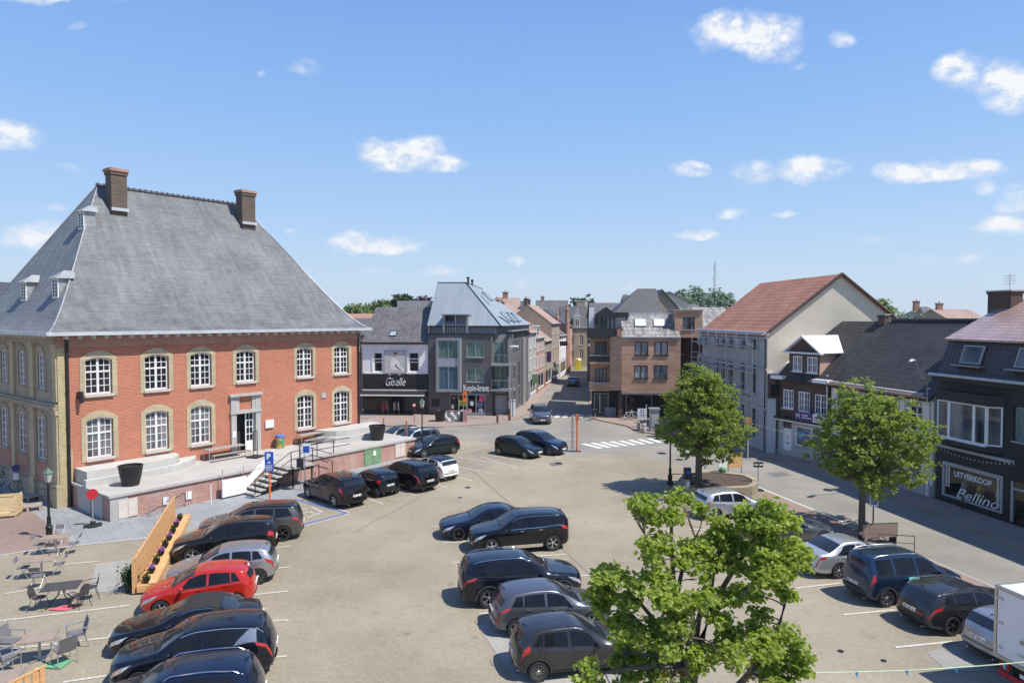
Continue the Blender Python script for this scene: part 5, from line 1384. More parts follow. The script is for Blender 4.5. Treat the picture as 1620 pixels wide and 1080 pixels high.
for (a, b, c, d) in ((1238.4, 1255.6, 616, 645.5), (1262.3, 1281, 619.5, 652), (1288.3, 1307.7, 624, 656)):
	f.winpx(a, b, c, d, cols=4, rows=3, frame='white', pane='pane_veil', fw=.09, mid=.1, bar=.035, sill='white')
rd = BH.rect(1238.5, 1252, 667, 719); f.holes.append((rd[0], rd[1], .1, rd[3]))
m = MB(); m.box(rd[0], rd[1], .05, .1, .1, rd[3] - .5); dd = m.build('door', M['white'], bh)
m = MB(); m.box(rd[0], rd[1], .05, .1, rd[3] - .49, rd[3]); m.build('fanlight', M['pane'], dd)
m = MB(); m.box(rd[0] + .25, rd[1] - .25, .02, .048, 1.0, 1.06); m.box((rd[0] + rd[1]) / 2 - .04, (rd[0] + rd[1]) / 2 + .04, .02, .048, 1.4, 1.5); m.build('letter_plate', M['dark_metal'], dd)
rw = BH.rect(1258, 1309, 677, 712); f.window((rw[0], rw[1], 1.0, rw[3]), 2, 1, 'white', 'pane_veil', fw=.1, mid=.1, silld=.14)
m = MB(); wall(m, 0, WH, zg, zEh, f.holes, depth=.12); plane_box(m, 0, WH, 0, 10, 0, zEh, top=False); m.build('wall', M['brick_dark'], bh)
m = MB(); wall(m, 0, WH, 0, zg, f.holes, depth=.12); m.build('ground_floor_wall', M['grey_plaster'], bh)
m = MB(); m.box(-.1, WH, -.45, -.003, zg - .05, zg + .12); m.build('canopy', M['dark_metal'], bh)
m = MB(); m.box(-.1, WH, -.4, -.003, zg - .16, zg - .053); m.build('canopy_trim', M['white'], bh)
m = MB(); m.box(-.05, WH, -.1, -.002, 0, .5); m.build('plinth', M['stone_grey'], bh)
r = BH.rect(1258, 1286, 656, 667, -.5)
m = MB(); m.box(r[0], r[1], -.55, -.47, zg + .13, zg + .75); sg = m.build('sign', M['purple_sign'], bh)
m = MB(); text_mesh(m, 'M', .5, Matrix.Translation((r[0] + .1, -.565, zg + .27)), extrude=.006, bold=.0);
m.box(r[0] + .65, r[1] - .1, -.565, -.553, zg + .33, zg + .39); m.box(r[0] + .65, r[1] - .4, -.565, -.553, zg + .5, zg + .58); m.build('lettering', M['white'], sg)
m = MB(); m.box(r[1] + .03, r[1] + 1.3, -.55, -.47, zg + .13, zg + .75); s2 = m.build('sign', M['white'], bh)
m = MB(); m.box(r[1] + .15, r[1] + 1.0, -.56, -.552, zg + .45, zg + .55); m.box(r[1] + .15, r[1] + .8, -.56, -.552, zg + .28, zg + .34); m.build('lettering', M['purple_sign'], s2)
m = MB(); m.box(rw[0] + .15, rw[0] + 1.0, .02, .045, 1.95, 2.1); m.lathe((rw[0] + .45, .04, 1.7), [(.2, 0), (.2, .012), (.001, .012)], 16, axis='y'); m.build('window_sticker', plain('sticker_cyan', (.1, .35, .55), .5), bh)
ridge_y = 5.2; zRh = BH.px(1322, 508, ridge_y)[1]
m = MB(); gable_roof(m, 0, WH + 1.5, 0, 10.4, zEh, zRh, .35, .13, ridge_y); bhr = m.build('roof', M['tile_black'], bh)
m = MB(); gable_ends(m, 0.0, WH, 0, 10.4, zEh, zRh, ridge_y); m.build('gable_wall', M['gable_plaster'], bh)
m = MB(); m.tube((-.06, -.4, zEh - .25), (-.06, ridge_y, zRh + .03), .08, n=6); m.build('verge_board', M['white'], bh)
r = BH.rect(1248.5, 1297, 556, 594, .25)
rg = Front(Plane(BH.w(0, .25), BH.d), bh, BH.M); rg.depth = .1
for a, b, c, d in ((1254, 1269, 562.7, 587), (1276.5, 1293, 564.5, 589.5)):
	q = BH.rect(a, b, c, d, .25); rg.window(q, 4, 2, 'white', 'pane_veil', fw=.09, mid=.09, bar=.035, sill='white')
m = rg.mb(); wall(m, r[0], r[1], zEh - .5, r[3], rg.holes, depth=.1); m.build('dormer_wall', M['brick_dark'], bh)
m = rg.mb(); m.quad((r[0], 5, zEh - .2), (r[0], 0, zEh - .2), (r[0], 0, r[3]), (r[0], 5, r[3])); m.quad((r[1], 0, zEh - .2), (r[1], 5, zEh - .2), (r[1], 5, r[3]), (r[1], 0, r[3])); m.build('dormer_cheek', M['brick_pink'], bh)
zp_ = rg.pl.px(1269, 530.5)[1]; xm = (r[0] + r[1]) / 2; z3 = r[3]
m = rg.mb(); slab(m, [(r[0] - .35, -.35, z3 - .05), (xm, -.35, zp_), (xm, 5.2, zp_), (r[0] - .35, 5.2, z3 - .05)], .1); slab(m, [(xm, -.35, zp_), (r[1] + .35, -.35, z3 - .05), (r[1] + .35, 5.2, z3 - .05), (xm, 5.2, zp_)], .1); m.build('dormer_roof', M['white'], bh)
m = rg.mb(); m.prism([(r[0], -.02, z3), (r[1], -.02, z3), (xm, -.02, zp_ - .16)], (0, .2, 0)); m.build('pediment', M['brick_dark'], bh)
m = rg.mb(); m.box(r[0] - .35, r[1] + .35, -.38, -.03, z3 - .16, z3 - .04); m.build('dormer_cornice', M['white'], bh)
m = MB(); m.box(-.3, r[0] + .05, -.55, -.003, zEh - .28, zEh - .02); m.box(r[1] - .0, WH + .3, -.55, -.003, zEh - .28, zEh - .02); islands(m.build('gutter', M['white'], bh))
downpipe(bh, WH - .1, -.1, 0, zEh - .1, 'white')
chimney(bh, BH.px(1399, 505, ridge_y)[0], ridge_y - .1, zRh - 1, zRh + .55, .55, .5, 'brick_dark', pots=0)
CR = plane2(at(1313.5, 737.2), at(1479.5, 790))
cr_ = thing('cream_house', 'long low cream rendered house under a plain black tiled roof', 'house', CR.p0, CR.rot)
f = Front(CR, cr_); f.depth = .2
WC = CR.s(1479.5); zEc = 6.2
zu = CR.rect(1438, 1463, 640, 668)[2:]
for px_ in (1338, 1372, 1409, 1450.5):
	s = CR.s(px_)
	f.window((s - .55, s + .55, 3.75, 5.35), 2, 2, 'white_wood', 'pane', fw=.08, mid=.08, transom=.7)
	m = MB(); m.box(s - .8, s - .56, -.06, -.002, 3.6, 5.6); m.box(s + .56, s + .8, -.06, -.002, 3.6, 5.6); m.box(s - .56, s + .56, -.06, -.002, 5.36, 5.6); m.box(s - .12, s + .12, -.12, -.061, 5.3, 5.75); m.build('window_surround', M['stone_grey'], cr_)
for i, px_ in enumerate((1338, 1372, 1409, 1450.5)):
	s = CR.s(px_)
	if i == 1:
		f.holes.append((s - .6, s + .6, .1, 2.6)); m = MB(); m.box(s - .6, s + .6, .1, .16, .1, 2.6); m.build('door', M['brick_dark'], cr_)
	else: f.window((s - .6, s + .6, .95, 2.6), 2, 2, 'white_wood', 'pane_veil', fw=.08, mid=.08)
m = MB(); wall(m, 0, WC, 0, zEc, f.holes, depth=.2); plane_box(m, 0, WC, 0, 10, 0, zEc, top=False); m.build('wall', M['cream_grey'], cr_)
m = MB(); m.box(0, WC, -.12, -.003, 0, .75); m.box(0, WC, -.07, -.003, 3.05, 3.2); m.box(0, WC, -.1, -.003, 5.78, 5.9); m.box(0, WC - .5, -.3, -.003, zEc - .18, zEc); m.build('string_course', M['stone_grey'], cr_)
for s in (.3, WC - .75):
	m = MB(); m.box(s, s + .4, -.1, -.004, .76, 5.77); m.build('pilaster', M['cream_grey'], cr_)
zRc = CR.px(1440, 507, 5)[1]
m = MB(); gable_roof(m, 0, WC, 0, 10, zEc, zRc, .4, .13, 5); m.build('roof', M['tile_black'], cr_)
m = MB(); m.tube((0, 5, zRc + .03), (WC, 5, zRc + .03), .11, n=8)
for k in range(30): m.tube((WC * k / 30, 5, zRc + .04), (WC * k / 30 + .08, 5, zRc + .04), .14, n=8)
m.build('ridge_tile', M['tile_black'], cr_)
m = MB(); gable_ends(m, 0.02, WC - .02, 0, 10, zEc, zRc, 5); m.build('gable_wall', M['cream_grey'], cr_)
m = MB(); m.box(0, WC, -.52, -.4, zEc - .28, zEc - .14); m.build('gutter', M['brick_house'], cr_)
downpipe(cr_, WC - .25, -.12, 0, zEc - .2, 'white')
lp = thing('wall_lamp', 'curved arm street lamp rising from the eaves of the cream house', 'street lamp', CR.w(CR.s(1469, -.5), -.5, 5.6), CR.rot)
q = Vector((0, 0, 0)); e_ = CR.M.inverted() @ atY(1441, 572, 38.5); e_ = e_ - Vector((CR.s(1469, -.5), -.5, 5.6))
m = MB(); m.path([(0, 0, 0), (0, 0, 1.0), (0 + e_.x * .1, e_.y * .1, 1.45), (e_.x * .4, e_.y * .4, 1.75), (e_.x * .75, e_.y * .75, e_.z)], .035, 8); m.build('arm', M['galv'], lp, 60)
m = MB(); c = Vector((e_.x * .9, e_.y * .9, e_.z + .02)); dr_ = Vector((e_.x, e_.y, 0)).normalized(); m.path([c - dr_ * .45, c - dr_ * .3, c, c + dr_ * .3, c + dr_ * .42], [.05, .1, .15, .12, .03], 10); m.build('lamp_head', M['steel'], lp, 60)
BEp = at(1480, 790)
BE = Plane(BEp, (.161, -1))
be = thing('black_shop_house', 'black rendered corner shop with bay window, roof windows and glossy reddish roof', 'shop', BE.p0, BE.rot)
f = Front(BE, be); f.depth = .2
LB = 13.5; zG = 7.45
rs1 = BE.rect(1496, 1592.5, 742, 798); s0, s1 = BE.s(1496), BE.s(1592.5)
zs0, zs1 = BE.px(1496, 783)[1], BE.px(1496, 729)[1]
zs0 = (BE.px(1494, 784)[1] + BE.px(1592.5, 813)[1]) / 2; zs1 = (BE.px(1496, 729)[1] + BE.px(1593, 755)[1]) / 2
f.holes.append((s0, s1, zs0, zs1)); f.holes.append((s1 + .5, s1 + 3.2, .2, zs1 - .1))
r2 = BE.rect(1603, 1650, 650, 700); f.window((r2[0], r2[0] + 1.5, BE.px(1605, 697)[1], BE.px(1605, 643)[1]), 2, 1, 'zinc_frame', 'pane_green', fw=.08, sill='stone_grey')
m = MB(); wall(m, 0, LB, 0, zG, f.holes, depth=.2); plane_box(m, 0, LB, 0, 10, 0, zG, top=False); m.build('wall', M['black_render'], be)
m = MB(); m.quad((s0 - .3, 1.6, 0), (s1 + .3, 1.6, 0), (s1 + .3, 1.6, zs1 + .1), (s0 - .3, 1.6, zs1 + .1)); m.quad((s0 - .3, .2, zs0), (s1 + .3, .2, zs0), (s1 + .3, 1.6, zs0), (s0 - .3, 1.6, zs0)); m.quad((s1 + .3, 1.4, 0), (s1 + 4, 1.4, 0), (s1 + 4, 1.4, zs1), (s1 + .3, 1.4, zs1)); m.quad((s1 + .3, .21, .2), (s1 + 4, .21, .2), (s1 + 4, 1.4, .2), (s1 + .3, 1.4, .2))
m.build('shop_interior', plain('shop_interior', (.42, .27, .18), .9, var=.3, scale=1), be)
m = MB()
for a, b, c, d in ((s0, s0 + .12, zs0, zs1), (s1 - .12, s1, zs0, zs1), (s0 + .12, s1 - .12, zs1 - .2, zs1), (s0 + .12, s1 - .12, zs0, zs0 + .08), (s1 + .5, s1 + .58, .2, zs1 - .1), (s1 + .58, s1 + 3.2, 1.9, 2.0)): m.box(a, b, -.04, .12, c, d)
m.build('shop_front_frame', M['stone_grey'], be)
m = MB(); m.quad((s0 + .1, .06, zs0 + .05), (s1 - .1, .06, zs0 + .05), (s1 - .1, .06, zs1 - .1), (s0 + .1, .06, zs1 - .1)); sw2 = m.build('shop_window', M['clear'], be)
m = MB(); m.quad((s1 + .55, .06, .2), (s1 + 3.2, .06, .2), (s1 + 3.2, .06, zs1 - .1), (s1 + .55, .06, zs1 - .1)); m.build('shop_window', M['clear'], be)
a = BE.s(1513); b = BE.s(1573)
m = MB(); text_mesh(m, 'UITVERKOOP', .44, Matrix.Translation((a, .04, zs1 - .72)), extrude=.004, bold=.012, width=b - a); m.build('lettering', M['white'], sw2)
a = BE.s(1516); b = BE.s(1584)
m = MB(); text_mesh(m, 'Bellino', .8, Matrix.Translation((a, .035, zs0 + .12)), shear=.4, extrude=.004, bold=.0, width=b - a); m.build('lettering', M['white'], sw2)
for sx, n in ((BE.s(1500), 2), (BE.s(1582), 2)):
	m = MB()
	for k in range(n):
		for j in range(14):
			m.box(sx + .18 * k, sx + .18 * k + .11, .03, .045, zs0 + .55 + j * .09, zs0 + .55 + j * .09 + .05 + .02 * ((j * 7 + k) % 3 == 0))
	m.build('small_print', M['white'], sw2)
zb1 = (BE.px(1478, 699.7)[1] + BE.px(1600, 727)[1]) / 2
m = MB(); m.box(-.05, BE.s(1610), -.28, -.003, zb1 - .12, zb1 + .03); m.build('ledge', M['stone_grey'], be)
by = -.55
q0, q1 = BE.s(1485, by), BE.s(1563, by)
zb2, zb3 = BE.px(1490, 690, by)[1], BE.px(1490, 632, by)[1]
m = MB(); m.prism([(q0, -.003, zb2 - .35), (q0, by, zb2 - .35), (q1, by, zb2 - .35), (q1 + .5, -.003, zb2 - .35)][::-1], (0, 0, .33)); m.prism([(q0 - .05, -.003, zb3 + .02), (q0 - .05, by - .1, zb3 + .02), (q1 + .1, by - .1, zb3 + .02), (q1 + .6, -.003, zb3 + .02)][::-1], (0, 0, .55)); islands(m.build('bay', M['black_render'], be))
byf = Front(Plane(BE.w(0, by), BE.d), be, BE.M)
byf.window((q0, q0 + (q1 - q0) * .25, zb2, zb3), 1, 1, 'white', 'pane_veil', fw=.08, hole=False, y=0, sill=None)
byf.window((q0 + (q1 - q0) * .25, q0 + (q1 - q0) * .76, zb2, zb3), 1, 1, 'white', 'pane_veil', fw=.08, hole=False, y=0, sill=None)
byf.window((q0 + (q1 - q0) * .76, q1, zb2, zb3), 1, 1, 'white', 'pane_veil', fw=.08, hole=False, y=0, sill=None)
pl2 = plane2(BE.w(q1, by), BE.w(q1 + .5, 0)); Front(pl2, be, BE.M).window((0.02, .72, zb2, zb3), 1, 1, 'white', 'pane_veil', fw=.08, hole=False, y=0, sill=None)
m = MB(); m.box(q0, q0 + .03, by + .06, -.003, zb2, zb3); m.box(q0 - .04, q1 + .04, by - .1, by + .02, zb2 - .06, zb2 - .002); m.build('bay_sill', M['white'], be)
ym = .75; zM = 9.55
km = (zM - zG) / ym
m = MB(); slab(m, [(-.05, -.0, zG), (LB, -.0, zG), (LB, ym, zM), (-.05, ym, zM)], .12); mz = m.build('mansard', M['tile_brown'], be)
zR2 = BE.px(1597, 473.5, 5)[1]
m = MB(); slab(m, [(-.1, ym - .3, zM - .05), (LB, ym - .3, zM - .05), (LB, 5, zR2), (-.1, 5, zR2)], .12); slab(m, [(-.1, 5, zR2), (LB, 5, zR2), (LB, 10, zG), (-.1, 10, zG)], .12); m.build('roof', M['tile_shiny'], be)
m = MB(); m.poly([(0, 10, 0), (0, 0, 0), (0, 0, zG), (0, ym, zM), (0, 5, zR2 - .1), (0, 10, zG)]); m.build('side_wall', M['black_render'], be)
m = MB(); m.box(-.1, LB, -.35, -.003, zG - .35, zG - .1); m.build('eaves', M['black_render'], be)
m = MB(); m.tube((-.2, -.42, zG - .02), (LB, -.42, zG - .02), .09, n=8); m.build('gutter', M['galv'], be)
for pxa in (1538, 1628):
	s = BE.s(pxa, .3);
	m = MB(); m.box(s - .95, s + .95, -.2, 1.2, zG + .55, zG + .63); m.build('window_sill', M['grey_clad'], be)
	skylight(mz, (s, .38, zG + .38 * km + .12), (1, 0, 0), (0, ym, zM - zG), 1.3, 1.0, pane='pane_veil', frame='stone_grey')
c = BE.px(1583, 473, 4.0); chimney(be, c[0], 4.3, zR2 - 1.2, BE.px(1583, 459.5, 4.3)[1], 1.6, .8, 'brick_dark', pots=0)
m = MB(); m.tube((c[0] + .3, 4.3, zR2), (c[0] + .3, 4.3, zR2 + 1.5), .02)
for k in range(4): m.tube((c[0] - .1, 4.3, zR2 + .9 + k * .15), (c[0] + .7, 4.3, zR2 + .9 + k * .15), .012)
m.build('aerial', M['galv'], be)
def mannequin(s, col, label):
	p = BE.w(s, .75, zs0 + .02); t = thing('mannequin', label, 'mannequin', p, BE.rot)
	m = MB(); m.lathe((0, 0, 0), [(.17, 0), (.15, .3), (.12, .5), (.19, .72), (.2, .8), (.06, .86), (.05, .95)], 12); m.build('torso', plain('cloth_' + col[0], col[1], .8), t, 60)
	m = MB(); m.path([(-.19, 0, .76), (-.26, 0, .5), (-.2, -.05, .3)], .04, 6); m.path([(.19, 0, .76), (.25, 0, .5), (.22, -.05, .3)], .04, 6); m.build('arms', plain('dummy', (.5, .46, .42), .5), t, 60)
mannequin(s0 + (s1 - s0) * .2, ('pale', (.8, .74, .68)), 'mannequin in pale dress at the left of the sale window')
mannequin(s0 + (s1 - s0) * .46, ('yellow', (.85, .75, .12)), 'mannequin in yellow dress in the middle of the sale window')
mannequin(s0 + (s1 - s0) * .76, ('whitish', (.85, .85, .85)), 'mannequin in whitish top right of the middle in the sale window')
mannequin(s0 + (s1 - s0) * .9, ('greyish', (.55, .6, .64)), 'mannequin in grey outfit at the right end of the sale window')
def far_house(px0, px1, Y, y_eave, y_ridge, label, wall_m, roof_m, depth=9, along=True, rot=0.0, hip=0.0, chim=0, cat='house', win=2, name='far_house'):
	p0 = atY(px0, y_eave, Y); p1 = atY(px1, y_eave, Y)
	pl = Plane(p0, (math.cos(rot), math.sin(rot)))
	W = (p1 - p0).length
	ze = p0.z
	t = thing(name, label, cat, (p0.x, p0.y, 0), rot)
	m = MB(); plane_box(m, 0, W, 0, depth, 0, ze, front=True)
	if along:
		zr = EYE + (503 - y_ridge) / FOC * (Y + depth / 2)
		if not hip: gable_ends(m, 0, W, 0, depth, ze, zr)
	else:
		zr = EYE + (503 - y_ridge) / FOC * Y
		m.poly([(0, -.0, ze), (W, -.0, ze), (W / 2, -.0, zr)]); m.poly([(W, depth, ze), (0, depth, ze), (W / 2, depth, zr)])
	m.build('wall', M[wall_m], t)
	m = MB()
	if along and not hip: gable_roof(m, -.2, W + .2, 0, depth, ze, zr, .3)
	elif along:
		h, h2 = hip if isinstance(hip, tuple) else (hip, hip)
		m.quad((-.3, -.3, ze), (W + .3, -.3, ze), (W - h2, depth / 2, zr), (h, depth / 2, zr)); m.quad((W + .3, depth + .3, ze), (-.3, depth + .3, ze), (h, depth / 2, zr), (W - h2, depth / 2, zr))
		m.poly([(W + .3, -.3, ze), (W + .3, depth + .3, ze), (W - h2, depth / 2, zr)]); m.poly([(-.3, depth + .3, ze), (-.3, -.3, ze), (h, depth / 2, zr)])
	else:
		slab(m, [(-.3, -.3, ze - .1), (W / 2, -.3, zr), (W / 2, depth, zr), (-.3, depth, ze - .1)], .15); slab(m, [(W / 2, -.3, zr), (W + .3, -.3, ze - .1), (W + .3, depth, ze - .1), (W / 2, depth, zr)], .15)
	m.build('roof', M[roof_m], t)
	f = Front(Plane((p0.x, p0.y), (math.cos(rot), math.sin(rot))), t)
	for k in range(win):
		x = W * (k + .5) / win; f.window((x - .5, x + .5, ze - 2.2, ze - .7), 2, 2, 'white', 'pane', hole=False, fw=.08, mid=.06)
	for k in range(chim):
		chimney(t, W * (.2 + .5 * k), depth * .5 if along else depth * .3, zr - 1, zr + 1.0, .9, .6, 'brick_house', pots=1)
	return t
far_house(540, 592, 96, 503, 496, 'low house with a strip of orange roof seen past the town hall roof corner', 'brick_house', 'tile_orange', win=1)
far_house(548, 600, 84, 528, 503, 'dark tiled house tucked between the town hall and the white shop', 'brick_tan', 'tile_grey', win=1)
far_house(745, 822, 112, 503, 471, 'long pinkish tiled roof behind the zinc roofed corner building', 'brick_pink', 'tile_pink', chim=2, depth=11)
far_house(790, 858, 180, 500, 476, 'pale grey flat topped block far behind the side street roofs', 'cream_grey', 'slate_dark', chim=0, depth=14, hip=4)
far_house(850, 900, 175, 504, 475, 'grey roofed building standing behind the red brick pinnacle', 'brick_tan', 'tile_grey', chim=1, depth=12)
far_house(893, 941, 164, 500, 484, 'slate roofed house behind the house that closes the street', 'brick_tan', 'slate_dark', depth=10)
t = thing('tan_block', 'plain tan box shaped top floor rising in front of round trees', 'building', atY(913, 500, 176), 0)
t.location.z = 0
m = MB(); m.box(0, 2.6 * 1.05, 0, 4, 0, 15.0, 0); m.box(-.1, 2.85, -.1, 4.1, 15.0, 15.2, 1); m.box(1.9, 2.72, -.06, -.002, 12, 14.9, 1); m.build('wall', [M['brick_tan'], M['cream']], t)
far_house(938, 1010, 108, 500, 479, 'long low dark tiled roof behind the black roof pavilion', 'brick_dark', 'tile_grey', depth=8)
far_house(968, 1046, 98, 501, 456.5, 'big dark hipped roof house rising behind the mottled roof', 'brick_dark', 'slate_dark', depth=6, hip=(4.2, .15))
far_house(1018, 1076, 106, 492, 457.5, 'tan gable ended house beside the big dark hipped roof', 'brick_tan', 'slate_dark', depth=8, along=False, win=1)
far_house(1028, 1090, 118, 478, 461, 'pale weatherboarded gable house behind the tan gable', 'cream', 'tile_grey', depth=9, along=False, win=0)
far_house(985, 1003, 118, 500, 466, 'dark box shaped house with thin mast left of the hipped roof', 'brick_dark', 'slate_dark', depth=6, hip=.5, win=0)
far_house(1086, 1112, 125, 503, 481, 'plain grey house half hidden behind the brick roof box', 'grey_plaster', 'tile_grey', depth=8, win=1)
far_house(1108, 1160, 90, 518, 486, 'grey speckled tiled roof between the brick box and the red roof', 'brick_tan', 'tile_mottled', depth=9, win=0)
far_house(1466, 1506, 115, 505, 485, 'grey roofed house with brown gable beyond the cream house roof', 'brick_dark', 'tile_grey', depth=9, hip=1.5, chim=1)
far_house(1502, 1560, 108, 505, 489, 'low brown tiled houses just left of the glossy roof chimney', 'brick_tan', 'tile_pink', depth=9, chim=1)
far_house(-75, 22, 75, 478, 444, 'tan brick gable with dark roof peeping past the town hall at far left', 'brick_tan', 'slate_dark', depth=10, along=False, win=0)
ms = thing('lattice_mast', 'tall thin lattice radio mast rising above the distant trees', 'mast', atY(1130, 500, 420), 0); ms.location.z = 0
zt = atY(1130, 405, 420).z
m = MB()
r = .9
for k in range(3):
	a = k * 2 * math.pi / 3; m.tube((r * math.cos(a), r * math.sin(a), 0), (r * .6 * math.cos(a), r * .6 * math.sin(a), zt - 4), .13, .1, n=4)
for z in range(2, int(zt) - 4, 2):
	for k in range(3):
		a = k * 2 * math.pi / 3; b = a + 2 * math.pi / 3; q = r * (1 - .4 * z / zt)
		m.tube((q * math.cos(a), q * math.sin(a), z), (q * math.cos(b), q * math.sin(b), z + 1.8), .07, n=4)
m.tube((0, 0, zt - 5), (0, 0, zt), .1, n=4)
m.build('lattice', M['galv'], ms)
m = MB()
for z in (zt - 8, zt - 14): m.box(-1.3, 1.3, -.2, .2, z, z + .7)
m.build('antenna', M['white'], ms)
def smooth_interp(pts, u):
	"""monotone-ish cubic through (u, value) pairs"""
	if u <= pts[0][0]: return pts[0][1]
	if u >= pts[-1][0]: return pts[-1][1]
	for i in range(len(pts) - 1):
		x0, y0 = pts[i]; x1, y1 = pts[i + 1]
		if u <= x1:
			h = x1 - x0; t = (u - x0) / h
			def slope(k):
				if k <= 0 or k >= len(pts) - 1: return (pts[min(k + 1, len(pts) - 1)][1] - pts[max(k - 1, 0)][1]) / (pts[min(k + 1, len(pts) - 1)][0] - pts[max(k - 1, 0)][0])
				a = (pts[k][1] - pts[k - 1][1]) / (pts[k][0] - pts[k - 1][0]); b = (pts[k + 1][1] - pts[k][1]) / (pts[k + 1][0] - pts[k][0])
				if a * b <= 0: return 0
				return 2 * a * b / (a + b)
			m0, m1 = slope(i), slope(i + 1)
			return (2 * t ** 3 - 3 * t * t + 1) * y0 + (t ** 3 - 2 * t * t + t) * h * m0 + (-2 * t ** 3 + 3 * t * t) * y1 + (t ** 3 - t * t) * h * m1
	return pts[-1][1]
TYPES = {
 'hatch': dict(L=4.2, W=1.79, fo=.85, wb=2.6, R=.32, top=[(0, .58), (.05, .68), (.25, .76), (.7, .87), (1.12, .97), (1.2, 1.0), (1.55, 1.2), (1.95, 1.38), (2.3, 1.45), (2.8, 1.46), (3.4, 1.42), (3.82, 1.33), (3.98, 1.12), (4.1, .95), (4.17, .8), (4.2, .6)],
	  belt=[(0, .52), (.3, .68), (1.1, .88), (2.0, .92), (3.0, .97), (3.7, 1.02), (4.05, .93), (4.2, .56)], cow=1.16, rf=2.0, re=3.83, tb=4.07),
 'small': dict(L=3.95, W=1.74, fo=.78, wb=2.5, R=.31, top=[(0, .58), (.05, .7), (.25, .8), (.7, .92), (1.0, 1.0), (1.1, 1.03), (1.5, 1.25), (1.85, 1.41), (2.2, 1.48), (2.7, 1.48), (3.2, 1.44), (3.62, 1.35), (3.78, 1.14), (3.88, .95), (3.93, .8), (3.95, .6)],
	  belt=[(0, .53), (.3, .7), (1.0, .9), (2.0, .94), (3.0, 1.0), (3.5, 1.04), (3.8, .93), (3.95, .56)], cow=1.05, rf=1.9, re=3.62, tb=3.86),
 'suv': dict(L=4.55, W=1.86, fo=.9, wb=2.7, R=.36, top=[(0, .7), (.05, .84), (.25, .93), (.8, 1.04), (1.2, 1.11), (1.3, 1.14), (1.65, 1.36), (2.0, 1.55), (2.4, 1.63), (3.0, 1.64), (3.7, 1.6), (4.15, 1.52), (4.33, 1.28), (4.45, 1.06), (4.52, .88), (4.55, .66)],
	  belt=[(0, .62), (.3, .82), (1.2, 1.02), (2.2, 1.05), (3.3, 1.09), (3.95, 1.15), (4.35, 1.04), (4.55, .62)], cow=1.25, rf=2.05, re=4.15, tb=4.42),
 'bigsuv': dict(L=4.8, W=1.92, fo=.92, wb=2.9, R=.38, top=[(0, .74), (.05, .9), (.25, .99), (.8, 1.08), (1.25, 1.15), (1.35, 1.18), (1.7, 1.41), (2.1, 1.61), (2.5, 1.69), (3.2, 1.7), (3.9, 1.67), (4.4, 1.6), (4.6, 1.35), (4.71, 1.1), (4.77, .9), (4.8, .68)],
	  belt=[(0, .66), (.3, .87), (1.3, 1.06), (2.3, 1.09), (3.4, 1.12), (4.1, 1.17), (4.6, 1.06), (4.8, .64)], cow=1.3, rf=2.15, re=4.42, tb=4.68),
 'sedan': dict(L=4.65, W=1.82, fo=.86, wb=2.75, R=.33, top=[(0, .56), (.05, .66), (.3, .76), (.9, .87), (1.35, .95), (1.45, .98), (1.85, 1.19), (2.25, 1.36), (2.6, 1.43), (3.0, 1.43), (3.35, 1.37), (3.8, 1.17), (4.05, 1.06), (4.2, 1.04), (4.5, 1.0), (4.6, .85), (4.65, .6)],
	  belt=[(0, .5), (.3, .66), (1.35, .87), (2.3, .9), (3.3, .94), (4.1, .97), (4.5, .9), (4.65, .55)], cow=1.4, rf=2.25, re=3.3, tb=4.03),
 'coupe': dict(L=4.64, W=1.8, fo=.86, wb=2.72, R=.34, top=[(0, .54), (.05, .64), (.3, .73), (.9, .85), (1.45, .94), (1.55, .97), (1.95, 1.17), (2.3, 1.32), (2.65, 1.38), (3.0, 1.38), (3.35, 1.33), (3.75, 1.15), (3.95, 1.03), (4.15, 1.0), (4.45, .95), (4.58, .82), (4.64, .58)],
	  belt=[(0, .48), (.3, .63), (1.35, .85), (2.3, .88), (3.3, .91), (4.1, .93), (4.5, .85), (4.64, .53)], cow=1.5, rf=2.3, re=3.3, tb=3.93),
 'estate': dict(L=4.62, W=1.82, fo=.85, wb=2.81, R=.34, top=[(0, .56), (.05, .67), (.3, .77), (.9, .89), (1.35, .97), (1.45, 1.0), (1.85, 1.22), (2.2, 1.37), (2.6, 1.44), (3.2, 1.45), (3.8, 1.41), (4.15, 1.35), (4.38, 1.12), (4.52, .96), (4.58, .82), (4.62, .6)],
	  belt=[(0, .5), (.3, .67), (1.35, .89), (2.3, .92), (3.3, .95), (4.0, .99), (4.4, .92), (4.62, .56)], cow=1.4, rf=2.25, re=4.15, tb=4.48),
 'mpv': dict(L=4.4, W=1.85, fo=.88, wb=2.75, R=.33, top=[(0, .68), (.05, .8), (.25, .9), (.65, 1.02), (.95, 1.12), (1.05, 1.18), (1.45, 1.47), (1.8, 1.68), (2.1, 1.78), (2.7, 1.82), (3.6, 1.81), (4.12, 1.76), (4.25, 1.5), (4.33, 1.2), (4.38, .95), (4.4, .66)],
	  belt=[(0, .6), (.3, .8), (1.0, 1.04), (2.0, 1.08), (3.3, 1.1), (4.1, 1.12), (4.3, 1.0), (4.4, .62)], cow=1.0, rf=1.85, re=4.14, tb=4.3),
}
NSUB = 3
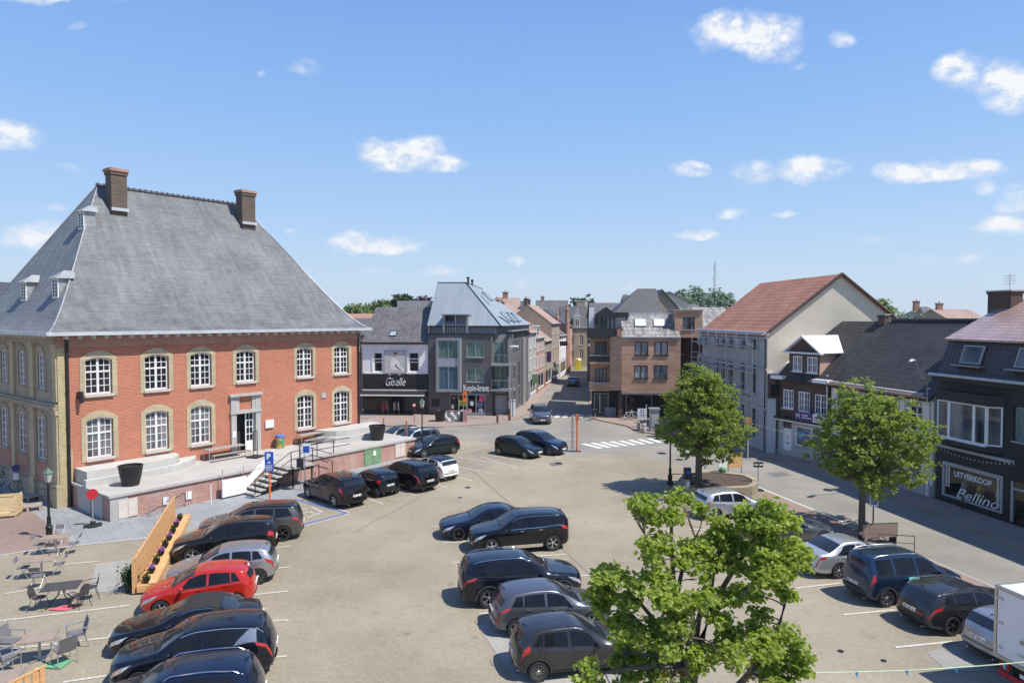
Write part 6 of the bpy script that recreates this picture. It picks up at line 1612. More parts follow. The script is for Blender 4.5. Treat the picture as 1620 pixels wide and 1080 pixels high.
class CarShape:
	def __init__(s, t, wscale=1.0):
		s.t = t; s.L = t['L']; s.W = t['W']; s.hw = t['W'] / 2
		L = s.L
		s.wpts = [(0, .66), (.08, .80), (.25, .90), (.6, .97), (1.2, 1.0), (L - 1.2, 1.0), (L - .5, .965), (L - .2, .91), (L - .06, .84), (L, .74)]
		s.bpts = [(0, .36), (.12, .24), (.5, .2), (L - .5, .22), (L - .12, .28), (L, .4)]
	def ring(s, u):
		t = s.t
		zt = smooth_interp(t['top'], u); zbelt = min(smooth_interp(t['belt'], u), zt - .035)
		zb = smooth_interp(s.bpts, u); w = smooth_interp(s.wpts, u) * s.hw
		hgt = zt - zbelt
		g = min(1, max(0, (hgt - .05) / .35))
		wr = w * .955 - hgt * .40 * (1 if hgt > .12 else hgt / .12) - (1 - g) * .05
		ws = w * (.955 if g > .5 else .955)
		pts = [(0, zb), (.84 * w, zb), (.955 * w, zb + .05), (.985 * w, zb + .18), (1.0 * w, zb * .5 + zbelt * .5 - .02), (.992 * w, zbelt - .12), (ws, zbelt),
			   ((ws + wr) / 2 + .012 * g, (zbelt + zt - .09 * (.35 + .65 * g)) / 2), (wr, zt - .09 * (.35 + .65 * g)), (wr * .93, zt - .035 * (.4 + .6 * g)), (wr * .55, zt - .006), (0, zt + .006)]
		return pts
	def offx(s, u, y):
		q = 1 - 2 * u / s.L
		return -.14 * (abs(q) ** 1.5) * (1 if q > 0 else -1) * (y / s.hw) ** 2
	def p(s, u, k):
		"""point on the right... positive-y half: u from the nose, k in ring index units"""
		pts = s.ring(u); n = len(pts)
		i = min(int(k), n - 2); f = k - i
		a = pts[max(i - 1, 0)]; b = pts[i]; c = pts[i + 1]; d = pts[min(i + 2, n - 1)]
		if i in (5, 6) or True:
			tt = .5  # tension
			def cr(a, b, c, d):
				return b + .5 * f * ((c - a) * tt * 2 * .6 + f * ((2 * a - 5 * b + 4 * c - d) * 0)) if False else b + (c - b) * f
			def h(a, b, c, d):
				m0 = (c - a) * .32; m1 = (d - b) * .32
				return (2 * f ** 3 - 3 * f * f + 1) * b + (f ** 3 - 2 * f * f + f) * m0 + (-2 * f ** 3 + 3 * f * f) * c + (f ** 3 - f * f) * m1
			y = h(a[0], b[0], c[0], d[0]); z = h(a[1], b[1], c[1], d[1])
		if y < 0: y = 0
		return Vector((s.L / 2 - u + s.offx(u, y), y, z))
	def grid(s):
		L = s.L; us = []
		u = 0
		base = [0, .015, .04, .08, .14, .22, .32, .45]
		us = list(base); u = .55
		while u < L - .5: us.append(u); u += .085
		us += [L - .45, L - .32, L - .22, L - .14, L - .08, L - .04, L - .015, L]
		ks = [i / NSUB for i in range(11 * NSUB + 1)]
		return us, ks
	def body(s):
		us, ks = s.grid(); n = len(ks)
		vs = []; fs = []
		full = 2 * n - 2
		for u in us:
			half = [s.p(u, k) for k in ks]
			ringp = half + [Vector((q.x, -q.y, q.z)) for q in half[-2:0:-1]]
			vs += ringp
		for i in range(len(us) - 1):
			for j in range(full):
				a = i * full + j; b = i * full + (j + 1) % full
				fs.append((a, a + full, b + full, b))
		fs.append(tuple(range(full))); fs.append(tuple(reversed([(len(us) - 1) * full + j for j in range(full)])))
		return vs, fs
	def patch(s, mb, u0, u1, k0, k1, side=1, nu=8, nk=6, off=.004, u0t=None, u1t=None, mi=None):
		"""panel lying on the body; u0..u1 along at k0, u0t..u1t at k1"""
		u0t = u0 if u0t is None else u0t; u1t = u1 if u1t is None else u1t
		vs = []; e = .01
		for i in range(nu + 1):
			for j in range(nk + 1):
				a = j / nk; k = k0 + (k1 - k0) * a
				ua = u0 + (u0t - u0) * a; ub = u1 + (u1t - u1) * a
				u = ua + (ub - ua) * i / nu
				q = s.p(u, k)
				du = s.p(min(u + e, s.L), k) - s.p(max(u - e, 0), k); dk = s.p(u, min(k + .05, 10.99)) - s.p(u, max(k - .05, 0))
				nrm = dk.cross(du)
				if nrm.length > 1e-9: nrm.normalize()
				q = q + nrm * off * (1)
				if nrm.y < -.2 and q.y > .05: q = q - nrm * 2 * off
				vs.append(Vector((q.x, q.y * side, q.z)))
		fs = []
		for i in range(nu):
			for j in range(nk):
				a = i * (nk + 1) + j; f = (a, a + 1, a + nk + 2, a + nk + 1)
				fs.append(f if side > 0 else f[::-1])
		mb.add(vs, fs, mi)
	def top_patch(s, mb, u0, u1, k0, off=.004, nu=8, nk=8, bow=0.0):
		"""full width panel across the centre line, from ring position k0 to its mirror"""
		vs = []; e = .01; cols = []
		for j in range(2 * nk + 1):
			k = k0 + (10.999 - k0) * (j / nk) if j <= nk else k0 + (10.999 - k0) * ((2 * nk - j) / nk)
			cols.append((k, 1 if j <= nk else -1))
		for i in range(nu + 1):
			for k, sd in cols:
				f = (k - k0) / (11 - k0)
				u = u0 + (u1 - u0) * i / nu
				q = s.p(u, k); du = s.p(min(u + e, s.L), k) - s.p(max(u - e, 0), k); dk = s.p(u, min(k + .05, 10.999)) - s.p(u, max(k - .05, 0))
				nrm = dk.cross(du)
				if nrm.length > 1e-9: nrm.normalize()
				if nrm.z < 0: nrm = -nrm
				q = q + nrm * off; vs.append(Vector((q.x, q.y * sd, q.z)))
		c = len(cols); fs = []
		for i in range(nu):
			for j in range(c - 1):
				a = i * c + j; fs.append((a, a + 1, a + c + 1, a + c))
		mb.add(vs, fs)
def conform(bvh, mb, corners, direction, n=6, m=4, off=.006):
	"""project the quad given by 4 points (plane yz for front/rear, xz for sides) on the body along direction"""
	D = Vector(direction); vs = []
	for i in range(n + 1):
		for j in range(m + 1):
			a, b = i / n, j / m
			p = corners[0].lerp(corners[1], a).lerp(corners[3].lerp(corners[2], a), b)
			hit = bvh.ray_cast(p - D * 3, D)
			if hit[0] is None:
				hit = bvh.find_nearest(p)
				nn = hit[1]
			else: nn = hit[1]
			if nn.dot(D) > 0: nn = -nn
			vs.append(hit[0] + (nn - D * .5).normalized() * off)
	fs = []
	for i in range(n):
		for j in range(m):
			a = i * (m + 1) + j; fs.append((a, a + 1, a + m + 2, a + m + 1))
	mb.add(vs, fs)
M['car_glass'] = glass_dark('car_glass', (.012, .016, .022), .02)
nt_ = M['car_glass'].node_tree
for n_ in nt_.nodes:
	if n_.type == 'BSDF_PRINCIPLED': n_.inputs['Coat Weight'].default_value = .0; n_.inputs['Specular IOR Level'].default_value = .5; n_.inputs['Coat Roughness'].default_value = .0
M['side_glass'] = glass_dark('side_glass', (.006, .007, .009), .04)
for n_ in M['side_glass'].node_tree.nodes:
	if n_.type == 'BSDF_PRINCIPLED': n_.inputs['Specular IOR Level'].default_value = .35
M['lamp_clear'] = plain('lamp_clear', (.55, .57, .6), .12, .55, var=.25, scale=14, coat=1.0)
M['lamp_red'] = plain('lamp_red', (.42, .015, .012), .15, 0, var=.35, scale=10, coat=1.0)
M['chrome'] = plain('chrome', (.75, .76, .78), .12, 1.0, var=.05)
M['alloy'] = plain('alloy', (.45, .46, .47), .3, .85, var=.1)
M['alloy_dark'] = plain('alloy_dark', (.06, .06, .065), .3, .7, var=.1)
M['plate'] = plain('plate', (.7, .7, .68), .5, var=.04)
M['seam'] = plain('seam', (.006, .006, .006), .8, var=.1)
M['well'] = plain('well', (.008, .008, .008), .95, var=.1)
M['trim_grey'] = plain('trim_grey', (.045, .045, .048), .6, var=.15)
M['plate_text'] = plain('plate_text', (.25, .02, .02), .6)
def rim_mesh(R, spokes, key, style=0):
	m = MB(); r = R * .66
	m.lathe((0, 0, 0), [(r, -.085), (r * 1.02, .0), (r * 1.02, .085), (r * .95, .09), (r * .93, .04), (r * .9, .0)], 28, 0, axis='y', cap=False)
	m.lathe((0, 0, 0), [(r * .92, -.02), (.001, -.02)], 24, 1, axis='y')
	m.lathe((0, 0, 0), [(r * .22, .0), (r * .22, .06), (r * .15, .075), (.001, .075)], 14, 0, axis='y')
	for k in range(spokes):
		for dl in ((-.12, .12) if style == 1 else (0,)):
			a = 2 * math.pi * k / spokes + dl
			d = Vector((math.cos(a), 0, math.sin(a))); t = Vector((-math.sin(a), 0, math.cos(a)))
			w0 = r * (.13 if style == 0 else .07) * (1.25 if spokes < 7 else .8); w1 = w0 * (1.2 if style != 2 else .8)
			p0 = d * r * .15; p1 = d * r * .95
			m.add([p0 - t * w0 + Vector((0, .02, 0)), p0 + t * w0 + Vector((0, .02, 0)), p1 + t * w1 + Vector((0, .03, 0)), p1 - t * w1 + Vector((0, .03, 0)),
				   p0 - t * w0 * .7 + Vector((0, .066, 0)), p0 + t * w0 * .7 + Vector((0, .066, 0)), p1 + t * w1 * .7 + Vector((0, .08, 0)), p1 - t * w1 * .7 + Vector((0, .08, 0))],
				  [(0, 1, 2, 3), (7, 6, 5, 4), (0, 4, 5, 1), (1, 5, 6, 2), (2, 6, 7, 3), (3, 7, 4, 0)], 0)
	return m
_wheel_cache = {}
def wheel_meshes(R, spokes, key, style):
	kk = (round(R, 3), spokes, key, style)
	if kk not in _wheel_cache:
		m = MB(); r = R * .66; w = .105
		m.lathe((0, 0, 0), [(r, -w * .85), (R * .9, -w), (R * .985, -w * .8), (R, -w * .4), (R, w * .4), (R * .985, w * .8), (R * .9, w), (r * 1.0, w * .88)], 32, axis='y', cap=False)
		ty = m.mesh('tyre', M['rubber'], 40)
		rm = rim_mesh(R, spokes, key, style).mesh('rim', [M[key], M['well']], 30)
		_wheel_cache[kk] = (ty, rm)
	return _wheel_cache[kk]
def apply_bool(vs, fs, paint, cuts):
	me = bpy.data.meshes.new('body'); me.from_pydata(vs, [], fs); me.materials.append(paint); me.materials.append(M['well']); me.update()
	bm = bmesh.new(); bm.from_mesh(me); bmesh.ops.recalc_face_normals(bm, faces=bm.faces); bm.to_mesh(me); bm.free()
	o = bpy.data.objects.new('body', me); COL.objects.link(o)
	cu = bpy.data.meshes.new('cut'); cu.from_pydata(cuts.v, [], cuts.f); cu.materials.append(paint); cu.materials.append(M['well'])
	for p in cu.polygons: p.material_index = 1
	bm = bmesh.new(); bm.from_mesh(cu); bmesh.ops.recalc_face_normals(bm, faces=bm.faces); bm.to_mesh(cu); bm.free()
	co = bpy.data.objects.new('cut', cu); COL.objects.link(co)
	md = o.modifiers.new('b', 'BOOLEAN'); md.operation = 'DIFFERENCE'; md.object = co; md.solver = 'EXACT'
	bpy.context.view_layer.update()
	dg = bpy.context.evaluated_depsgraph_get()
	res = bpy.data.meshes.new_from_object(o.evaluated_get(dg))
	bpy.data.objects.remove(o); bpy.data.objects.remove(co); bpy.data.meshes.remove(cu); bpy.data.meshes.remove(me)
	return res
def make_car(kind, paint, label, loc, heading, rim=(5, 'alloy', 0), roof=None, rails=None, trim=False, chrome=False, lights='std', cat='car', group=None, glassy=None, mod=None, plates='plate', doors=5, extra=None, name='parked_car', lower=None):
	t = dict(TYPES[kind])
	if mod: t.update(mod)
	S = CarShape(t); L = S.L; hw = S.hw; R = t['R']
	root = thing(name, label, cat, loc, heading, group)
	xf = L / 2 - t['fo']; xr = xf - t['wb']
	cuts = MB()
	for x in (xf, xr):
		for sd in (-1, 1):
			cuts.lathe((x, sd * (hw + .1 - .19), R), [(R + .045, -.20), (R + .045, .20)], 28, axis='y')
	vs, fs = S.body()
	bvh = BVHTree.FromPolygons(vs, fs)
	me = apply_bool(vs, fs, paint, cuts)
	m = MB()
	ud = t.get('doors_u')
	if ud is None:
		a = t['cow'] + .12; b = a + 1.05; c = b + (.95 if doors == 5 else 0)
		ud = [a, b, c] if doors == 5 else [a, b + .25]
	for i, u in enumerate(ud):
		for sd in (1, -1):
			kt = 6.0
			if i == len(ud) - 1 and doors == 5:   # rear door edge curls round the arch
				S.patch(m, u - .012, u, 4.3, kt, sd, 1, 10, .0025, None, None)
			else: S.patch(m, u, u + .012, 2.6, kt, sd, 1, 12, .0025)
	for sd in (1, -1):
		S.patch(m, ud[0], ud[-1] - .2, 2.55, 2.62, sd, 14, 1, .0025)
	S.top_patch(m, t['cow'] - .14, t['cow'] - .128, 6.6, .003, 1, 8)      # bonnet rear edge
	for sd in (1, -1): S.patch(m, .32, t['cow'] - .13, 6.35, 6.42, sd, 12, 1, .003)
	bm = bmesh.new(); bm.from_mesh(me)
	o = bpy.data.objects.new('body', me); COL.objects.link(o); o.parent = root
	bm.free()
	for p in me.polygons: p.use_smooth = True
	me.set_sharp_from_angle(angle=R_(32))
	m.build('panel_seam', M['seam'], root)
	m = MB()      # unpainted lower edge
	for sd in (1, -1): S.patch(m, t['fo'] + R + .05, t['fo'] + t['wb'] - R - .05, 1.7, 2.5, sd, 14, 2, .004)
	m.build('rocker_panel', M['plastic_black'], root)
	if lower:
		m = MB()
		for sd in (1, -1): S.patch(m, t['fo'] + R + .07, t['fo'] + t['wb'] - R - .07, 2.0, 3.15, sd, 16, 3, .012)
		islands(m.build('sill_trim', M[lower], root))
	g = MB(); S.top_patch(g, t['cow'] + .02, t['rf'] - .05, 8.62 if kind != 'mpv' else 8.7, .006, 10, 8); g.build('windscreen', M['car_glass'], root, 60)
	g = MB(); S.top_patch(g, t['re'] + .07 if kind not in ('sedan', 'coupe') else t['re'] + .09, t['tb'] - .04, 8.7, .006, 8, 8); g.build('rear_window', M['car_glass'], root, 60)
	a0 = t['cow'] + .30; aT = t['cow'] + .62
	B = t.get('bp', t['cow'] + 1.24)
	Cp = t.get('cp', B + (.86 if kind in ('hatch', 'small') else .92))
	if kind in ('coupe',): panes = [(a0 + .05, B + .28, aT + .12, B + .2), (B + .36, t['re'] + .28, B + .27, t['re'] + .02)]
	elif kind == 'sedan': panes = [(a0, B, aT, B), (B + .09, t['re'] + .42, B + .09, t['re'] + .0)]
	elif kind in ('hatch', 'small'): panes = [(a0, B, aT, B), (B + .09, Cp, B + .09, Cp - .05), (Cp + .05, t['re'] - .12, Cp + .0, t['re'] - .32)]
	elif kind == 'mpv': panes = [(a0 - .05, B, aT - .05, B), (B + .1, B + 1.0, B + .1, B + .98), (B + 1.12, t['re'] - .1, B + 1.1, t['re'] - .14)]
	else: panes = [(a0, B, aT, B), (B + .09, Cp, B + .09, Cp - .03), (Cp + .06, t['re'] - .06, Cp + .03, t['re'] - .30)]
	for sd in (1, -1):
		for (p, q, r, s_2) in panes:
			g = MB(); S.patch(g, p, q, 6.22, 7.82, sd, 10, 6, .006, r, s_2); g.build('side_window', M['side_glass'], root, 60)
	g = MB()
	for sd in (1, -1):
		S.patch(g, panes[0][0] - .1, panes[-1][1] + .02, 6.1, 6.2, sd, 20, 1, .008)
	islands(g.build('window_trim', M['chrome'] if chrome else M['plastic_black'], root))
	if chrome:
		g = MB()
		for sd in (1, -1): S.patch(g, aT - .05, panes[-1][3] + .05, 7.9, 8.02, sd, 20, 1, .008)
		islands(g.build('window_trim', M['chrome'], root))
	if roof:
		g = MB(); S.top_patch(g, t['rf'] - (.02 if kind != 'coupe' else .08), t['re'] + .06, 8.25, .008, 14, 8)
		if kind == 'coupe':
			for sd in (1, -1): S.patch(g, t['re'] - .3, t['re'] + .55, 6.15, 8.3, sd, 6, 6, .009, t['re'] - .1, t['re'] + .1)
		g.build('roof_panel', roof, root, 60)
	if rails:
		for sd in (1, -1):
			pts = []
			for i in range(13):
				u = t['rf'] + .1 + (t['re'] - t['rf'] - .25) * i / 12; q = S.p(u, 8.75); h = .05 if 0 < i < 12 else .0
				pts.append((q.x, q.y * sd, q.z + h))
			m = MB(); m.path(pts, .018, 6); m.build('roof_rail', M[rails], root, 60)
	F = Vector((-1, 0, 0)); Bk = Vector((1, 0, 0))
	zt = smooth_interp(t['top'], .05); zl = zt - .04
	X = L
	def quad_yz(y0, y1, z0a, z1a, z0b, z1b): return [Vector((0, y0, z0a)), Vector((0, y1, z0b)), Vector((0, y1, z1b)), Vector((0, y0, z1a))]
	for sd in (1, -1):
		m = MB(); S.patch(m, .03, .34, 5.05, 5.95, sd, 10, 3, .008, .10, .62); m.build('headlight', M['lamp_clear'], root, 60)
		m = MB()
		if lights == 'tall':
			if kind == 'mpv': S.patch(m, L - .26, L - .03, 4.9, 6.4, sd, 4, 6, .010, t['re'] + .0, t['tb'] - .06)
			else: S.patch(m, L - .34, L - .05, 5.0, 6.5, sd, 5, 6, .010, t['re'] - .02, t['tb'] - .1)
		elif lights == 'wide': S.patch(m, L - .42, L - .015, 5.25, 6.0, sd, 8, 3, .010, L - .5, L - .05)
		else: S.patch(m, L - .30, L - .02, 5.0, 6.1, sd, 6, 4, .010, L - .42, L - .1)
		m.build('taillight', M['lamp_red'], root, 60)
	if lights == 'wide':
		zz = smooth_interp(t['belt'], L - .1) - .04
		m = MB(); conform(bvh, m, quad_yz(-hw * .66, hw * .66, zz - .05, zz + .0, zz - .05, zz + .0), Bk, 8, 2, .006); m.build('light_bar', M['lamp_red'] if kind == 'estate' else paint, root, 60)
	m = MB(); conform(bvh, m, quad_yz(-hw * .40, hw * .40, zl - .17, zl - .05, zl - .17, zl - .05), F, 8, 3, .006); conform(bvh, m, quad_yz(-hw * .55, hw * .55, .26, .42, .26, .42), F, 8, 3, .006); m.build('grille', M['plastic_black'], root, 60)
	m = MB(); conform(bvh, m, quad_yz(-hw * .12, hw * .12, zl - .12, zl - .10, zl - .12, zl - .10), F, 2, 1, .012); m.build('badge', M['chrome'], root)
	m = MB(); m.box(L / 2 - .015, L / 2 + .02, -.26, .26, .44, .55); m.build('number_plate', M[plates], root)
	zr = t.get('plate_z', .72 if kind not in ('coupe', 'sedan') else .68)
	hit = bvh.ray_cast(Vector((-5, 0, zr)), Bk); xx = hit[0].x if hit[0] else -L / 2
	m = MB(); m.box(xx - .02, xx + .03, -.26, .26, zr - .055, zr + .055); pl = m.build('number_plate', M[plates], root)
	m = MB(); rr = random.Random(len(label))
	for k in range(7):
		if k in (1, 4): continue
		y = -.21 + .065 * k; m.box(xx - .024, xx - .021, y, y + .035, zr - .033, zr + .033)
	m.build('plate_characters', M['plate_text'], pl)
	m = MB(); conform(bvh, m, quad_yz(-hw * .6, hw * .6, .3, .42, .3, .42), Bk, 8, 2, .006);
	if trim: conform(bvh, m, quad_yz(-hw * .85, hw * .85, .3, .5, .3, .5), Bk, 10, 2, .005)
	m.build('rear_bumper_insert', M['plastic_black'], root, 60)
	m = MB()
	for sd in (1, -1): m.tube((-L / 2 + .09, sd * hw * .5, .235), (-L / 2 + .3, sd * hw * .5, .235), .03, n=8)
	islands(m.build('exhaust', M['steel'], root))
	for x in (xf, xr):
		for sd in (1, -1):
			if trim:
				m = MB(); n = 14; vv = []; ff = []
				for i in range(n + 1):
					a = -.15 + (math.pi + .3) * i / n
					for rr_ in (R + .04, R + .11):
						px_, pz_ = x + rr_ * math.cos(a), R + rr_ * math.sin(a)
						hit = bvh.ray_cast(Vector((px_, sd * 3, pz_)), Vector((0, -sd, 0)))
						y = hit[0].y + sd * .012 if hit[0] else sd * hw
						vv.append(Vector((px_, y, pz_)))
				for i in range(n):
					a = 2 * i; ff.append((a, a + 1, a + 3, a + 2) if sd < 0 else (a, a + 2, a + 3, a + 1))
				m.add(vv, ff); m.build('wheel_arch_trim', M['trim_grey'], root)
			ty, rm = wheel_meshes(R, *rim[:2], rim[2])
			w = bpy.data.objects.new('wheel', ty); COL.objects.link(w); w.parent = root
			w.location = (x, sd * (hw - .125), R); w.rotation_euler = (0, rnd.uniform(0, 6), 0 if sd > 0 else math.pi)
			k = bpy.data.objects.new('rim', rm); COL.objects.link(k); k.parent = w
	for sd in (1, -1):
		u = t['cow'] + .42; q = S.p(u, 6.15)
		m = MB(); c = Vector((q.x, (q.y + .13) * sd, q.z + .06))
		m.lathe((c.x, c.y, c.z), [(.001, -.11), (.06, -.10), (.085, -.04), (.08, .05), (.05, .1), (.001, .11)], 10, axis='y')
		for i_ in range(len(m.v)):
			v_ = m.v[i_]; m.v[i_] = Vector((c.x + (v_.x - c.x) * .75, v_.y, v_.z))
		m.tube((q.x, q.y * sd, q.z), (c.x, c.y - sd * .03, c.z - .04), .03, n=6)
		m.build('mirror', paint if lights != 'tall' else M['plastic_black'], root, 50)
		for i, u in enumerate([ud[1] - .17] + ([ud[2] - .2] if doors == 5 else [])):
			q = S.p(u, 5.35); m = MB(); m.box(q.x - .085, q.x + .085, sd * (q.y - .01), sd * (q.y + .028), q.z - .014, q.z + .016); m.build('door_handle', M['chrome'] if chrome else paint, root)
	m = MB()
	for y0, y1 in ((.55, -.05), (-.1, -.62)):
		a = S.p(t['cow'] + .06, 10.9); m.tube((a.x - .0, y0, a.z + .03), (a.x - .05, y1, a.z + .05), .012, n=4)
	m.build('wiper', M['plastic_black'], root)
	if kind not in ('coupe', 'sedan'):
		m = MB(); q = S.p(t['re'] - .15, 10.9); m.prism([(q.x, -.008, q.z), (q.x - .12, -.008, q.z + .0), (q.x - .14, -.008, q.z + .07)], (0, .016, 0)); m.build('roof_aerial', M['plastic_black'], root)
		q = S.p((t['re'] + t['tb']) / 2 + .12, 10.9); m = MB(); m.tube((q.x - .03, 0, q.z), (q.x - .02, .35, q.z + .12), .012, n=4); m.build('rear_wiper', M['plastic_black'], root)
	if extra: extra(S, root, bvh, t)
	return root
R_ = math.radians
P = {}
P['black'] = car_paint('paint_black', (.006, .0065, .009), .2, .2)
P['black2'] = car_paint('paint_black_brown', (.010, .009, .009), .2, .2)
P['navy'] = car_paint('paint_navy', (.008, .014, .038), .4, .25)
P['midnight'] = car_paint('paint_midnight', (.008, .011, .020), .4, .25)
P['blue'] = car_paint('paint_blue', (.014, .034, .075), .45, .28)
P['grey'] = car_paint('paint_grey', (.10, .095, .09), .6, .3)
P['dark_grey'] = car_paint('paint_dark_grey', (.045, .046, .05), .6, .3)
P['mid_grey'] = car_paint('paint_mid_grey', (.11, .115, .135), .6, .3)
P['silver'] = car_paint('paint_silver', (.36, .365, .375), .7, .3)
P['silver_light'] = car_paint('paint_silver_light', (.48, .49, .5), .6, .3)
P['red'] = car_paint('paint_red', (.50, .022, .012), .25, .22)
P['white'] = car_paint('paint_white', (.75, .75, .74), .0, .25)
P['green_black'] = car_paint('paint_green_black', (.008, .016, .018), .3, .22)
P['bluegrey'] = car_paint('paint_bluegrey', (.06, .08, .115), .55, .3)
M['soft_top'] = plain('soft_top', (.022, .02, .02), .9, var=.15, scale=20)
A1 = R(195.6)     # nose towards the left, left-hand column
def put(px, py, kind, heading, which, side, mod=None, dx=0, dy=0):
	"""car centre from the ground contact of one wheel. which: 'f' or 'r', side: +1 left of the car, -1 right"""
	t = dict(TYPES[kind]); t.update(mod or {})
	x = (t['L'] / 2 - t['fo']) if which == 'f' else (t['L'] / 2 - t['fo'] - t['wb'])
	y = side * (t['W'] / 2 - .09)
	c, s = math.cos(heading), math.sin(heading)
	p = at(px, py) if isinstance(px, (int, float)) and py is not None else Vector(px)
	return Vector((p.x - (c * x - s * y) + dx, p.y - (s * x + c * y) + dy, .02 - .012))
GL = 'cars in the left parking row'
def silver_stripe(S, root, bvh, t):
	g = MB()
	for sd in (1, -1):
		S.patch(g, t['rf'] - .1, t['re'] + .1, 8.0, 8.28, sd, 20, 2, .010)
		S.patch(g, t['re'] - .75, t['re'] - .05, 6.1, 8.0, sd, 6, 6, .011, t['re'] - .28, t['re'] - .1)
	g.build('silver_roof_trim', M['alloy'], root, 60)
def v(x, y): return Vector((x, y, 0))
make_car('bigsuv', P['grey'], 'grey big SUV with black roof at the top of the left row', put(447, 856, 'bigsuv', A1, 'r', 1), A1, (5, 'alloy_dark', 1), roof=P['black'], group=GL, lights='wide', chrome=False, mod=dict(L=4.8))
make_car('suv', P['black2'], 'brownish black hatchback parked between the grey SUV and silver hatchback', put(v(-11.35, 30.05), None, 'suv', A1, 'r', 1, dict(L=4.4, wb=2.65)), A1, (5, 'alloy', 0), group=GL, mod=dict(L=4.4, wb=2.65), lights='tall')
make_car('hatch', P['silver'], 'silver hatchback between the brownish black car and the red one', put(408, 924, 'hatch', A1, 'r', 1), A1, (10, 'alloy', 2), group=GL)
make_car('small', P['red'], 'bright red hatchback, the only red car in the square', put(v(-10.15, 24.75), None, 'small', A1, 'r', 1), A1, (5, 'alloy', 0), group=GL)
make_car('coupe', P['black'], 'black convertible with closed cloth roof below the red hatchback', put(213, 1041, 'coupe', A1, 'f', 1), A1, (12, 'alloy', 2), roof=M['soft_top'], group=GL, doors=3, chrome=True, lights='wide')
make_car('suv', P['midnight'], 'dark blue SUV with silver roof line trim next below the convertible', put(v(-7.95, 19.75), None, 'suv', A1, 'r', 1), A1, (5, 'alloy', 1), group=GL, extra=silver_stripe, lights='wide')
make_car('suv', P['navy'], 'dark car cut by the bottom edge of the photo in the left row', put(v(-7.35, 17.1), None, 'suv', A1, 'r', 1), A1, (5, 'alloy', 0), group=GL, rails='chrome')
A2 = math.atan2(.189, -.208)
A2 = R(136)
GT = 'cars parked nose in to the terrace'
make_car('bigsuv', P['black2'], 'black SUV with grey skid plate, leftmost at the terrace', put(529, 803, 'bigsuv', A2, 'r', 1), A2, (5, 'alloy', 0), group=GT, chrome=False, rails='alloy', lights='tall')
make_car('small', P['midnight'], 'small dark car squeezed between two black SUVs at the terrace', put(v(-8.15, 40.35), None, 'small', A2, 'r', 1, dict(L=3.75)), A2, (5, 'alloy_dark', 0), group=GT, mod=dict(L=3.8), lights='tall', chrome=True)
make_car('bigsuv', P['black'], 'black SUV with dark wheels between small dark car and white car', put(648, 778, 'bigsuv', A2, 'r', 1), A2, (5, 'alloy_dark', 1), group=GT, lights='wide')
make_car('small', P['white'], 'white hatchback with black roof beside the rightmost terrace SUV', put(v(-4.95, 44.35), None, 'small', A2, 'r', 1), A2, (5, 'alloy', 0), group=GT, roof=P['black'], lights='wide')
A3 = R(214)
GC = 'cars beyond the end of the terrace'
make_car('hatch', P['green_black'], 'greenish black hatchback nearest of the three beyond the terrace end', put(718, 717.8, 'hatch', A3, 'r', 1), A3, (7, 'alloy', 0), group=GC)
q3 = put(718, 717.8, 'hatch', A3, 'r', 1)
n3 = Vector((math.cos(A3 - R(90)), math.sin(A3 - R(90)), 0))
make_car('suv', P['bluegrey'], 'blue grey car in the middle of the three beyond the terrace end', q3 + n3 * 2.7 + Vector((-.35, .1, 0)), A3, (5, 'alloy', 0), group=GC, rails='alloy')
make_car('hatch', P['dark_grey'], 'dark grey car farthest of the three beyond the terrace end', q3 + n3 * 5.4 + Vector((-.6, .3, 0)), A3, (5, 'alloy', 0), group=GC)
A4 = R(-37)
make_car('hatch', P['green_black'], 'small greenish black hatchback beside another black car before the zebra', put(789.5, 719.5, 'hatch', A4, 'r', -1), A4, (7, 'alloy', 0), mod=dict(L=4.0, wb=2.54), group='two black cars before the zebra crossing')
make_car('suv', P['navy'], 'black compact SUV nose to the orange post before the zebra', put(868, 720.5, 'suv', A4, 'f', -1), A4, (5, 'alloy', 1), rails='alloy', trim=True, group='two black cars before the zebra crossing')
make_car('bigsuv', P['mid_grey'], 'grey SUV driving out of the side street towards the square', Vector((at(856, 672).x, at(856, 672).y + 2.2, .02)), R(-86), (5, 'alloy', 0), rails='alloy', name='car', chrome=True)
make_car('sedan', P['bluegrey'], 'small grey car driving in the shade of the side street', Vector((at(909, 612).x, at(909, 612).y + 2.2, .02)), R(81), (5, 'alloy', 0), name='car')
A5 = R(191.8); A6 = R(11.8)
GM = 'cars in the middle parking row'
make_car('sedan', P['navy'], 'dark navy low saloon at the top of the middle row', put(726, 855, 'sedan', A5, 'f', 1), A5, (5, 'alloy_dark', 1), group=GM, mod=dict(L=4.67), chrome=False)
make_car('bigsuv', P['black'], 'black SUV with chrome window line behind the navy saloon', put(874.5, 871, 'bigsuv', A5, 'r', 1, dict(L=4.64, wb=2.84)), A5, (5, 'alloy', 1), group=GM, mod=dict(L=4.64, wb=2.84), chrome=True, lower='chrome')
make_car('bigsuv', P['midnight'], 'blue black SUV facing right in the middle row', put(773.3, 961.5, 'bigsuv', A6, 'r', -1, dict(L=4.73, wb=2.79)), A6, (5, 'alloy', 1), group=GM, mod=dict(L=4.73, wb=2.79), rails='chrome', trim=True, lights='wide')
make_car('hatch', P['mid_grey'], 'mid grey sloping hatchback between the blue black SUV and dark grey hatchback', put(v(.15, 22.55), None, 'hatch', A6, 'r', -1), A6, (5, 'alloy', 0), group=GM, lights='wide', mod=dict(L=4.25, wb=2.63))
make_car('small', P['dark_grey'], 'dark grey hatchback with red lamps and silver wheel covers beside the leafy tree', put(851.6, 1078.5, 'small', A6, 'r', -1), A6, (12, 'silver_cover', 2) if False else (12, 'alloy', 2), group=GM, lights='tall')
GR = 'cars in the right parking row'
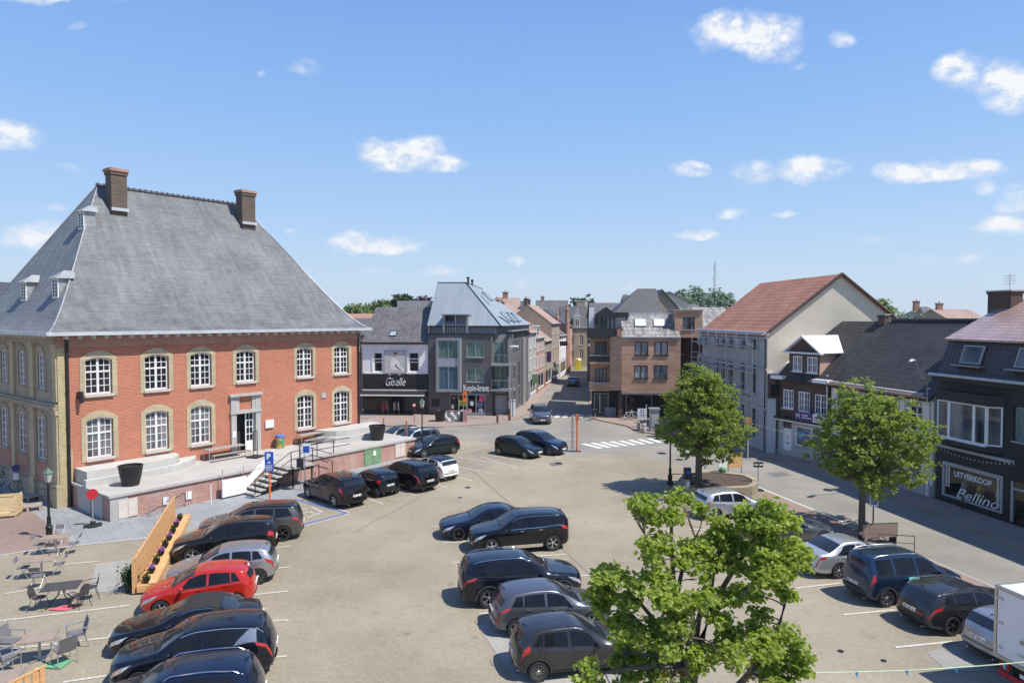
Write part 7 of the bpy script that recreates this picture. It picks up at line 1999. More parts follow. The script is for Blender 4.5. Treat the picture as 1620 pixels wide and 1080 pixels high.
make_car('hatch', P['silver_light'], 'silver white hatchback in front of the stone tree planter', v(at(1113, 822).x + 1.75, at(1113, 822).y + .9) + Vector((0, 0, .012)), A6, (5, 'alloy', 0), group=GR)
make_car('estate', P['mid_grey'], 'dark roofed purplish grey car half hidden behind the leafy tree', put(v(11.9, 31.3), None, 'estate', A6, 'r', -1), A6, (5, 'alloy', 0), group=GR, roof=P['black'], chrome=True)
make_car('sedan', P['silver_light'], 'light silver saloon left of the blue van', put(1324, 915, 'sedan', A6, 'r', -1), A6, (7, 'alloy', 0), group=GR, mod=dict(L=4.7, wb=2.7), lights='wide', chrome=False)
def van_extra(S, root, bvh, t):
	g = MB(); S.patch(g, t['cow'] + 1.28, t['cow'] + 1.75, 4.9, 5.75, -1, 3, 3, .012); g.build('side_sign', plain('van_sign', (.2, .55, .5), .5, var=.04), root)
make_car('mpv', P['blue'], 'dark blue van with roof rails and pale green side sign', put(1401.9, 959.7, 'mpv', A6, 'r', -1), A6, (7, 'alloy', 0), group=GR, rails='alloy', lights='tall', trim=True, extra=van_extra)
make_car('estate', P['dark_grey'], 'dark grey estate car right of the blue van', put(1505.7, 1005, 'estate', A6, 'r', -1), A6, (5, 'alloy_dark', 1), group=GR, lights='wide', rails='plastic_black')
make_car('estate', P['silver'], 'silver estate whose tail shows left of the white box truck', v(14.25 + 2.3 * math.cos(A6) + .3, 21.0 + 2.3 * math.sin(A6)) + Vector((0, 0, .012)), A6, (5, 'alloy', 0), group=GR, plates='plate')
tk = thing('box_truck', 'white box truck with hinged rear doors at the right edge', 'truck', (14.02, 19.5, .02), A6)
BL, BW, z0, z1 = 4.6, 2.15, .95, 2.95     # local x forward, box from x=0; left side at y=0, right side y=-BW
M['truck_white'] = plain('truck_white', (.72, .72, .73), .4, var=.04)
m = MB(); m.box(.03, BL, -BW, 0, z0, z1); m.build('box_body', M['truck_white'], tk)
m = MB()
for a, b, c, d in ((-BW - .03, -BW + .06, z0 - .05, z1 + .03), (-.06, .03, z0 - .05, z1 + .03)): m.box(-.03, .06, a, b, c, d)
m.box(-.03, .06, -BW + .06, -.06, z1 - .05, z1 + .03); m.box(-.03, .06, -BW + .06, -.06, z0 - .05, z0 + .05)
m.box(.061, BL + .02, -.02, .03, z1 - .03, z1 + .035); m.box(.061, BL + .02, -BW - .03, -BW + .02, z1 - .03, z1 + .035)
m.build('box_frame', M['alloy'], tk)
for y0, y1, hy in ((-BW / 2 + .015, -.075, -.12), (-BW + .075, -BW / 2 - .015, -BW + .12)):
	m = MB(); m.box(-.02, .025, y0, y1, z0 + .065, z1 - .065); d = m.build('rear_door', M['truck_white'], tk)
	m = MB()
	for z in (z0 + .3, (z0 + z1) / 2, z1 - .3): m.box(-.045, -.021, min(hy - .14, hy + .05), max(hy + .09, hy), z - .03, z + .03)
	islands(m.build('hinge', M['galv'], d))
	m = MB(); yy = -BW / 2 + (.1 if y1 > -BW / 2 else -.1); m.tube((-.05, yy, z0 + .08), (-.05, yy, z1 - .08), .016, n=6); m.box(-.07, -.03, yy - .04, yy + .22, z0 + .32, z0 + .36); m.build('lock_bar', M['galv'], d)
m = MB()
for y in (-.075, -BW + .075, -BW / 2): m.box(-.019, -.012, y - .013, y + .013, z0 + .05, z1 - .05)
m.build('door_seal', M['rubber'], tk)
m = MB(); m.lathe((-.022, -.85, z0 + .72), [(.07, 0), (.07, -.012), (.055, -.012), (.055, 0)], 18, axis='x'); m.build('badge', M['galv'], tk)
m = MB(); m.box(.1, BL + 1.4, -BW + .5, -BW + .62, .55, .9); m.box(.1, BL + 1.4, -.62, -.5, .55, .9); m.box(.0, .12, -BW + .1, -.1, .42, .6); m.box(.1, .2, -1.6, -.5, .6, .94); m.build('chassis', M['dark_metal'], tk)
m = MB()
for k in range(6):
	y = -.12 - k * .33; m.box(-.012, -.002, y - .3, y, .44, .58)
m.build('reflective_stripe', M['red_sign'], tk)
for y in (-.3, -BW + .3):
	m = MB(); m.box(-.03, .02, y - .18, y + .12, .66, .84); m.build('taillight', M['lamp_red'], tk)
m = MB(); m.box(-.02, -.005, -1.3, -.8, .66, .77); m.build('number_plate', M['plate'], tk)
for x in (1.3, BL + 1.0):
	for y, sd in ((-.2, 1), (-BW + .2, -1)):
		ty, rm = wheel_meshes(.38, 6, 'alloy', 0)
		w = bpy.data.objects.new('wheel', ty); COL.objects.link(w); w.parent = tk; w.location = (x, y, .38); w.rotation_euler = (0, 0, 0 if sd > 0 else math.pi)
		k = bpy.data.objects.new('rim', rm); COL.objects.link(k); k.parent = w
m = MB(); m.prism([(BL + .15, -.08, .5), (BL + 1.9, -.08, .5), (BL + 1.95, -.08, 1.05), (BL + 1.6, -.08, 1.3), (BL + 1.2, -.08, 2.1), (BL + .15, -.08, 2.2)], (0, -BW + .16, 0)); m.build('cab', M['truck_white'], tk)
m = MB(); m.quad((BL + 1.62, -BW + .2, 1.32), (BL + 1.62, -.2, 1.32), (BL + 1.25, -.2, 2.05), (BL + 1.25, -BW + .2, 2.05)); m.build('windscreen', M['car_glass'], tk)
M['leaf_lime'] = leafmat('leaf_lime', (.12, .185, .03), (.42, .47, .095), .5)
M['leaf_tree'] = leafmat('leaf_tree', (.09, .14, .028), (.34, .385, .08), .45)
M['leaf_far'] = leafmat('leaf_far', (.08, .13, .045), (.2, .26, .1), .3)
M['leaf_haze'] = leafmat('leaf_haze', (.14, .2, .16), (.26, .34, .26), .3)  # distance haze painted into the leaf colour
M['leaf_purple'] = leafmat('leaf_purple', (.02, .012, .02), (.05, .03, .045), .2)
M['leaf_dark'] = leafmat('leaf_dark', (.02, .045, .018), (.06, .10, .03), .3)
M['flower_purple'] = plain('flower_purple', (.25, .1, .35), .7, var=.3, scale=20)
def rand_unit(r):
	while True:
		q = Vector((r.uniform(-1, 1), r.uniform(-1, 1), r.uniform(-1, 1)))
		if .05 < q.length < 1: return q.normalized()
def add_leaf(vs, fs, p, n, size, r, simple=False):
	n = n.normalized(); a = rand_unit(r).cross(n)
	if a.length < .1: a = Vector((1, 0, 0)).cross(n)
	a.normalize(); b = n.cross(a); s = size * r.uniform(.65, 1.25); k = len(vs)
	if simple:
		vs += [p - a * s * .5, p + b * s * .42, p + a * s * .55, p - b * s * .42]; fs.append((k, k + 1, k + 2, k + 3)); return
	up = n * s * .16
	vs += [p - a * s * .48, p - a * s * .2 + b * s * .44 + up, p + a * s * .28 + b * s * .34 + up * .8, p + a * s * .62 - up * .6, p + a * s * .28 - b * s * .34 + up * .8, p - a * s * .2 - b * s * .44 + up]
	fs += [(k, k + 3, k + 2, k + 1), (k, k + 5, k + 4, k + 3)]
def crown_mesh(lobes, count, size, r, cluster=14, simple=False, spread=.26, shell=.55):
	"""lobes: (centre, rx, ry, rz); leaves sit in sprays spread through the shell of each lobe"""
	vs = []; fs = []; tips = []
	vol = [l[1] * l[2] * l[3] for l in lobes]; tot = sum(q ** .72 for q in vol)
	for l, q in zip(lobes, vol):
		n = int(count * q ** .72 / tot / cluster)
		for _ in range(n):
			d = rand_unit(r)
			rad = (shell + (1 - shell) * r.random() ** .6) * r.uniform(.85, 1.12)
			if d.z < -.3: rad *= .85
			c = l[0] + Vector((d.x * l[1] * rad, d.y * l[2] * rad, d.z * l[3] * rad))
			tips.append((c, l))
			sr = spread * r.uniform(.7, 1.3)
			for _ in range(cluster):
				o = rand_unit(r) * sr * r.random() ** .5; o.z *= .6
				nn = (Vector((0, 0, .9)) + rand_unit(r) * .9 + d * .35)
				add_leaf(vs, fs, c + o, nn, size, r, simple)
	return vs, fs, tips
def bend(a, b, r, k=.12, n=5):
	pts = []
	L = (b - a).length; off = rand_unit(r) * L * k; off.z = abs(off.z) * .6
	for i in range(n + 1):
		t = i / n; pts.append(a.lerp(b, t) + off * math.sin(math.pi * t))
	return pts
def tree(name, label, base, trunk_h, r0, lobes, count, size, leaf='leaf_tree', group=None, seed=1, cluster=14, simple=False, spread=.26, twigs=2, lean=(0, 0), shell=.55, cat='tree', mains=None):
	r = random.Random(seed)
	t = thing(name, label, cat, base, 0, group)
	top = Vector((lean[0], lean[1], trunk_h))
	m = MB()
	pts = [Vector((0, 0, -.05)), Vector((lean[0] * .1, lean[1] * .1, trunk_h * .15)), Vector((lean[0] * .5, lean[1] * .5, trunk_h * .6)), top]
	m.path(pts, [r0 * 1.35, r0 * 1.05, r0 * .9, r0 * .75], 10)
	m.build('trunk', M['bark'], t, 60)
	if mains:
		paths = []
		boughs = {}
		for c, par in mains:
			a0 = pts[2].lerp(pts[3], r.uniform(.5, 1.0)) if par is None else boughs[par][3]
			ra = r0 * (.5 if par is None else .28)
			P_ = bend(a0, c, r, .09, 6); boughs[len(boughs)] = P_; paths.append((P_, ra))
			m = MB(); m.path(P_, [ra * (1 - .72 * i / 6) + .006 for i in range(7)], 7); m.build('limb', M['bark'], t, 60)
		m = MB()
		for l in lobes:
			best = min(((q - l[0]).length + .25 * i_, q) for P_, ra in paths for i_, q in enumerate(reversed(P_[2:])))[1] if False else min((q for P_, ra in paths for q in P_[2:]), key=lambda q: (q - l[0]).length + (.6 if q.z > l[0].z + .2 else 0))
			Q = bend(best, l[0], r, .14, 4); m.path(Q, [.016 * (1 - .7 * k / 4) for k in range(5)], 4)
			for _ in range(3):
				d = rand_unit(r); m.path(bend(Q[2], l[0] + Vector((d.x * l[1], d.y * l[2], d.z * l[3])), r, .15, 3), [.007, .006, .004, .003], 3)
		for q in paths[0][0][:1]: pass
		m.build('twig', M['bark'], t)
	for l in (lobes if not mains else []):
		m = MB(); c = l[0]
		st = pts[2].lerp(pts[3], r.uniform(.3, 1.0)); ln = (c - st).length
		ra = r0 * .42 * min(1.4, .5 + ln / 4)
		P_ = bend(st, c, r, .1, 6); m.path(P_, [ra * (1 - .8 * i / 6) + .006 for i in range(7)], 6)
		for _ in range(twigs):
			i = r.randint(2, 5); d = rand_unit(r); e = c + Vector((d.x * l[1], d.y * l[2], d.z * l[3])) * .75
			Q = bend(P_[i], e, r, .12, 4); m.path(Q, [ra * .4 * (1 - .8 * k / 4) + .004 for k in range(5)], 4)
		m.build('limb', M['bark'], t, 60)
	vs, fs, tips = crown_mesh(lobes, count, size, r, cluster, simple, spread, shell)
	me = bpy.data.meshes.new('crown'); me.from_pydata([tuple(q) for q in vs], [], fs); me.materials.append(M[leaf])
	o = bpy.data.objects.new('crown', me); COL.objects.link(o); o.parent = t
	return t
def ball_lobes(c, rx, rz, n, r, lr=.42, jit=.12, taper=0.0):
	"""uneven crown: a core and smaller lobes all round it"""
	L = [(Vector(c), rx * .62, rx * .62, rz * .66)]
	for i in range(n):
		ga = i * 2.399963; h = 1 - 2 * (i + .5) / n; q = math.sqrt(1 - h * h)
		d = Vector((q * math.cos(ga), q * math.sin(ga), h)) * (1 + r.uniform(-jit, jit))
		w = lr * r.uniform(.7, 1.3)
		tp = 1 - taper * max(-.4, d.z)
		L.append((Vector(c) + Vector((d.x * rx * tp * (1 - w * .75), d.y * rx * tp * (1 - w * .75), d.z * rz * (1 - w * .75))), rx * w, rx * w, rz * w * .85))
	return L
Yc = 12.6
bc = atY(1092, 1080, Yc); bc = Vector((bc.x, bc.y, 0))
near = []
for px, py, Y, rx, rz in ((1045, 812, 12.4, 48, 38), (1085, 795, 12.9, 38, 26), (1030, 865, 12.3, 38, 36), (1100, 855, 13.1, 36, 34), (1010, 800, 12.2, 22, 20), (1070, 880, 12.6, 30, 24),
						  (1165, 835, 13.2, 50, 44), (1215, 815, 12.7, 48, 32), (1235, 870, 12.5, 44, 46), (1190, 890, 12.4, 50, 42), (1145, 880, 12.9, 32, 34), (1240, 925, 12.7, 30, 24),
						  (975, 930, 12.2, 46, 34), (1030, 935, 12.0, 50, 36), (965, 900, 12.6, 30, 26), (945, 955, 12.4, 30, 26), (1085, 945, 12.0, 44, 34), (1000, 985, 12.2, 50, 36), (1060, 1000, 11.8, 50, 40),
						  (1140, 960, 12.2, 44, 34), (1190, 955, 12.9, 38, 26), (1215, 990, 12.6, 50, 32), (1180, 1020, 12.2, 54, 40), (1240, 1035, 12.5, 50, 38), (1130, 1035, 11.9, 50, 40), (1010, 1050, 12.3, 44, 34), (985, 1030, 12.6, 34, 34), (1060, 1075, 12.0, 56, 30), (1200, 1085, 12.3, 66, 30),
						  (925, 1068, 11.7, 34, 20), (960, 1090, 11.9, 40, 24), (1110, 905, 12.5, 20, 18)):
	q = atY(px, py, Y) - bc; k = Y / FOC
	near.append((Vector(q), rx * k * .78, rx * k * 1.0, rz * k * .76))
near_mains = [(atY(px, py, Y) - bc, par) for px, py, Y, par in ((1062, 830, 12.5, None), (1195, 850, 12.9, None), (1010, 950, 12.2, None), (1225, 1000, 12.6, None), (1120, 900, 13.0, None), (1100, 985, 11.9, None), (1020, 845, 12.3, 0), (1100, 850, 13.0, 0), (1150, 850, 13.2, 1), (1238, 885, 12.5, 1), (965, 935, 12.3, 2), (1040, 940, 12.1, 2), (1190, 1030, 12.2, 3), (1245, 935, 12.7, 3), (985, 1030, 12.4, 5), (1060, 1060, 12.0, 5), (930, 1068, 11.8, 5))]
rb_ = random.Random(17); near2 = []
for c, rx, ry, rz in near:
	for _ in range(6 if c.x > .75 and c.z > 5.6 else 4):
		d = rand_unit(rb_); near2.append((c + Vector((d.x * rx * .72, d.y * ry * .8, d.z * rz * .75)), rx * rb_.uniform(.42, .7), ry * rb_.uniform(.42, .7), rz * rb_.uniform(.38, .62)))
near = near2
tree('lime_tree', 'leafy lime tree nearest the camera rising from the bottom edge', bc, 3.6, .17, near, 23000, .092, 'leaf_lime', 'lime trees in the square', 5, 9, False, .16, 1, shell=.15, mains=near_mains)
r_ = random.Random(11)
ba = at(1105, 765, .6);
la = ball_lobes((at(1111, 766, .6).x - ba.x, 0, 4.15), 2.5, 3.0, 30, r_, .33, .2, .42)
tree('lime_tree', 'round dense tree standing in the stone edged bed by the crossing', ba, 2.6, .2, la, 17000, .145, 'leaf_tree', 'lime trees in the square', 6, 12, False, .24, 1, shell=.55)
bb = at(1363, 846); cb_ = at(1379, 846)
lb = ball_lobes((cb_.x - bb.x, .3, 4.7), 2.8, 2.8, 32, r_, .32, .22, .3)
tree('lime_tree', 'round tree with bare trunk beside the road opposite the cream house', bb, 3.0, .16, lb, 15000, .145, 'leaf_tree', 'lime trees in the square', 8, 12, False, .24, 2, shell=.5)
def far_tree(px, y_top, Y, wpx, hpx, label, leaf='leaf_far', seed=1, n=14, count=3200, size=.5, name='round_tree', grp='trees beyond the roofs'):
	b = atY(px, 503, Y); b = Vector((b.x, b.y, 0)); zt = atY(px, y_top, Y).z
	rx = wpx / 2 * Y / FOC; rz = max(hpx / 2 * Y / FOC, 2.0)
	rr = random.Random(seed)
	tree(name, label, b, zt - 2 * rz, .35, ball_lobes((0, 0, zt - rz), rx, rz, n, rr, .45), count, size, leaf, grp, seed, 8, True, .6, 0, shell=.5)
far_tree(562, 480, 112, 50, 40, 'yellowish green tree directly right of the town hall roof', seed=21)
far_tree(597, 474, 118, 48, 40, 'green tree between the yellowish tree and the roof parapet', seed=22)
far_tree(633, 465, 124, 44, 45, 'tall darker green tree above the parapet', 'leaf_dark', 23)
far_tree(665, 469, 128, 46, 30, 'dark purple leaved tree left of the zinc roof', 'leaf_purple', 24)
far_tree(922, 467, 190, 52, 60, 'round dark green tree over the end of the street', 'leaf_dark', 25, count=3600, size=.75)
for i, (px, yt, w, h) in enumerate(((1078, 455, 44, 60), (1103, 448, 46, 70), (1130, 452, 44, 70), (1150, 462, 30, 50))):
	far_tree(px, yt, 200 + 6 * i, w, h, ['hazy pale green tree leftmost of the clump left of the mast', 'hazy pale green tree tallest of the clump near the mast', 'hazy pale green tree right behind the mast foot', 'small hazy tree at the right end of the mast clump'][i], 'leaf_haze', 30 + i, count=3600, size=.7)
far_tree(1388, 470, 95, 44, 50, 'green tree peeping over the cream gable slope', 'leaf_far', 41, size=.4)
for i, (px, yt) in enumerate(((1415, 487), (1440, 489))):
	far_tree(px, yt, 110, 44, 24, ['sparse greyish bush like tree above the black roof, left one', 'sparse greyish bush like tree above the black roof, right one'][i], 'leaf_haze', 43 + i, count=420, size=.4)
def square_lamp(px, py, h, label, scale=1.0):
	p = at(px, py); t = thing('street_lamp', label, 'street lamp', p, .4, 'old fashioned lantern lamps')
	m = MB(); m.lathe((0, 0, 0), [(.2, 0), (.2, .12), (.14, .2), (.14, .5), (.17, .55), (.1, .66), (.085, .95), (.1, 1.0), (.06, 1.1), (.045, h - .75), (.08, h - .7), (.04, h - .62)], 12); m.build('post', M['black_iron'], t, 40)
	m = MB()
	for s in (-1, 1): m.tube((0, 0, h - .95), (s * .26, 0, h - .9), .018); m.lathe((s * .27, 0, h - .92), [(.001, -.03), (.03, 0), (.001, .03)], 6)
	m.build('cross_bar', M['black_iron'], t)
	m = MB(); m.lathe((0, 0, h - .6), [(.11, 0), (.21, .42)], 4, cap=False); m.build('lantern_glass', plain('lantern_glass', (.4, .42, .38), .25), t)
	m = MB(); m.lathe((0, 0, h - .18), [(.25, 0), (.25, .03), (.12, .16), (.06, .22), (.02, .34)], 4);
	for k in range(4):
		a = k * math.pi / 2; m.tube((.11 * math.cos(a), .11 * math.sin(a), h - .6), (.21 * math.cos(a), .21 * math.sin(a), h - .18), .012, n=4)
	m.build('lantern_top', plain('lamp_green', (.10, .17, .12), .5), t)
square_lamp(78, 851, 3.35, 'old fashioned lantern lamp in front of the pale stone end of the hall')
square_lamp(668, 719, 4.3, 'old fashioned lantern lamp between the terrace end and white shop')
square_lamp(1060, 766, 3.7, 'old fashioned lantern lamp half inside the crown by the crossing')
p = at(806, 666); t = thing('street_lamp', 'tall thin grey street lamp at the grey corner building', 'street lamp', p)
h = atY(806, 549, p.y).z
m = MB(); m.tube((0, 0, 0), (0, 0, h), .07, .05, n=8); m.build('column', M['galv'], t)
m = MB(); m.tube((0, 0, 0), (0, 0, 1.3), .13, .12, n=8); m.build('column_base', M['rust'], t)
m = MB(); m.path([(0, 0, h), (.25, -.1, h + .06), (.9, -.3, h + .08)], [.06, .12, .1], 8); m.build('lamp_head', M['white'], t, 60)
def disc_sign(px, py, h, r, face, label, foot=False, rot=0.0, rim=None, pole='galv', plate=False, name='road_sign'):
	p = at(px, py); t = thing(name, label, 'road sign', p, rot)
	m = MB(); m.tube((0, 0, 0), (0, 0, h), .03, n=8); m.build('post', M[pole], t)
	m = MB(); m.lathe((0, -.05, h - r), [(r, 0), (r, -.012), (.001, -.012)], 24, axis='y'); f = m.build('disc', M[face], t)
	if rim: m = MB(); m.lathe((0, -.064, h - r), [(r * .66, 0), (r * .66, -.004), (.001, -.004)], 24, axis='y'); m.build('disc_centre', M[rim], f)
	if plate: m = MB(); m.box(-.14, .14, -.06, -.035, h - 2 * r - .5, h - 2 * r - .1); m.build('plate', M['white'], t)
	if foot:
		m = MB(); m.box(-.4, .4, -.25, .25, 0, .1); m.box(-.2, .2, -.4, -.255, 0, .1); m.box(-.12, .12, -.12, .12, .1, .25); m.build('foot', M['rubber'], t)
	return t
disc_sign(147, 832, 1.95, .27, 'red_sign', 'red round sign on a grey post in rubber foot before the terrace corner', True, .5)
disc_sign(26, 779, 1.75, .22, 'purple_sign', 'dark violet round no parking sign by the wall of the hall end', False, .5, plate=True)
disc_sign(655.5, 670, 2.1, .2, 'red_sign', 'small red round sign on a post in front of the white shop', False, 0, 'white', 'rust')
p = at(427, 791); t = thing('parking_sign', 'blue parking sign on an orange post at the foot of the steps', 'parking sign', p, .1)
m = MB(); m.tube((0, 0, 0), (0, 0, 1.9), .055, n=8); m.build('post', M['orange_paint'], t)
hh = atY(427, 714, p.y).z
m = MB(); m.box(-.25, .25, -.08, -.05, hh - 1.15, hh); b = m.build('panel', M['blue_sign'], t); m = MB(); m.tube((0, 0, 1.9), (0, 0, hh), .03); m.build('upper_post', M['galv'], t)
m = MB(); text_mesh(m, 'P', .44, Matrix.Translation((-.14, -.09, hh - .42)), extrude=.004, bold=.02)
m.box(-.05, .05, -.09, -.082, hh - .62, hh - .56); m.box(-.1, .1, -.09, -.082, hh - .68, hh - .64)
for k in range(4): m.box(-.2, .2 - .05 * (k % 2), -.09, -.082, hh - .82 - k * .085, hh - .79 - k * .085)
m.build('symbol', M['white'], b)
p = at(479, 775); t = thing('parking_sign', 'small blue disabled parking sign with bin box at the terrace railing', 'parking sign', p, .1)
hh = atY(479, 700, p.y).z
m = MB(); m.tube((.12, 0, 0), (.12, 0, hh), .03); m.tube((-.12, 0, 0), (-.12, 0, hh - .3), .03); m.build('post', M['galv'], t)
m = MB(); m.box(0.0, .5, -.06, -.035, hh - .75, hh - .05); q = m.build('panel', M['white'], t); m = MB(); m.box(.06, .44, -.07, -.062, hh - .6, hh - .2); q2 = m.build('blue_field', M['blue_sign'], q)
m = MB(); m.box(-.3, .08, -.3, -.05, hh - 1.5, hh - .95); m.build('box', M['dark_metal'], t)
p = at(913, 714); t = thing('sign_post', 'slim orange post with timetable panels beside the zebra crossing', 'post', p)
hh = atY(913, 655, p.y).z
m = MB(); m.tube((0, 0, 0), (0, 0, hh), .07, n=8); m.build('post', M['orange_paint'], t)
m = MB(); m.box(-.13, .13, -.12, .12, hh - .4, hh - .05); m.build('lantern', M['orange_brown'], t)
m = MB()
for k in range(7): m.box(-.48, -.28, -.05, .05, .3 + k * .38, .6 + k * .38)
m.tube((-.38, 0, 0), (-.38, 0, 3.0), .03); m.build('panel_stack', M['grey_wood'], t)
m = MB(); m.box(-.8, .3, -.2, .2, 0, .05); m.build('foot', M['dark_metal'], t)
for px, py, yt, lab in ((607, 700, 662, 'thin orange post behind the terrace end, left one'), (643.5, 715, 667, 'thin orange post at the terrace end, right one')):
	p = at(px, py); t = thing('marker_post', lab, 'post', p); hh = atY(px, yt, p.y).z
	m = MB(); m.tube((0, 0, 0), (0, 0, hh), .055, n=8); m.build('post', M['orange_brown'], t); m = MB(); m.lathe((0, 0, hh), [(.07, 0), (.07, .05), (.001, .09)], 8); m.build('cap', M['orange_brown'], t)
p = at(737, 670); t = thing('shop_sign', 'orange upright sign on thin posts in front of the copy shop', 'sign', p); hh = atY(737, 619, p.y).z
m = MB(); m.box(-.3, .1, -.1, .06, hh - 1.05, hh); b = m.build('panel', M['orange_paint'], t); m = MB(); m.tube((-.25, 0, .05), (-.25, 0, hh - 1.0), .03); m.tube((.05, 0, .05), (.05, 0, hh - 1.0), .03); m.build('post', M['galv'], t)
m = MB(); m.lathe((-.1, -.105, hh - .5), [(.11, 0), (.11, -.01), (.06, -.01), (.06, 0)], 16, axis='y'); m.build('symbol', M['dark_metal'], b)
m = MB(); m.box(-1.6, .6, -.3, .2, 0, .08); m.build('foot', M['dark_metal'], t)
p = at(733, 668); t = thing('newspaper_box', 'dark and pink box standing beside the orange sign', 'box', p); m = MB(); m.box(-.35, .0, -.2, .2, .1, 1.1); m.build('body', M['black_clad'], t); m = MB(); m.box(.01, .4, -.2, .2, .1, 1.25); m.build('side', plain('pinkish', (.45, .2, .22), .6), t)
p = at(696, 667.5); t = thing('planter_pot', 'big black pot on the pavement left of the white sheet', 'planter', p); m = MB(); m.lathe((0, 0, .1), [(.42, 0), (.6, 1.0), (.63, 1.12), (.55, 1.12), (.5, 1.0)], 18); m.build('pot', M['plastic_black'], t, 40)
p = at(701, 655); t = thing('menu_board', 'small white board on legs behind the big black pot', 'board', p); m = MB(); m.box(-.25, .25, 0, .04, 1.0, 1.5); m.build('board', M['white'], t); m = MB(); m.tube((-.2, 0, .1), (-.2, 0, 1.0), .02); m.tube((.2, 0, .1), (.2, 0, 1.0), .02); m.build('leg', M['galv'], t)
a, b = at(701, 667.5), at(731, 667); t = thing('covered_barrier', 'crowd barrier wrapped in a crumpled white sheet before the copy shop', 'barrier', a, math.atan2(b.y - a.y, b.x - a.x)); L = (b - a).length
vs = []; fs = []; r = random.Random(4)
for i in range(13):
	for j in range(7): vs.append(Vector((L * i / 12, .10 * math.sin(i * 1.3 + j) + .05 * r.random(), .12 + .98 * j / 6 - (.12 * math.sin(i * math.pi / 12) if j == 6 else 0))))
for i in range(12):
	for j in range(6): fs.append((i * 7 + j, i * 7 + 7 + j, i * 7 + 8 + j, i * 7 + 1 + j))
m = MB(); m.add(vs, fs); o = m.build('sheet', plain('sheet', (.55, .55, .52), .7, var=.35, scale=2.5), t, 180)
m = MB(); m.tube((0, .2, .1), (0, .2, 1.12), .025); m.tube((L, .2, .1), (L, .2, 1.12), .025); m.tube((0, .2, 1.12), (L, .2, 1.12), .025); m.build('frame', M['galv'], t)
def bollard(px, py, h, r0, label, mat='rust', group='bollards at the grey corner'):
	p = at(px, py, .1); t = thing('bollard', label, 'bollard', p, 0, group); m = MB(); m.lathe((0, 0, 0), [(r0, 0), (r0, h - .06), (r0 * .8, h), (.001, h)], 10); m.build('post', M[mat], t, 40)
	m = MB(); m.lathe((0, 0, h - .22), [(r0 * 1.06, 0), (r0 * 1.06, .06)], 10, cap=False); m.build('band', M['steel'], t)
bollard(787, 668.5, .95, .11, 'short brown bollard before the grey garage door')
bollard(1522.5, 804, .75, .05, 'thin black bollard under the sale window, left one', 'black_iron', 'thin bollards by the black shop')
bollard(1584, 822, .75, .05, 'thin black bollard under the sale window, right one', 'black_iron', 'thin bollards by the black shop')
bollard(1019, 683, .8, .2, 'round stone bollard at the pavement tip by the white board', 'concrete', 'stone bollards at the crossing')
bollard(1010, 679.5, .8, .16, 'slimmer stone bollard just behind the round one', 'concrete', 'stone bollards at the crossing')
p = at(806, 656, .1); t = thing('utility_box', 'slim white utility box on the side street pavement', 'box', at(812, 657, .1)); m = MB(); m.box(-.25, .25, 0, .5, 0, 1.6); m.build('cabinet', M['white_plaster'], t); m = MB(); m.box(-.28, .28, -.03, .53, 1.6, 1.68); m.build('lid', M['stone_grey'], t)
p = at(1016, 676, .1); t = thing('info_board', 'white notice board on a frame at the pavement corner', 'board', p, -.1); z1 = atY(1015, 646, p.y).z; z0 = atY(1015, 663, p.y).z
m = MB(); m.box(-.45, .42, -.04, .0, z0 - .1, z1 - .1); b = m.build('panel', M['white'], t); m = MB(); m.tube((.38, .03, 0), (.38, .03, z1 + .3), .06); m.tube((-.4, .03, 0), (-.4, .03, z1 - .3), .03); m.build('frame', M['galv'], t)
m = MB(); zc = (z0 + z1) / 2; m.box(-.16, .16, -.047, -.041, zc + .0, zc + .32); m.box(-.08, .1, -.052, -.048, zc + .06, zc + .26, 1); m.box(-.24, .24, -.047, -.041, zc - .2, zc - .14); m.box(-.3, .3, -.047, -.041, zc - .36, zc - .32); m.build('print', [M['purple_sign'], M['white']], b)
p = at(1036, 682, .1); t = thing('utility_cabinet', 'tall grey utility pillar with lid near the brown brick block', 'cabinet', p); zt = atY(1036, 650, p.y).z; m = MB(); m.box(-.4, .4, 0, .7, 0, zt); m.box(-.3, .3, -.03, -.002, .4, zt - .5); m.build('cabinet', M['stone_grey'], t); m = MB(); m.box(-.5, .5, -.1, .8, zt, zt + .15); m.build('lid', M['grey_clad'], t)
for px, py, lab in ((1043, 689, 'dark green bin box on the pavement corner, left one'), (1055, 693, 'dark green bin box on the pavement corner, right one by the lamp')):
	p = at(px, py, .1); t = thing('bin', lab, 'bin', p, 0, 'dark green bins at the crossing'); m = MB(); m.prism([(-.32, -.3, 0), (.32, -.3, 0), (.4, -.36, .95), (-.4, -.36, .95)], (0, .62, 0)); m.build('body', plain('bin_green', (.025, .045, .03), .5), t); m = MB(); m.box(-.44, .44, -.4, .3, .955, 1.03); m.build('lid', M['plastic_black'], t)
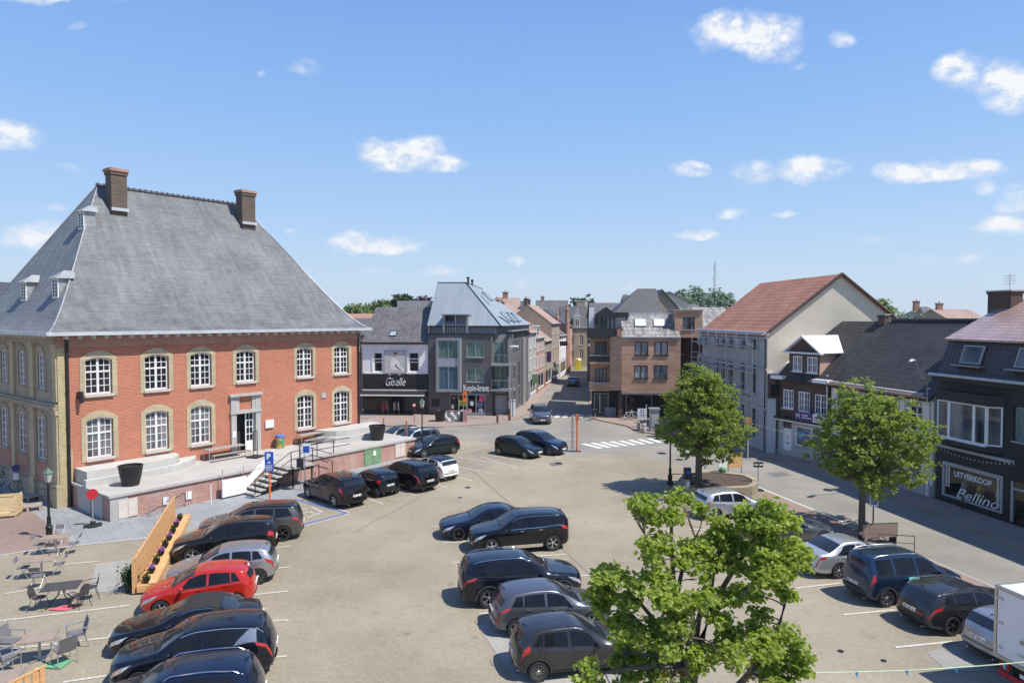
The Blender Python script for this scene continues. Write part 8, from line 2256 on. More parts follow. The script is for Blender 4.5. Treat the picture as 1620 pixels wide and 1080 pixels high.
def bicycle(pos, rot, label, col, group=None):
	t = thing('bicycle', label, 'bicycle', pos, rot, group)
	for x in (-.52, .52):
		m = MB(); m.lathe((x, 0, .34), [(.34, -.02), (.34, .02), (.31, .02), (.31, -.02), (.34, -.02)], 24, axis='y', cap=False); w = m.build('wheel', M['rubber'], t)
		m = MB()
		for k in range(8): a = k * math.pi / 4; m.tube((x, 0, .34), (x + .31 * math.cos(a), 0, .34 + .31 * math.sin(a)), .004, n=4)
		m.lathe((x, 0, .34), [(.03, -.04), (.03, .04)], 8, axis='y'); m.build('spokes', M['steel'], w)
	m = MB(); A, B, D, E = (-.52, 0, .34), (-.08, 0, .3), (-.22, 0, .82), (.36, 0, .86)
	for a, b in ((A, B), (B, D), (D, E), (B, E), (A, D), (E, (.52, 0, .34)), (E, (.33, 0, 1.02)), (D, (-.25, 0, .93))): m.tube(a, b, .02, n=6)
	m.build('frame', M[col], t)
	m = MB(); m.tube((.33, -.28, 1.03), (.33, .28, 1.03), .016); m.tube((.33, -.28, 1.03), (.2, -.3, 1.0), .018); m.tube((.33, .28, 1.03), (.2, .3, 1.0), .018); m.build('handlebar', M['steel'], t)
	m = MB(); m.lathe((-.27, 0, .95), [(.02, -.02), (.1, 0), (.09, .04), (.001, .05)], 8); m.build('saddle', M['plastic_black'], t)
	m = MB(); m.tube((-.08, -.1, .3), (.02, -.1, .2), .014); m.tube((-.08, .1, .3), (-.18, .1, .4), .014); m.tube((-.08, -.1, .3), (-.08, .1, .3), .02); m.build('pedals', M['black_iron'], t)
	return t
bicycle(at(9, 779, 0) + Vector((0, 0, .013)), .4, 'pale grey bicycle leaning at the shaded wall by the hall end', 'steel')
bicycle(at(3, 768, 0) + Vector((-.6, .3, .013)), .5, 'dark bicycle behind the pale grey one at the hall end', 'black_iron')
bicycle(at(994, 664.5, .11), .15, 'white framed bicycle parked before the brown brick block, left one', 'white', 'bicycles before the brown brick block')
bicycle(at(1004, 664, .11), 2.9, 'white framed bicycle parked before the brown brick block, right one', 'white', 'bicycles before the brown brick block')
bicycle(at(938, 663, .11), 1.0, 'black bicycle in the shade at the brick block corner', 'black_iron')
bicycle(at(570, 663, .1), .3, 'dark bicycle between the town hall corner and the white shop', 'black_iron')
p = at(915, 585); t = thing('portable_cabin', 'bright yellow portable cabin at the far end of the street', 'cabin', p); zt = atY(915, 567, p.y).z
m = MB(); m.box(-.6, .6, 0, 1.1, .0, zt - .4); m.build('cabin', M['yellow_paint'], t); m = MB(); m.lathe((0, .55, zt - .4), [(.75, 0), (.6, .3), (.2, .45), (.001, .46)], 4); m.build('roof', M['cream'], t); m = MB(); m.box(-.35, .35, -.02, -.002, .15, zt - .7); m.build('door', plain('yellow_dark', (.6, .5, .03), .5), t)
def barrier(a, b, label):
	a = at(*a) + Vector((0, 0, .012)); b = at(*b) + Vector((0, 0, .012)); L = (b - a).length
	t = thing('crowd_barrier', label, 'barrier', a, math.atan2(b.y - a.y, b.x - a.x), 'crowd barriers along the terrace wall')
	m = MB(); m.path([(0, 0, .1), (0, 0, 1.0), (.08, 0, 1.08), (L - .08, 0, 1.08), (L, 0, 1.0), (L, 0, .1)], .02, 6); m.tube((0, 0, .22), (L, 0, .22), .018); m.build('frame', M['galv'], t)
	m = MB(); n = int(L / .13)
	for k in range(1, n): m.tube((L * k / n, 0, .22), (L * k / n, 0, 1.08), .007, n=4)
	m.build('bars', M['galv'], t)
	for x in (.15, L - .15):
		m = MB(); m.path([(x, -.35, .02), (x, 0, .14), (x, .35, .02)], .016, 6); m.build('foot', M['galv'], t)
barrier((236, 818), (266, 809), 'galvanised crowd barrier before the terrace wall, left one')
barrier((268, 808.5), (297, 800), 'galvanised crowd barrier before the terrace wall, right one')
for px, py, yt, lab in ((342, 795, 764, 'thin white red topped stick left of the white board'),):
	p = at(334, 797); t = thing('marker_post', lab, 'post', p); m = MB(); m.tube((0, 0, .01), (0, 0, 1.2), .03); m.build('post', M['white'], t); m = MB(); m.tube((0, 0, 1.2), (0, 0, 1.3), .04); m.build('cap', M['red_sign'], t)
def wood_screen(A, B, h, label, plants=True, gap=None):
	L = (B - A).length; t = thing('wooden_screen', label, 'screen', A, math.atan2(B.y - A.y, B.x - A.x))
	n = max(4, int(L / .2))
	for k in range(n + 1):
		if k % 5 == 0:
			m = MB(); x = L * k / n; m.box(x - .05, x + .05, .0, .1, .05, h + .03); m.build('post', M['pine'], t)
	m = MB()
	for k in range(n):
		x = L * (k + .5) / n; m.box(x - .07, x + .07, -.03, -.003, .25, h - .02 + .01 * math.sin(k * 2.1))
	m.build('boards', M['pine'], t)
	m = MB(); m.box(0, L, -.035, .02, h - .0, h + .04); m.build('top_rail', M['pine'], t)
	m = MB(); m.box(-.1, L + .1, -.75, -.70, .08, .34); m.box(-.1, L + .1, -.12, -.07, .08, .34); m.box(-.1, -.05, -.7, -.12, .08, .34); m.box(L + .05, L + .1, -.7, -.12, .08, .34); m.box(-.05, L + .05, -.7, -.12, .08, .2); m.build('planter_box', M['pine'], t)
	m = MB(); m.box(.0, L, -.72, -.45, .345, .375); m.build('ledge', M['pine'], t)
	if plants:
		r = random.Random(9)
		for k in range(9):
			x = L * (k + .5) / 9; col = 'flower_purple' if k % 2 else 'leaf_dark'
			vs = []; fs = []
			for _ in range(110): add_leaf(vs, fs, Vector((x, -.3, .47)) + rand_unit(r) * .15 * r.random() ** .5, rand_unit(r), .07, r, True)
			m = MB(); m.add(vs, fs); m.build('flowering_plant' if k % 2 else 'plant', M[col], t, uv=False)
			m = MB(); m.lathe((x, -.3, .2), [(.1, 0), (.15, .22), (.13, .22)], 10); m.build('flower_pot', M['plastic_black'], t)
	return t
S0, S1 = at(214, 940) + Vector((0, 0, .014)), at(277, 826) + Vector((0, 0, .014))
wood_screen(S0, S1, 1.38, 'long pine board screen with flower boxes left of the red car')
m = at(204, 936); t = thing('shrub', 'small green bush at the near end of the pine screen', 'plant', m + Vector((0, 0, .014))); r = random.Random(12); vs = []; fs = []
for _ in range(700): add_leaf(vs, fs, Vector((0, .1, .55)) + Vector((r.gauss(0, .16), r.gauss(0, .16), r.gauss(0, .2))), rand_unit(r) + Vector((0, 0, .5)), .1, r, True)
mm = MB(); mm.add(vs, fs); mm.build('foliage', M['leaf_dark'], t, uv=False); mm = MB(); mm.lathe((0, 0.1, .0), [(.16, 0), (.22, .3), (.19, .3)], 12); mm.build('flower_pot', M['plastic_black'], t)
e0 = at(74, 1128); wood_screen(e0 + Vector((-1.1, -3.2, .014)), e0 + Vector((0, 0, .014)), 1.3, 'end of a second pine screen at the bottom left edge', False)
p = at(-22, 822) + Vector((0, 0, .012)); t = thing('wooden_crate', 'big pale slatted wooden crate at the left edge', 'crate', p, .35)
for (x0, x1, y0, y1) in ((0, 1.35, -.03, 0), (0, 1.35, 1.0, 1.03), (-.03, 0, 0, 1.0), (1.35, 1.38, 0, 1.0)):
	m = MB()
	for k in range(5): m.box(x0, x1, y0, y1, .12 + k * .2, .28 + k * .2)
	m.build('slatted_side', M['pine_pale'], t)
m = MB()
for x in (.02, 1.27):
	for y in (.01, .92): m.box(x, x + .07, y, y + .07, 0, 1.15)
m.box(0, 1.35, 0, 1.0, .06, .118); m.build('corner_posts', M['pine_pale'], t)
for px, py, lab in ((24, 812, 'low grey wooden pallet block, front one right of the crate'), (26, 796, 'low grey wooden pallet block behind the front one')):
	p = at(px, py) + Vector((0, 0, .013)); t = thing('pallet', lab, 'pallet', p, .55, 'pallets beside the crate')
	m = MB()
	for k in range(4): m.box(0, 1.2, k * .2, k * .2 + .16, .25, .3)
	m.build('top_boards', M['grey_wood'], t); m = MB()
	for x in (0, .5, 1.08): m.box(x, x + .12, 0, .76, .0, .248)
	m.build('bearers', M['grey_wood'], t)
GZ = .018
M['cafe_top'] = plain('cafe_top', (.30, .23, .18), .6, var=.1); M['mesh_black'] = plain('mesh_black', (.06, .055, .055), .6, var=.15); M['sling'] = plain('sling', (.16, .15, .155), .8, var=.1)
def cafe_table(pos, rot, w, d, label, top='cafe_top', leg='galv', style='ped', group='cafe tables at the left'):
	t = thing('cafe_table', label, 'table', pos, rot, group)
	m = MB(); m.box(-w / 2, w / 2, -d / 2, d / 2, .70, .735); m.build('table_top', M[top], t)
	if style == 'ped':
		m = MB(); m.tube((0, 0, .03), (0, 0, .7), .04, n=8); m.build('pedestal', M[leg], t)
		m = MB()
		for a in (0, math.pi / 2): m.bbox((0, 0, .02), (.62, .07, .03), Matrix.Rotation(a + .78, 4, 'Z')) if a == 0 else m.bbox((0, 0, .024), (.62, .07, .03), Matrix.Rotation(a + .78, 4, 'Z'))
		m.build('foot', M[leg], t)
	else:
		for sx in (-1, 1):
			for sy in (-1, 1):
				m = MB(); m.path([(sx * .05, sy * .05, .69), (sx * .1, sy * .08, .4), (sx * w * .38, sy * d * .38, 0)], .018, 6); m.build('leg', M[leg], t)
	return t
def chair(kind, pos, rot, label, group):
	t = thing('cafe_chair', label, 'chair', pos, rot, group)
	if kind == 'sling':   # armchair, faces local -y
		m = MB(); m.prism([(-.24, -.24, .41), (.24, -.24, .41), (.24, .2, .39), (-.24, .2, .39)], (0, 0, .03)); m.build('seat', M['sling'], t)
		m = MB(); m.prism([(-.24, .2, .42), (.24, .2, .42), (.24, .32, .88), (-.24, .32, .88)], (0, .02, 0)); m.build('backrest', M['sling'], t)
		for s in (-1, 1):
			m = MB(); m.tube((s * .27, -.25, 0), (s * .27, -.25, .64), .016); m.build('leg', M['galv'], t)
			m = MB(); m.tube((s * .27, .3, 0), (s * .27, .2, .42), .016); m.tube((s * .27, .2, .42), (s * .27, .33, .9), .014); m.build('leg', M['galv'], t)
			m = MB(); m.box(s * .27 - .025, s * .27 + .025, -.27, .26, .64, .665); m.build('armrest', M['galv'], t)
	elif kind == 'mesh':
		m = MB(); m.lathe((0, 0, .43), [(.001, .0), (.2, -.01), (.23, .02), (.22, .03), (.001, .02)], 16); m.build('seat', M['mesh_black'], t)
		pts = []
		m = MB()
		vs = []; fs = []
		for i in range(9):
			a = -1.0 + 2.0 * i / 8
			for j in range(5):
				z = .45 + .46 * (j / 4) * math.sqrt(max(0.05, 1 - (a / 1.15) ** 2)); vs.append(Vector((.25 * math.sin(a) * 1.05, .14 + .1 * math.cos(a) + .08 * j / 4, z)))
		for i in range(8):
			for j in range(4): fs.append((i * 5 + j, i * 5 + 5 + j, i * 5 + 6 + j, i * 5 + 1 + j))
		m.add(vs, fs); m.build('backrest', M['mesh_black'], t, 60)
		for s in (-1, 1):
			m = MB(); m.path([(s * .25, .2, .66), (s * .29, -.05, .66), (s * .27, -.22, .6), (s * .22, -.18, .44)], .013, 6); m.build('armrest', M['black_iron'], t)
			m = MB(); m.path([(s * .2, -.15, .43), (s * .25, -.24, 0)], .012, 6); m.build('leg', M['black_iron'], t)
			m = MB(); m.path([(s * .2, .15, .43), (s * .25, .3, 0)], .012, 6); m.build('leg', M['black_iron'], t)
	else:  # folding
		m = MB(); m.box(-.2, .2, -.2, .18, .43, .455); m.build('seat', M['sling'], t)
		m = MB(); m.prism([(-.2, .22, .68), (.2, .22, .68), (.2, .27, .86), (-.2, .27, .86)], (0, .02, 0)); m.build('backrest', M['sling'], t)
		for s in (-1, 1):
			m = MB(); m.tube((s * .21, -.26, 0), (s * .21, .27, .86), .012); m.build('leg', M['galv'], t)
			m = MB(); m.tube((s * .18, .26, 0), (s * .18, -.2, .43), .012); m.build('leg', M['galv'], t)
	return t
def gp(px, py): return at(px, py) + Vector((0, 0, GZ))
cafe_table(gp(89, 874), .28, 1.15, .7, 'brown topped cafe table next to the lantern lamp foot')
GCH = 'folding chairs round the two brown tables'
chair('fold', gp(62, 876), 1.9, 'folding chair left of the table by the lantern lamp', GCH); chair('fold', gp(84, 886), 3.3, 'folding chair near side of the table by the lantern lamp', GCH); chair('fold', gp(118, 874), -1.2, 'folding chair right of the table by the lantern lamp', GCH); chair('fold', gp(92, 861), .2, 'folding chair far side of the table by the lantern lamp', GCH)
cafe_table(gp(66, 912), .28, 1.15, .7, 'brown topped cafe table second from the lantern lamp')
chair('fold', gp(37, 914), 1.9, 'folding chair left of the second brown table', GCH); chair('fold', gp(60, 928), 3.3, 'folding chair near side of the second brown table', GCH); chair('fold', gp(95, 908), -1.2, 'folding chair right of the second brown table', GCH)
cafe_table(gp(98, 957), .33, 1.2, .85, 'black mesh square cafe table', 'mesh_black', 'black_iron', 'four')
GMC = 'black wire chairs round the mesh table'
chair('mesh', gp(62, 964), 1.7, 'black wire armchair left of the mesh table', GMC); chair('mesh', gp(126, 960), -1.9, 'black wire armchair near right of the mesh table', GMC); chair('mesh', gp(143, 947), -1.0, 'black wire armchair far right of the mesh table', GMC)
cafe_table(gp(63, 1043), .33, .95, .8, 'light brown topped pedestal table among grey sling chairs', 'cafe_top', 'galv')
GSL = 'grey sling armchairs round the pedestal table'
chair('sling', gp(102, 1048), -2.2, 'grey sling armchair near right of the pedestal table', GSL); chair('sling', gp(122, 1022), -.9, 'grey sling armchair far right of the pedestal table', GSL)
chair('sling', gp(12, 1063), 2.6, 'grey sling armchair near left of the pedestal table', GSL); chair('sling', gp(18, 1034), 1.5, 'grey sling armchair far left of the pedestal table', GSL)
cafe_table(gp(2, 1112), .33, .95, .8, 'table corner showing at the very bottom left', 'cafe_top', 'galv')
t = thing('folded_cloth', 'pink cloth lying under the black mesh table', 'cloth', gp(100, 962)); m = MB(); m.prism([(-.4, -.2, .002), (.2, -.25, .002), (.5, .15, .002), (-.1, .2, .002)], (0, 0, .03)); m.build('cloth', plain('cloth_rose', (.6, .12, .16), .8), t)
t = thing('folded_cloth', 'green cloth lying under the light brown pedestal table', 'cloth', gp(86, 1052)); m = MB(); m.prism([(-.4, -.2, .002), (.35, -.25, .002), (.4, .25, .002), (-.1, .3, .002)], (0, 0, .04)); m.build('cloth', plain('cloth_green', (.12, .35, .18), .8), t)
t = thing('stone_planter', 'raised stone edged bed of bare soil round the dense tree', 'planter', at(1150, 783), 0)
o = at(1150, 783)
def rel(px, py, z=0): q = at(px, py, z) - o; return (q.x, q.y)
outl = [rel(1086, 789), rel(1110, 791), rel(1132, 789), rel(1190, 785.5), rel(1199, 779), rel(1197, 772), rel(1180, 764), rel(1120, 757), rel(1085, 760), rel(1072, 775)]
cx = sum(p[0] for p in outl) / len(outl); cy = sum(p[1] for p in outl) / len(outl)
inn = [(cx + (x - cx) * .86, cy + (y - cy) * .8) for x, y in outl]
H_ = .62
m = MB(); n = len(outl)
for i in range(n):
	j = (i + 1) % n
	a, b, c, d = outl[i], outl[j], inn[j], inn[i]
	m.add([(a[0], a[1], 0), (b[0], b[1], 0), (c[0], c[1], 0), (d[0], d[1], 0), (a[0], a[1], H_), (b[0], b[1], H_), (c[0], c[1], H_), (d[0], d[1], H_)], [(0, 1, 5, 4), (4, 5, 6, 7), (2, 3, 7, 6)])
m.build('stone_edge', M['stone_old'], t)
m = MB(); m.poly([(x, y, H_ - .06) for x, y in inn]); m.build('soil', M['soil'], t)
p = at(1085, 784) + Vector((0, -.3, .01)); t = thing('parking_meter', 'dark parking ticket machine on a white post before the bed', 'parking meter', p)
m = MB(); m.box(-.14, .14, -.12, .12, 0, 1.1); m.build('post', M['alloy'], t); m = MB(); m.box(-.2, .2, -.17, .17, 1.1, 1.75); b = m.build('head', M['dark_metal'], t); m = MB(); m.box(-.11, .11, -.185, -.172, 1.4, 1.62); m.build('screen', M['blue_sign'], b); m = MB(); m.box(-.09, .09, -.185, -.121, .6, .95); m.build('label_plate', M['white'], t)
for px, lab in ((1071, 'low metal hoop left of the ticket machine'), (1094, 'low metal hoop right of the ticket machine')):
	p = at(px, 772) + Vector((0, 0, .005)); t = thing('hoop_rail', lab, 'hoop', p, .1, 'low hoops by the ticket machine'); m = MB(); m.path([(-.4, 0, 0), (-.4, 0, .8), (-.32, 0, .9), (.32, 0, .9), (.4, 0, .8), (.4, 0, 0)], .025, 6); m.build('hoop', M['dark_metal'], t); m = MB(); m.tube((-.4, 0, .45), (.4, 0, .45), .02); m.build('cross_bar', M['dark_metal'], t)
p = at(1143, 761) + Vector((0, 0, .005)); t = thing('litter_bin', 'small green round litter bin behind the stone edged bed', 'bin', p); m = MB(); m.lathe((0, 0, .15), [(.2, 0), (.24, .1), (.24, .6)], 14); m.build('drum', plain('bin_mid_green', (.05, .16, .09), .5), t, 40); m = MB(); m.lathe((0, 0, .76), [(.26, 0), (.22, .14), (.1, .22), (.001, .24)], 14); m.build('lid', M['green_paint'], t, 40); m = MB(); m.tube((0, .2, 0), (0, .2, 1.0), .03); m.build('post', M['dark_metal'], t)
A, B = at(1152, 760), at(1173, 758.5); t = thing('notice_board', 'tan wooden notice board on two posts behind the dense tree', 'board', A, math.atan2(B.y - A.y, B.x - A.x)); L = (B - A).length; za = atY(1162, 740, A.y).z; zb = atY(1162, 718.5, A.y).z
m = MB(); m.box(0, L, -.03, .03, za, zb); m.build('panel', M['pine'], t); m = MB(); m.tube((.0, 0, 0), (0, 0, zb + .1), .04); m.tube((L, 0, 0), (L, 0, zb + .1), .04); m.build('post', M['grey_wood'], t)
m = MB(); m.box(-.75, -.15, -.04, .04, .35, zb - .3); m.build('side_board', M['white_plaster'], t)
p = at(1199, 776) + Vector((0, 0, .012)); t = thing('road_sign', 'pair of small black and white direction boxes on a thin post by the bed', 'road sign', p); hh = atY(1201, 731, p.y).z; za = atY(1201, 739, p.y).z
m = MB(); m.tube((0, 0, 0), (0, 0, hh + .1), .03); m.build('post', M['galv'], t)
for x0, x1 in ((-.28, -.03), (.03, .3)):
	m = MB(); m.box(x0, x1, -.05, .05, za, hh); b = m.build('panel', M['black_clad'], t); m = MB(); m.box(x0 + .02, x1 - .02, -.058, -.051, (za + hh) / 2 - .03, (za + hh) / 2 + .05); m.build('stripe', M['white'], b)
m = MB(); m.box(-.3, .3, -.2, .2, 0, .08); m.build('foot', M['rubber'], t)
p = at(1381, 839) + Vector((0, 0, .014)); t = thing('parking_sign', 'blue parking sign on a dark post beside the bare trunked tree', 'parking sign', p); hh = atY(1381, 782, p.y).z
m = MB(); m.tube((0, 0, 0), (0, 0, hh), .035); m.build('post', M['dark_metal'], t); m = MB(); m.box(-.21, .21, -.07, -.04, hh - .58, hh + .02); b = m.build('panel', M['white'], t); m = MB(); m.box(-.15, .15, -.078, -.071, hh - .5, hh - .04); q = m.build('blue_field', M['blue_sign'], b); m = MB(); text_mesh(m, 'P', .34, Matrix.Translation((-.1, -.085, hh - .39)), extrude=.003, bold=.015); m.build('letter', M['white'], q)
A, B = at(1365, 862), at(1420, 860); t = thing('bench', 'tan panelled bench back seen beyond the silver saloon roof', 'bench', A, math.atan2(B.y - A.y, B.x - A.x)); L = (B - A).length
m = MB(); m.box(0, L, 0, .06, .35, .98); m.build('backrest', M['sidewalk_red'] if False else plain('bench_tan', (.27, .19, .14), .8), t); m = MB(); m.box(0, L, .07, .5, .40, .45); m.build('seat', M['grey_wood'], t)
for x in (.05, L - .1): m = MB(); m.box(x, x + .05, .0, .5, 0, .39); m.build('leg', M['dark_metal'], t)
m = MB(); m.tube((-.02, .03, 1.0), (L + .02, .03, 1.0), .022); m.build('top_rail', M['dark_metal'], t)
p = at(1418, 872) + Vector((0, 0, .014)); t = thing('hoop_rail', 'thin metal hoop rail between the bench and the blue van', 'hoop', p, -.2); m = MB(); m.path([(-.75, 0, 0), (-.75, 0, .75), (.75, 0, .75), (.75, 0, 0)], .022, 6); m.build('hoop', M['dark_metal'], t); m = MB(); m.tube((-.75, 0, .4), (.75, 0, .4), .015); m.build('cross_bar', M['dark_metal'], t)
p = at(1174, 734); t = thing('road_sign', 'orange square work sign near the foot of the scaffold', 'road sign', at(1183, 727)); hh = 3.2
m = MB(); m.tube((0, 0, .1), (0, 0, hh), .03); m.build('post', M['white'], t); m = MB(); m.box(-.2, .2, -.05, -.02, hh - .5, hh); m.build('panel', M['orange_brown'], t)
def string_line(a, b, sag, r, mat, label, name, bulbs=0, clip=None, n=24, cat='cable'):
	t = thing(name, label, cat, a); D = b - a
	pts = [D * (i / n) - Vector((0, 0, sag * 4 * (i / n) * (1 - i / n))) for i in range(n + 1)]
	m = MB(); m.path(pts, r, 5); m.build('cable', M[mat], t)
	for i in range(bulbs):
		f = (i + .5) / bulbs; q = D * f - Vector((0, 0, sag * 4 * f * (1 - f)))
		m = MB()
		if clip: m.bbox(q - Vector((0, 0, .02)), (.035, .03, .05)); m.tube(q - Vector((0, 0, .04)), q - Vector((-.02, 0, .1)), .012, n=5); m.build('clip', M[clip], t)
		else: m.lathe(q - Vector((0, 0, .07)), [(.001, 0), (.03, .03), (.02, .07)], 6); m.build('bulb', M['white'], t)
	return t
M['rope_green'] = plain('rope_green', (.4, .55, .35), .7); M['clip_blue'] = plain('clip_blue', (.02, .25, .5), .5)
string_line(atY(1150, 1062, 12.3), atY(1700, 1038, 13.2), .12, .011, 'rope_green', 'thin green line with blue clips stretched from the near tree to the right edge', 'rope_line', 7, 'clip_blue')
string_line(atY(1140, 650, 41.5), CR.w(CR.s(1440), -.3, 3.9), 1.0, .012, 'dark_metal', 'string of small white bulbs from the dense tree to the cream house', 'light_string', 26)
string_line(CR.w(CR.s(1478), -.2, 3.35), BE.w(BE.s(1640), -1.0, 3.5), .35, .012, 'dark_metal', 'string of small white bulbs passing the sale window', 'light_string', 22)
m = MB(); m.box(-1450, 1450, -120, 1550, -1, 62)
hz = m.build('haze', None, None, uv=False); tag(hz, kind='stuff')
hm = bpy.data.materials.new('haze'); hm.use_nodes = True; hn = hm.node_tree; hn.nodes.clear()
ho = hn.nodes.new('ShaderNodeOutputMaterial'); hv = hn.nodes.new('ShaderNodeVolumePrincipled'); hv.inputs['Density'].default_value = .00016; hv.inputs['Color'].default_value = (.78, .88, 1, 1); hv.inputs['Anisotropy'].default_value = .2
hn.links.new(hv.outputs[0], ho.inputs['Volume']); hz.data.materials.clear(); hz.data.materials.append(hm)
SUN_EL, SUN_AZ = R(58), Vector((.92, -.39)).normalized()
ld = bpy.data.lights.new('sun', 'SUN'); ld.energy = 4.8; ld.angle = R(.55); ld.color = (1.0, .955, .88)
lo = bpy.data.objects.new('sun', ld); COL.objects.link(lo)
sv = Vector((SUN_AZ.x * math.cos(SUN_EL), SUN_AZ.y * math.cos(SUN_EL), math.sin(SUN_EL)))
lo.rotation_euler = sv.to_track_quat('Z', 'Y').to_euler(); lo.location = (30, -15, 60)
w = bpy.data.worlds.new('World'); scene.world = w; w.use_nodes = True
nt = w.node_tree; nt.nodes.clear()
wo = nt.nodes.new('ShaderNodeOutputWorld'); bg = nt.nodes.new('ShaderNodeBackground'); bg.inputs[1].default_value = .115
sky = N(nt, 'ShaderNodeTexSky', sky_type='NISHITA'); sky.sun_disc = False; sky.sun_elevation = SUN_EL
sky.sun_rotation = math.atan2(SUN_AZ.x, SUN_AZ.y); sky.altitude = 0; sky.air_density = 1.0; sky.dust_density = .6; sky.ozone_density = 1.2
nt.links.new(bg.outputs[0], wo.inputs[0])
tc = nt.nodes.new('ShaderNodeTexCoord'); D = tc.outputs['Generated']
def vmath(op, a, b=None):
	n = N(nt, 'ShaderNodeVectorMath', operation=op)
	for s, v in ((n.inputs[0], a), (n.inputs[1], b)):
		if v is None: continue
		if isinstance(v, (tuple, Vector)): s.default_value = tuple(v)
		else: nt.links.new(v, s)
	return n.outputs['Value'] if op in ('DOT_PRODUCT', 'LENGTH') else n.outputs[0]
def fmath(op, a, b=None, c=None, clamp=False):
	n = N(nt, 'ShaderNodeMath', operation=op, use_clamp=clamp)
	for s, v in zip(n.inputs, (a, b, c)):
		if v is None: continue
		if isinstance(v, (int, float)): s.default_value = v
		else: nt.links.new(v, s)
	return n.outputs[0]
mp = N(nt, 'ShaderNodeMapping'); mp.inputs['Scale'].default_value = (1, 1, 1.5); nt.links.new(D, mp.inputs[0])
n1 = N(nt, 'ShaderNodeTexNoise'); n1.inputs['Scale'].default_value = 30; n1.inputs['Detail'].default_value = 7; n1.inputs['Roughness'].default_value = .6
nt.links.new(mp.outputs[0], n1.inputs['Vector'])
n0 = N(nt, 'ShaderNodeTexNoise'); n0.inputs['Scale'].default_value = 60; n0.inputs['Detail'].default_value = 5; nt.links.new(mp.outputs[0], n0.inputs['Vector'])
nz = fmath('ADD', fmath('MULTIPLY', fmath('SUBTRACT', n1.outputs[0], .5), 2.6), fmath('MULTIPLY', fmath('SUBTRACT', n0.outputs[0], .5), .8))
clouds = [(1150, 52, 52, 26, 1.0), (1215, 55, 55, 34, 1.0), (1330, 60, 24, 12, .45), (1250, 100, 16, 8, .3), (1515, 112, 45, 28, .9), (1600, 135, 60, 34, 1.0), (25, 215, 48, 22, .9), (640, 243, 62, 26, .95), (700, 258, 30, 10, .8),
		  (485, 108, 40, 13, .35), (410, 115, 14, 8, .25), (1093, 270, 30, 12, .85), (1190, 272, 40, 16, .55), (1280, 268, 60, 16, .85), (1430, 272, 52, 15, .9), (1520, 266, 68, 20, 1.0), (1545, 300, 26, 12, .4), (1605, 320, 42, 26, .6),
		  (1160, 337, 26, 9, .7), (1237, 338, 16, 7, .6), (1590, 362, 60, 15, .8), (1098, 373, 42, 10, .8), (590, 388, 64, 14, 1.0), (570, 378, 24, 10, .9), (60, 375, 48, 20, .7), (815, 416, 20, 8, .6), (700, 430, 34, 9, .5), (595, 433, 28, 7, .25), (1525, 410, 34, 9, .4), (995, 447, 20, 8, .35), (825, 442, 16, 6, .4), (85, 328, 18, 9, .3), (115, 258, 40, 8, .25), (125, 40, 18, 8, .3), (450, 367, 16, 7, .3), (1455, 410, 40, 8, .15), (1390, 380, 24, 7, .15),
		  (-150, 150, 70, 30, .9), (-300, 330, 90, 26, .8), (1800, 220, 80, 30, .9), (1750, 60, 50, 20, .8), (60, -5, 110, 9, .55)]
sp = N(nt, 'ShaderNodeSeparateXYZ'); nt.links.new(D, sp.inputs[0])
ysafe = fmath('MAXIMUM', sp.outputs[1], .02)
cb = N(nt, 'ShaderNodeCombineXYZ')   # direction as bearing and height (tangents)
nt.links.new(fmath('DIVIDE', sp.outputs[0], ysafe), cb.inputs[0]); nt.links.new(fmath('DIVIDE', sp.outputs[2], ysafe), cb.inputs[1])
wn = N(nt, 'ShaderNodeTexNoise'); wn.inputs['Scale'].default_value = 14; wn.inputs['Detail'].default_value = 4; nt.links.new(mp.outputs[0], wn.inputs['Vector'])
wo_ = N(nt, 'ShaderNodeVectorMath', operation='MULTIPLY_ADD'); nt.links.new(wn.outputs['Color'], wo_.inputs[0]); wo_.inputs[1].default_value = (.075, .05, 0)
wo2 = N(nt, 'ShaderNodeVectorMath', operation='ADD'); nt.links.new(cb.outputs[0], wo2.inputs[0]); wo2.inputs[1].default_value = (-.0375, -.025, 0); nt.links.new(wo2.outputs[0], wo_.inputs[2])
D2 = wo_.outputs[0]
tot = None
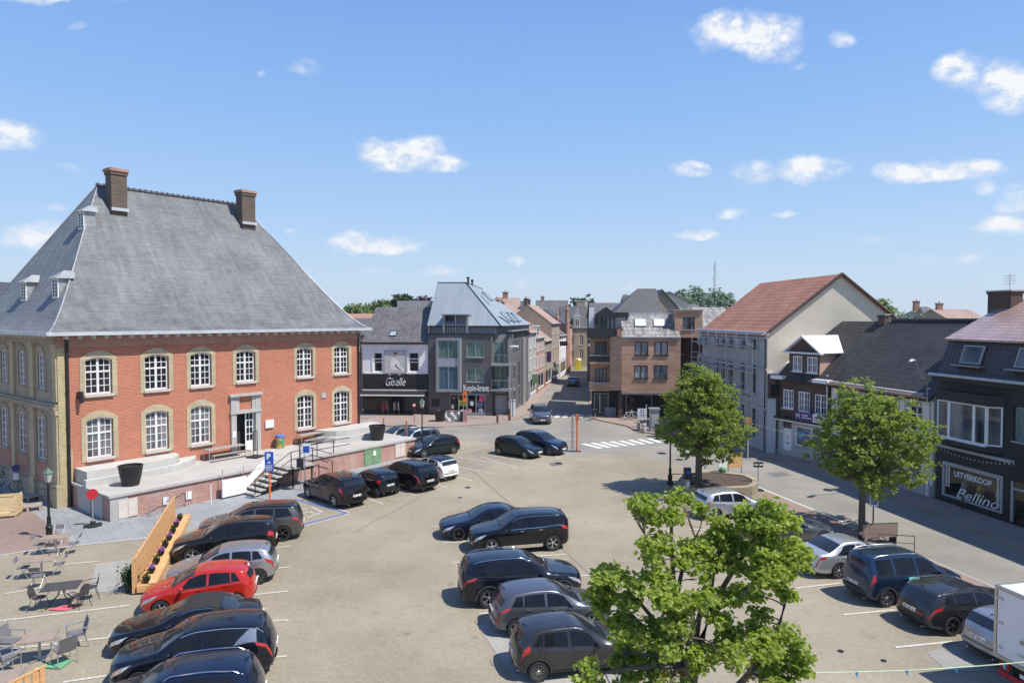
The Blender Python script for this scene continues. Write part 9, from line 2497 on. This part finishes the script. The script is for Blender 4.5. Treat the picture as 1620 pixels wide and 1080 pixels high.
for cx, cy, rx, ry, al in clouds:
	al = .17 + .8 * al
	d = ray(cx, cy)
	u, v = d.x / d.y, d.z / d.y
	ku = FOC / (max(rx, 14) * 1.2); kv = FOC / (max(ry, 7) * 1.25)
	q = N(nt, 'ShaderNodeVectorMath', operation='MULTIPLY_ADD'); nt.links.new(D2, q.inputs[0])
	q.inputs[1].default_value = (ku, kv, 0); q.inputs[2].default_value = (-u * ku, -v * kv, 0)
	rr = vmath('DOT_PRODUCT', q.outputs[0], q.outputs[0])
	val = fmath('MULTIPLY_ADD', rr, -1.0 * al, 1.1 * al)
	val = fmath('MULTIPLY_ADD', nz, al, val) if False else val
	tot = val if tot is None else fmath('MAXIMUM', tot, val)
tot = fmath('MAXIMUM', tot, 0.0)
dens = fmath('MULTIPLY', tot, fmath('ADD', 1.0, nz))
tot = fmath('MULTIPLY_ADD', dens, 1.1, -.12, clamp=True)
tot = fmath('MULTIPLY', tot, fmath('GREATER_THAN', sp.outputs[1], .05))
soft = fmath('POWER', tot, 1.4)
lum = N(nt, 'ShaderNodeMix', data_type='RGBA')
rp = N(nt, 'ShaderNodeValToRGB'); K = 8.0
els = rp.color_ramp.elements
for i, (q, c) in enumerate(((0.0, (.62, .75, .90)), (.05, (.56, .72, .92)), (.14, (.43, .64, .95)), (.28, (.29, .52, .94)), (.46, (.185, .385, .87)), (1.0, (.07, .17, .55)))):
	e = els[i] if i < 2 else els.new(q)
	e.position = q; e.color = C(tuple(x for x in c))
nt.links.new(sp.outputs[2], rp.inputs[0])
sc_ = vmath('SCALE', rp.outputs[0]); sc_.node.inputs['Scale'].default_value = 6.9
blend = N(nt, 'ShaderNodeMix', data_type='RGBA'); blend.inputs[0].default_value = .85
nt.links.new(sky.outputs[0], blend.inputs[6]); nt.links.new(sc_, blend.inputs[7])
nt.links.new(soft, lum.inputs[0]); nt.links.new(blend.outputs[2], lum.inputs[6])
cc = N(nt, 'ShaderNodeMix', data_type='RGBA'); nt.links.new(n1.outputs[0], cc.inputs[0]); cc.inputs[6].default_value = (5.4, 5.75, 6.4, 1); cc.inputs[7].default_value = (7.0, 7.0, 6.95, 1)
nt.links.new(cc.outputs[2], lum.inputs[7])
nt.links.new(lum.outputs[2], bg.inputs[0])
cd = bpy.data.cameras.new('camera'); cam = bpy.data.objects.new('camera', cd); COL.objects.link(cam)
cam.location = (0, 0, EYE); cam.rotation_euler = (R(90) - PITCH, 0, 0); cd.sensor_width = 36; cd.lens = 24; cd.clip_end = 6000; cd.clip_start = .2
scene.camera = cam
vs = scene.view_settings; vs.view_transform = 'Standard'; vs.look = 'None'; vs.exposure = 0.34; vs.gamma = 1.0; vs.use_curve_mapping = False
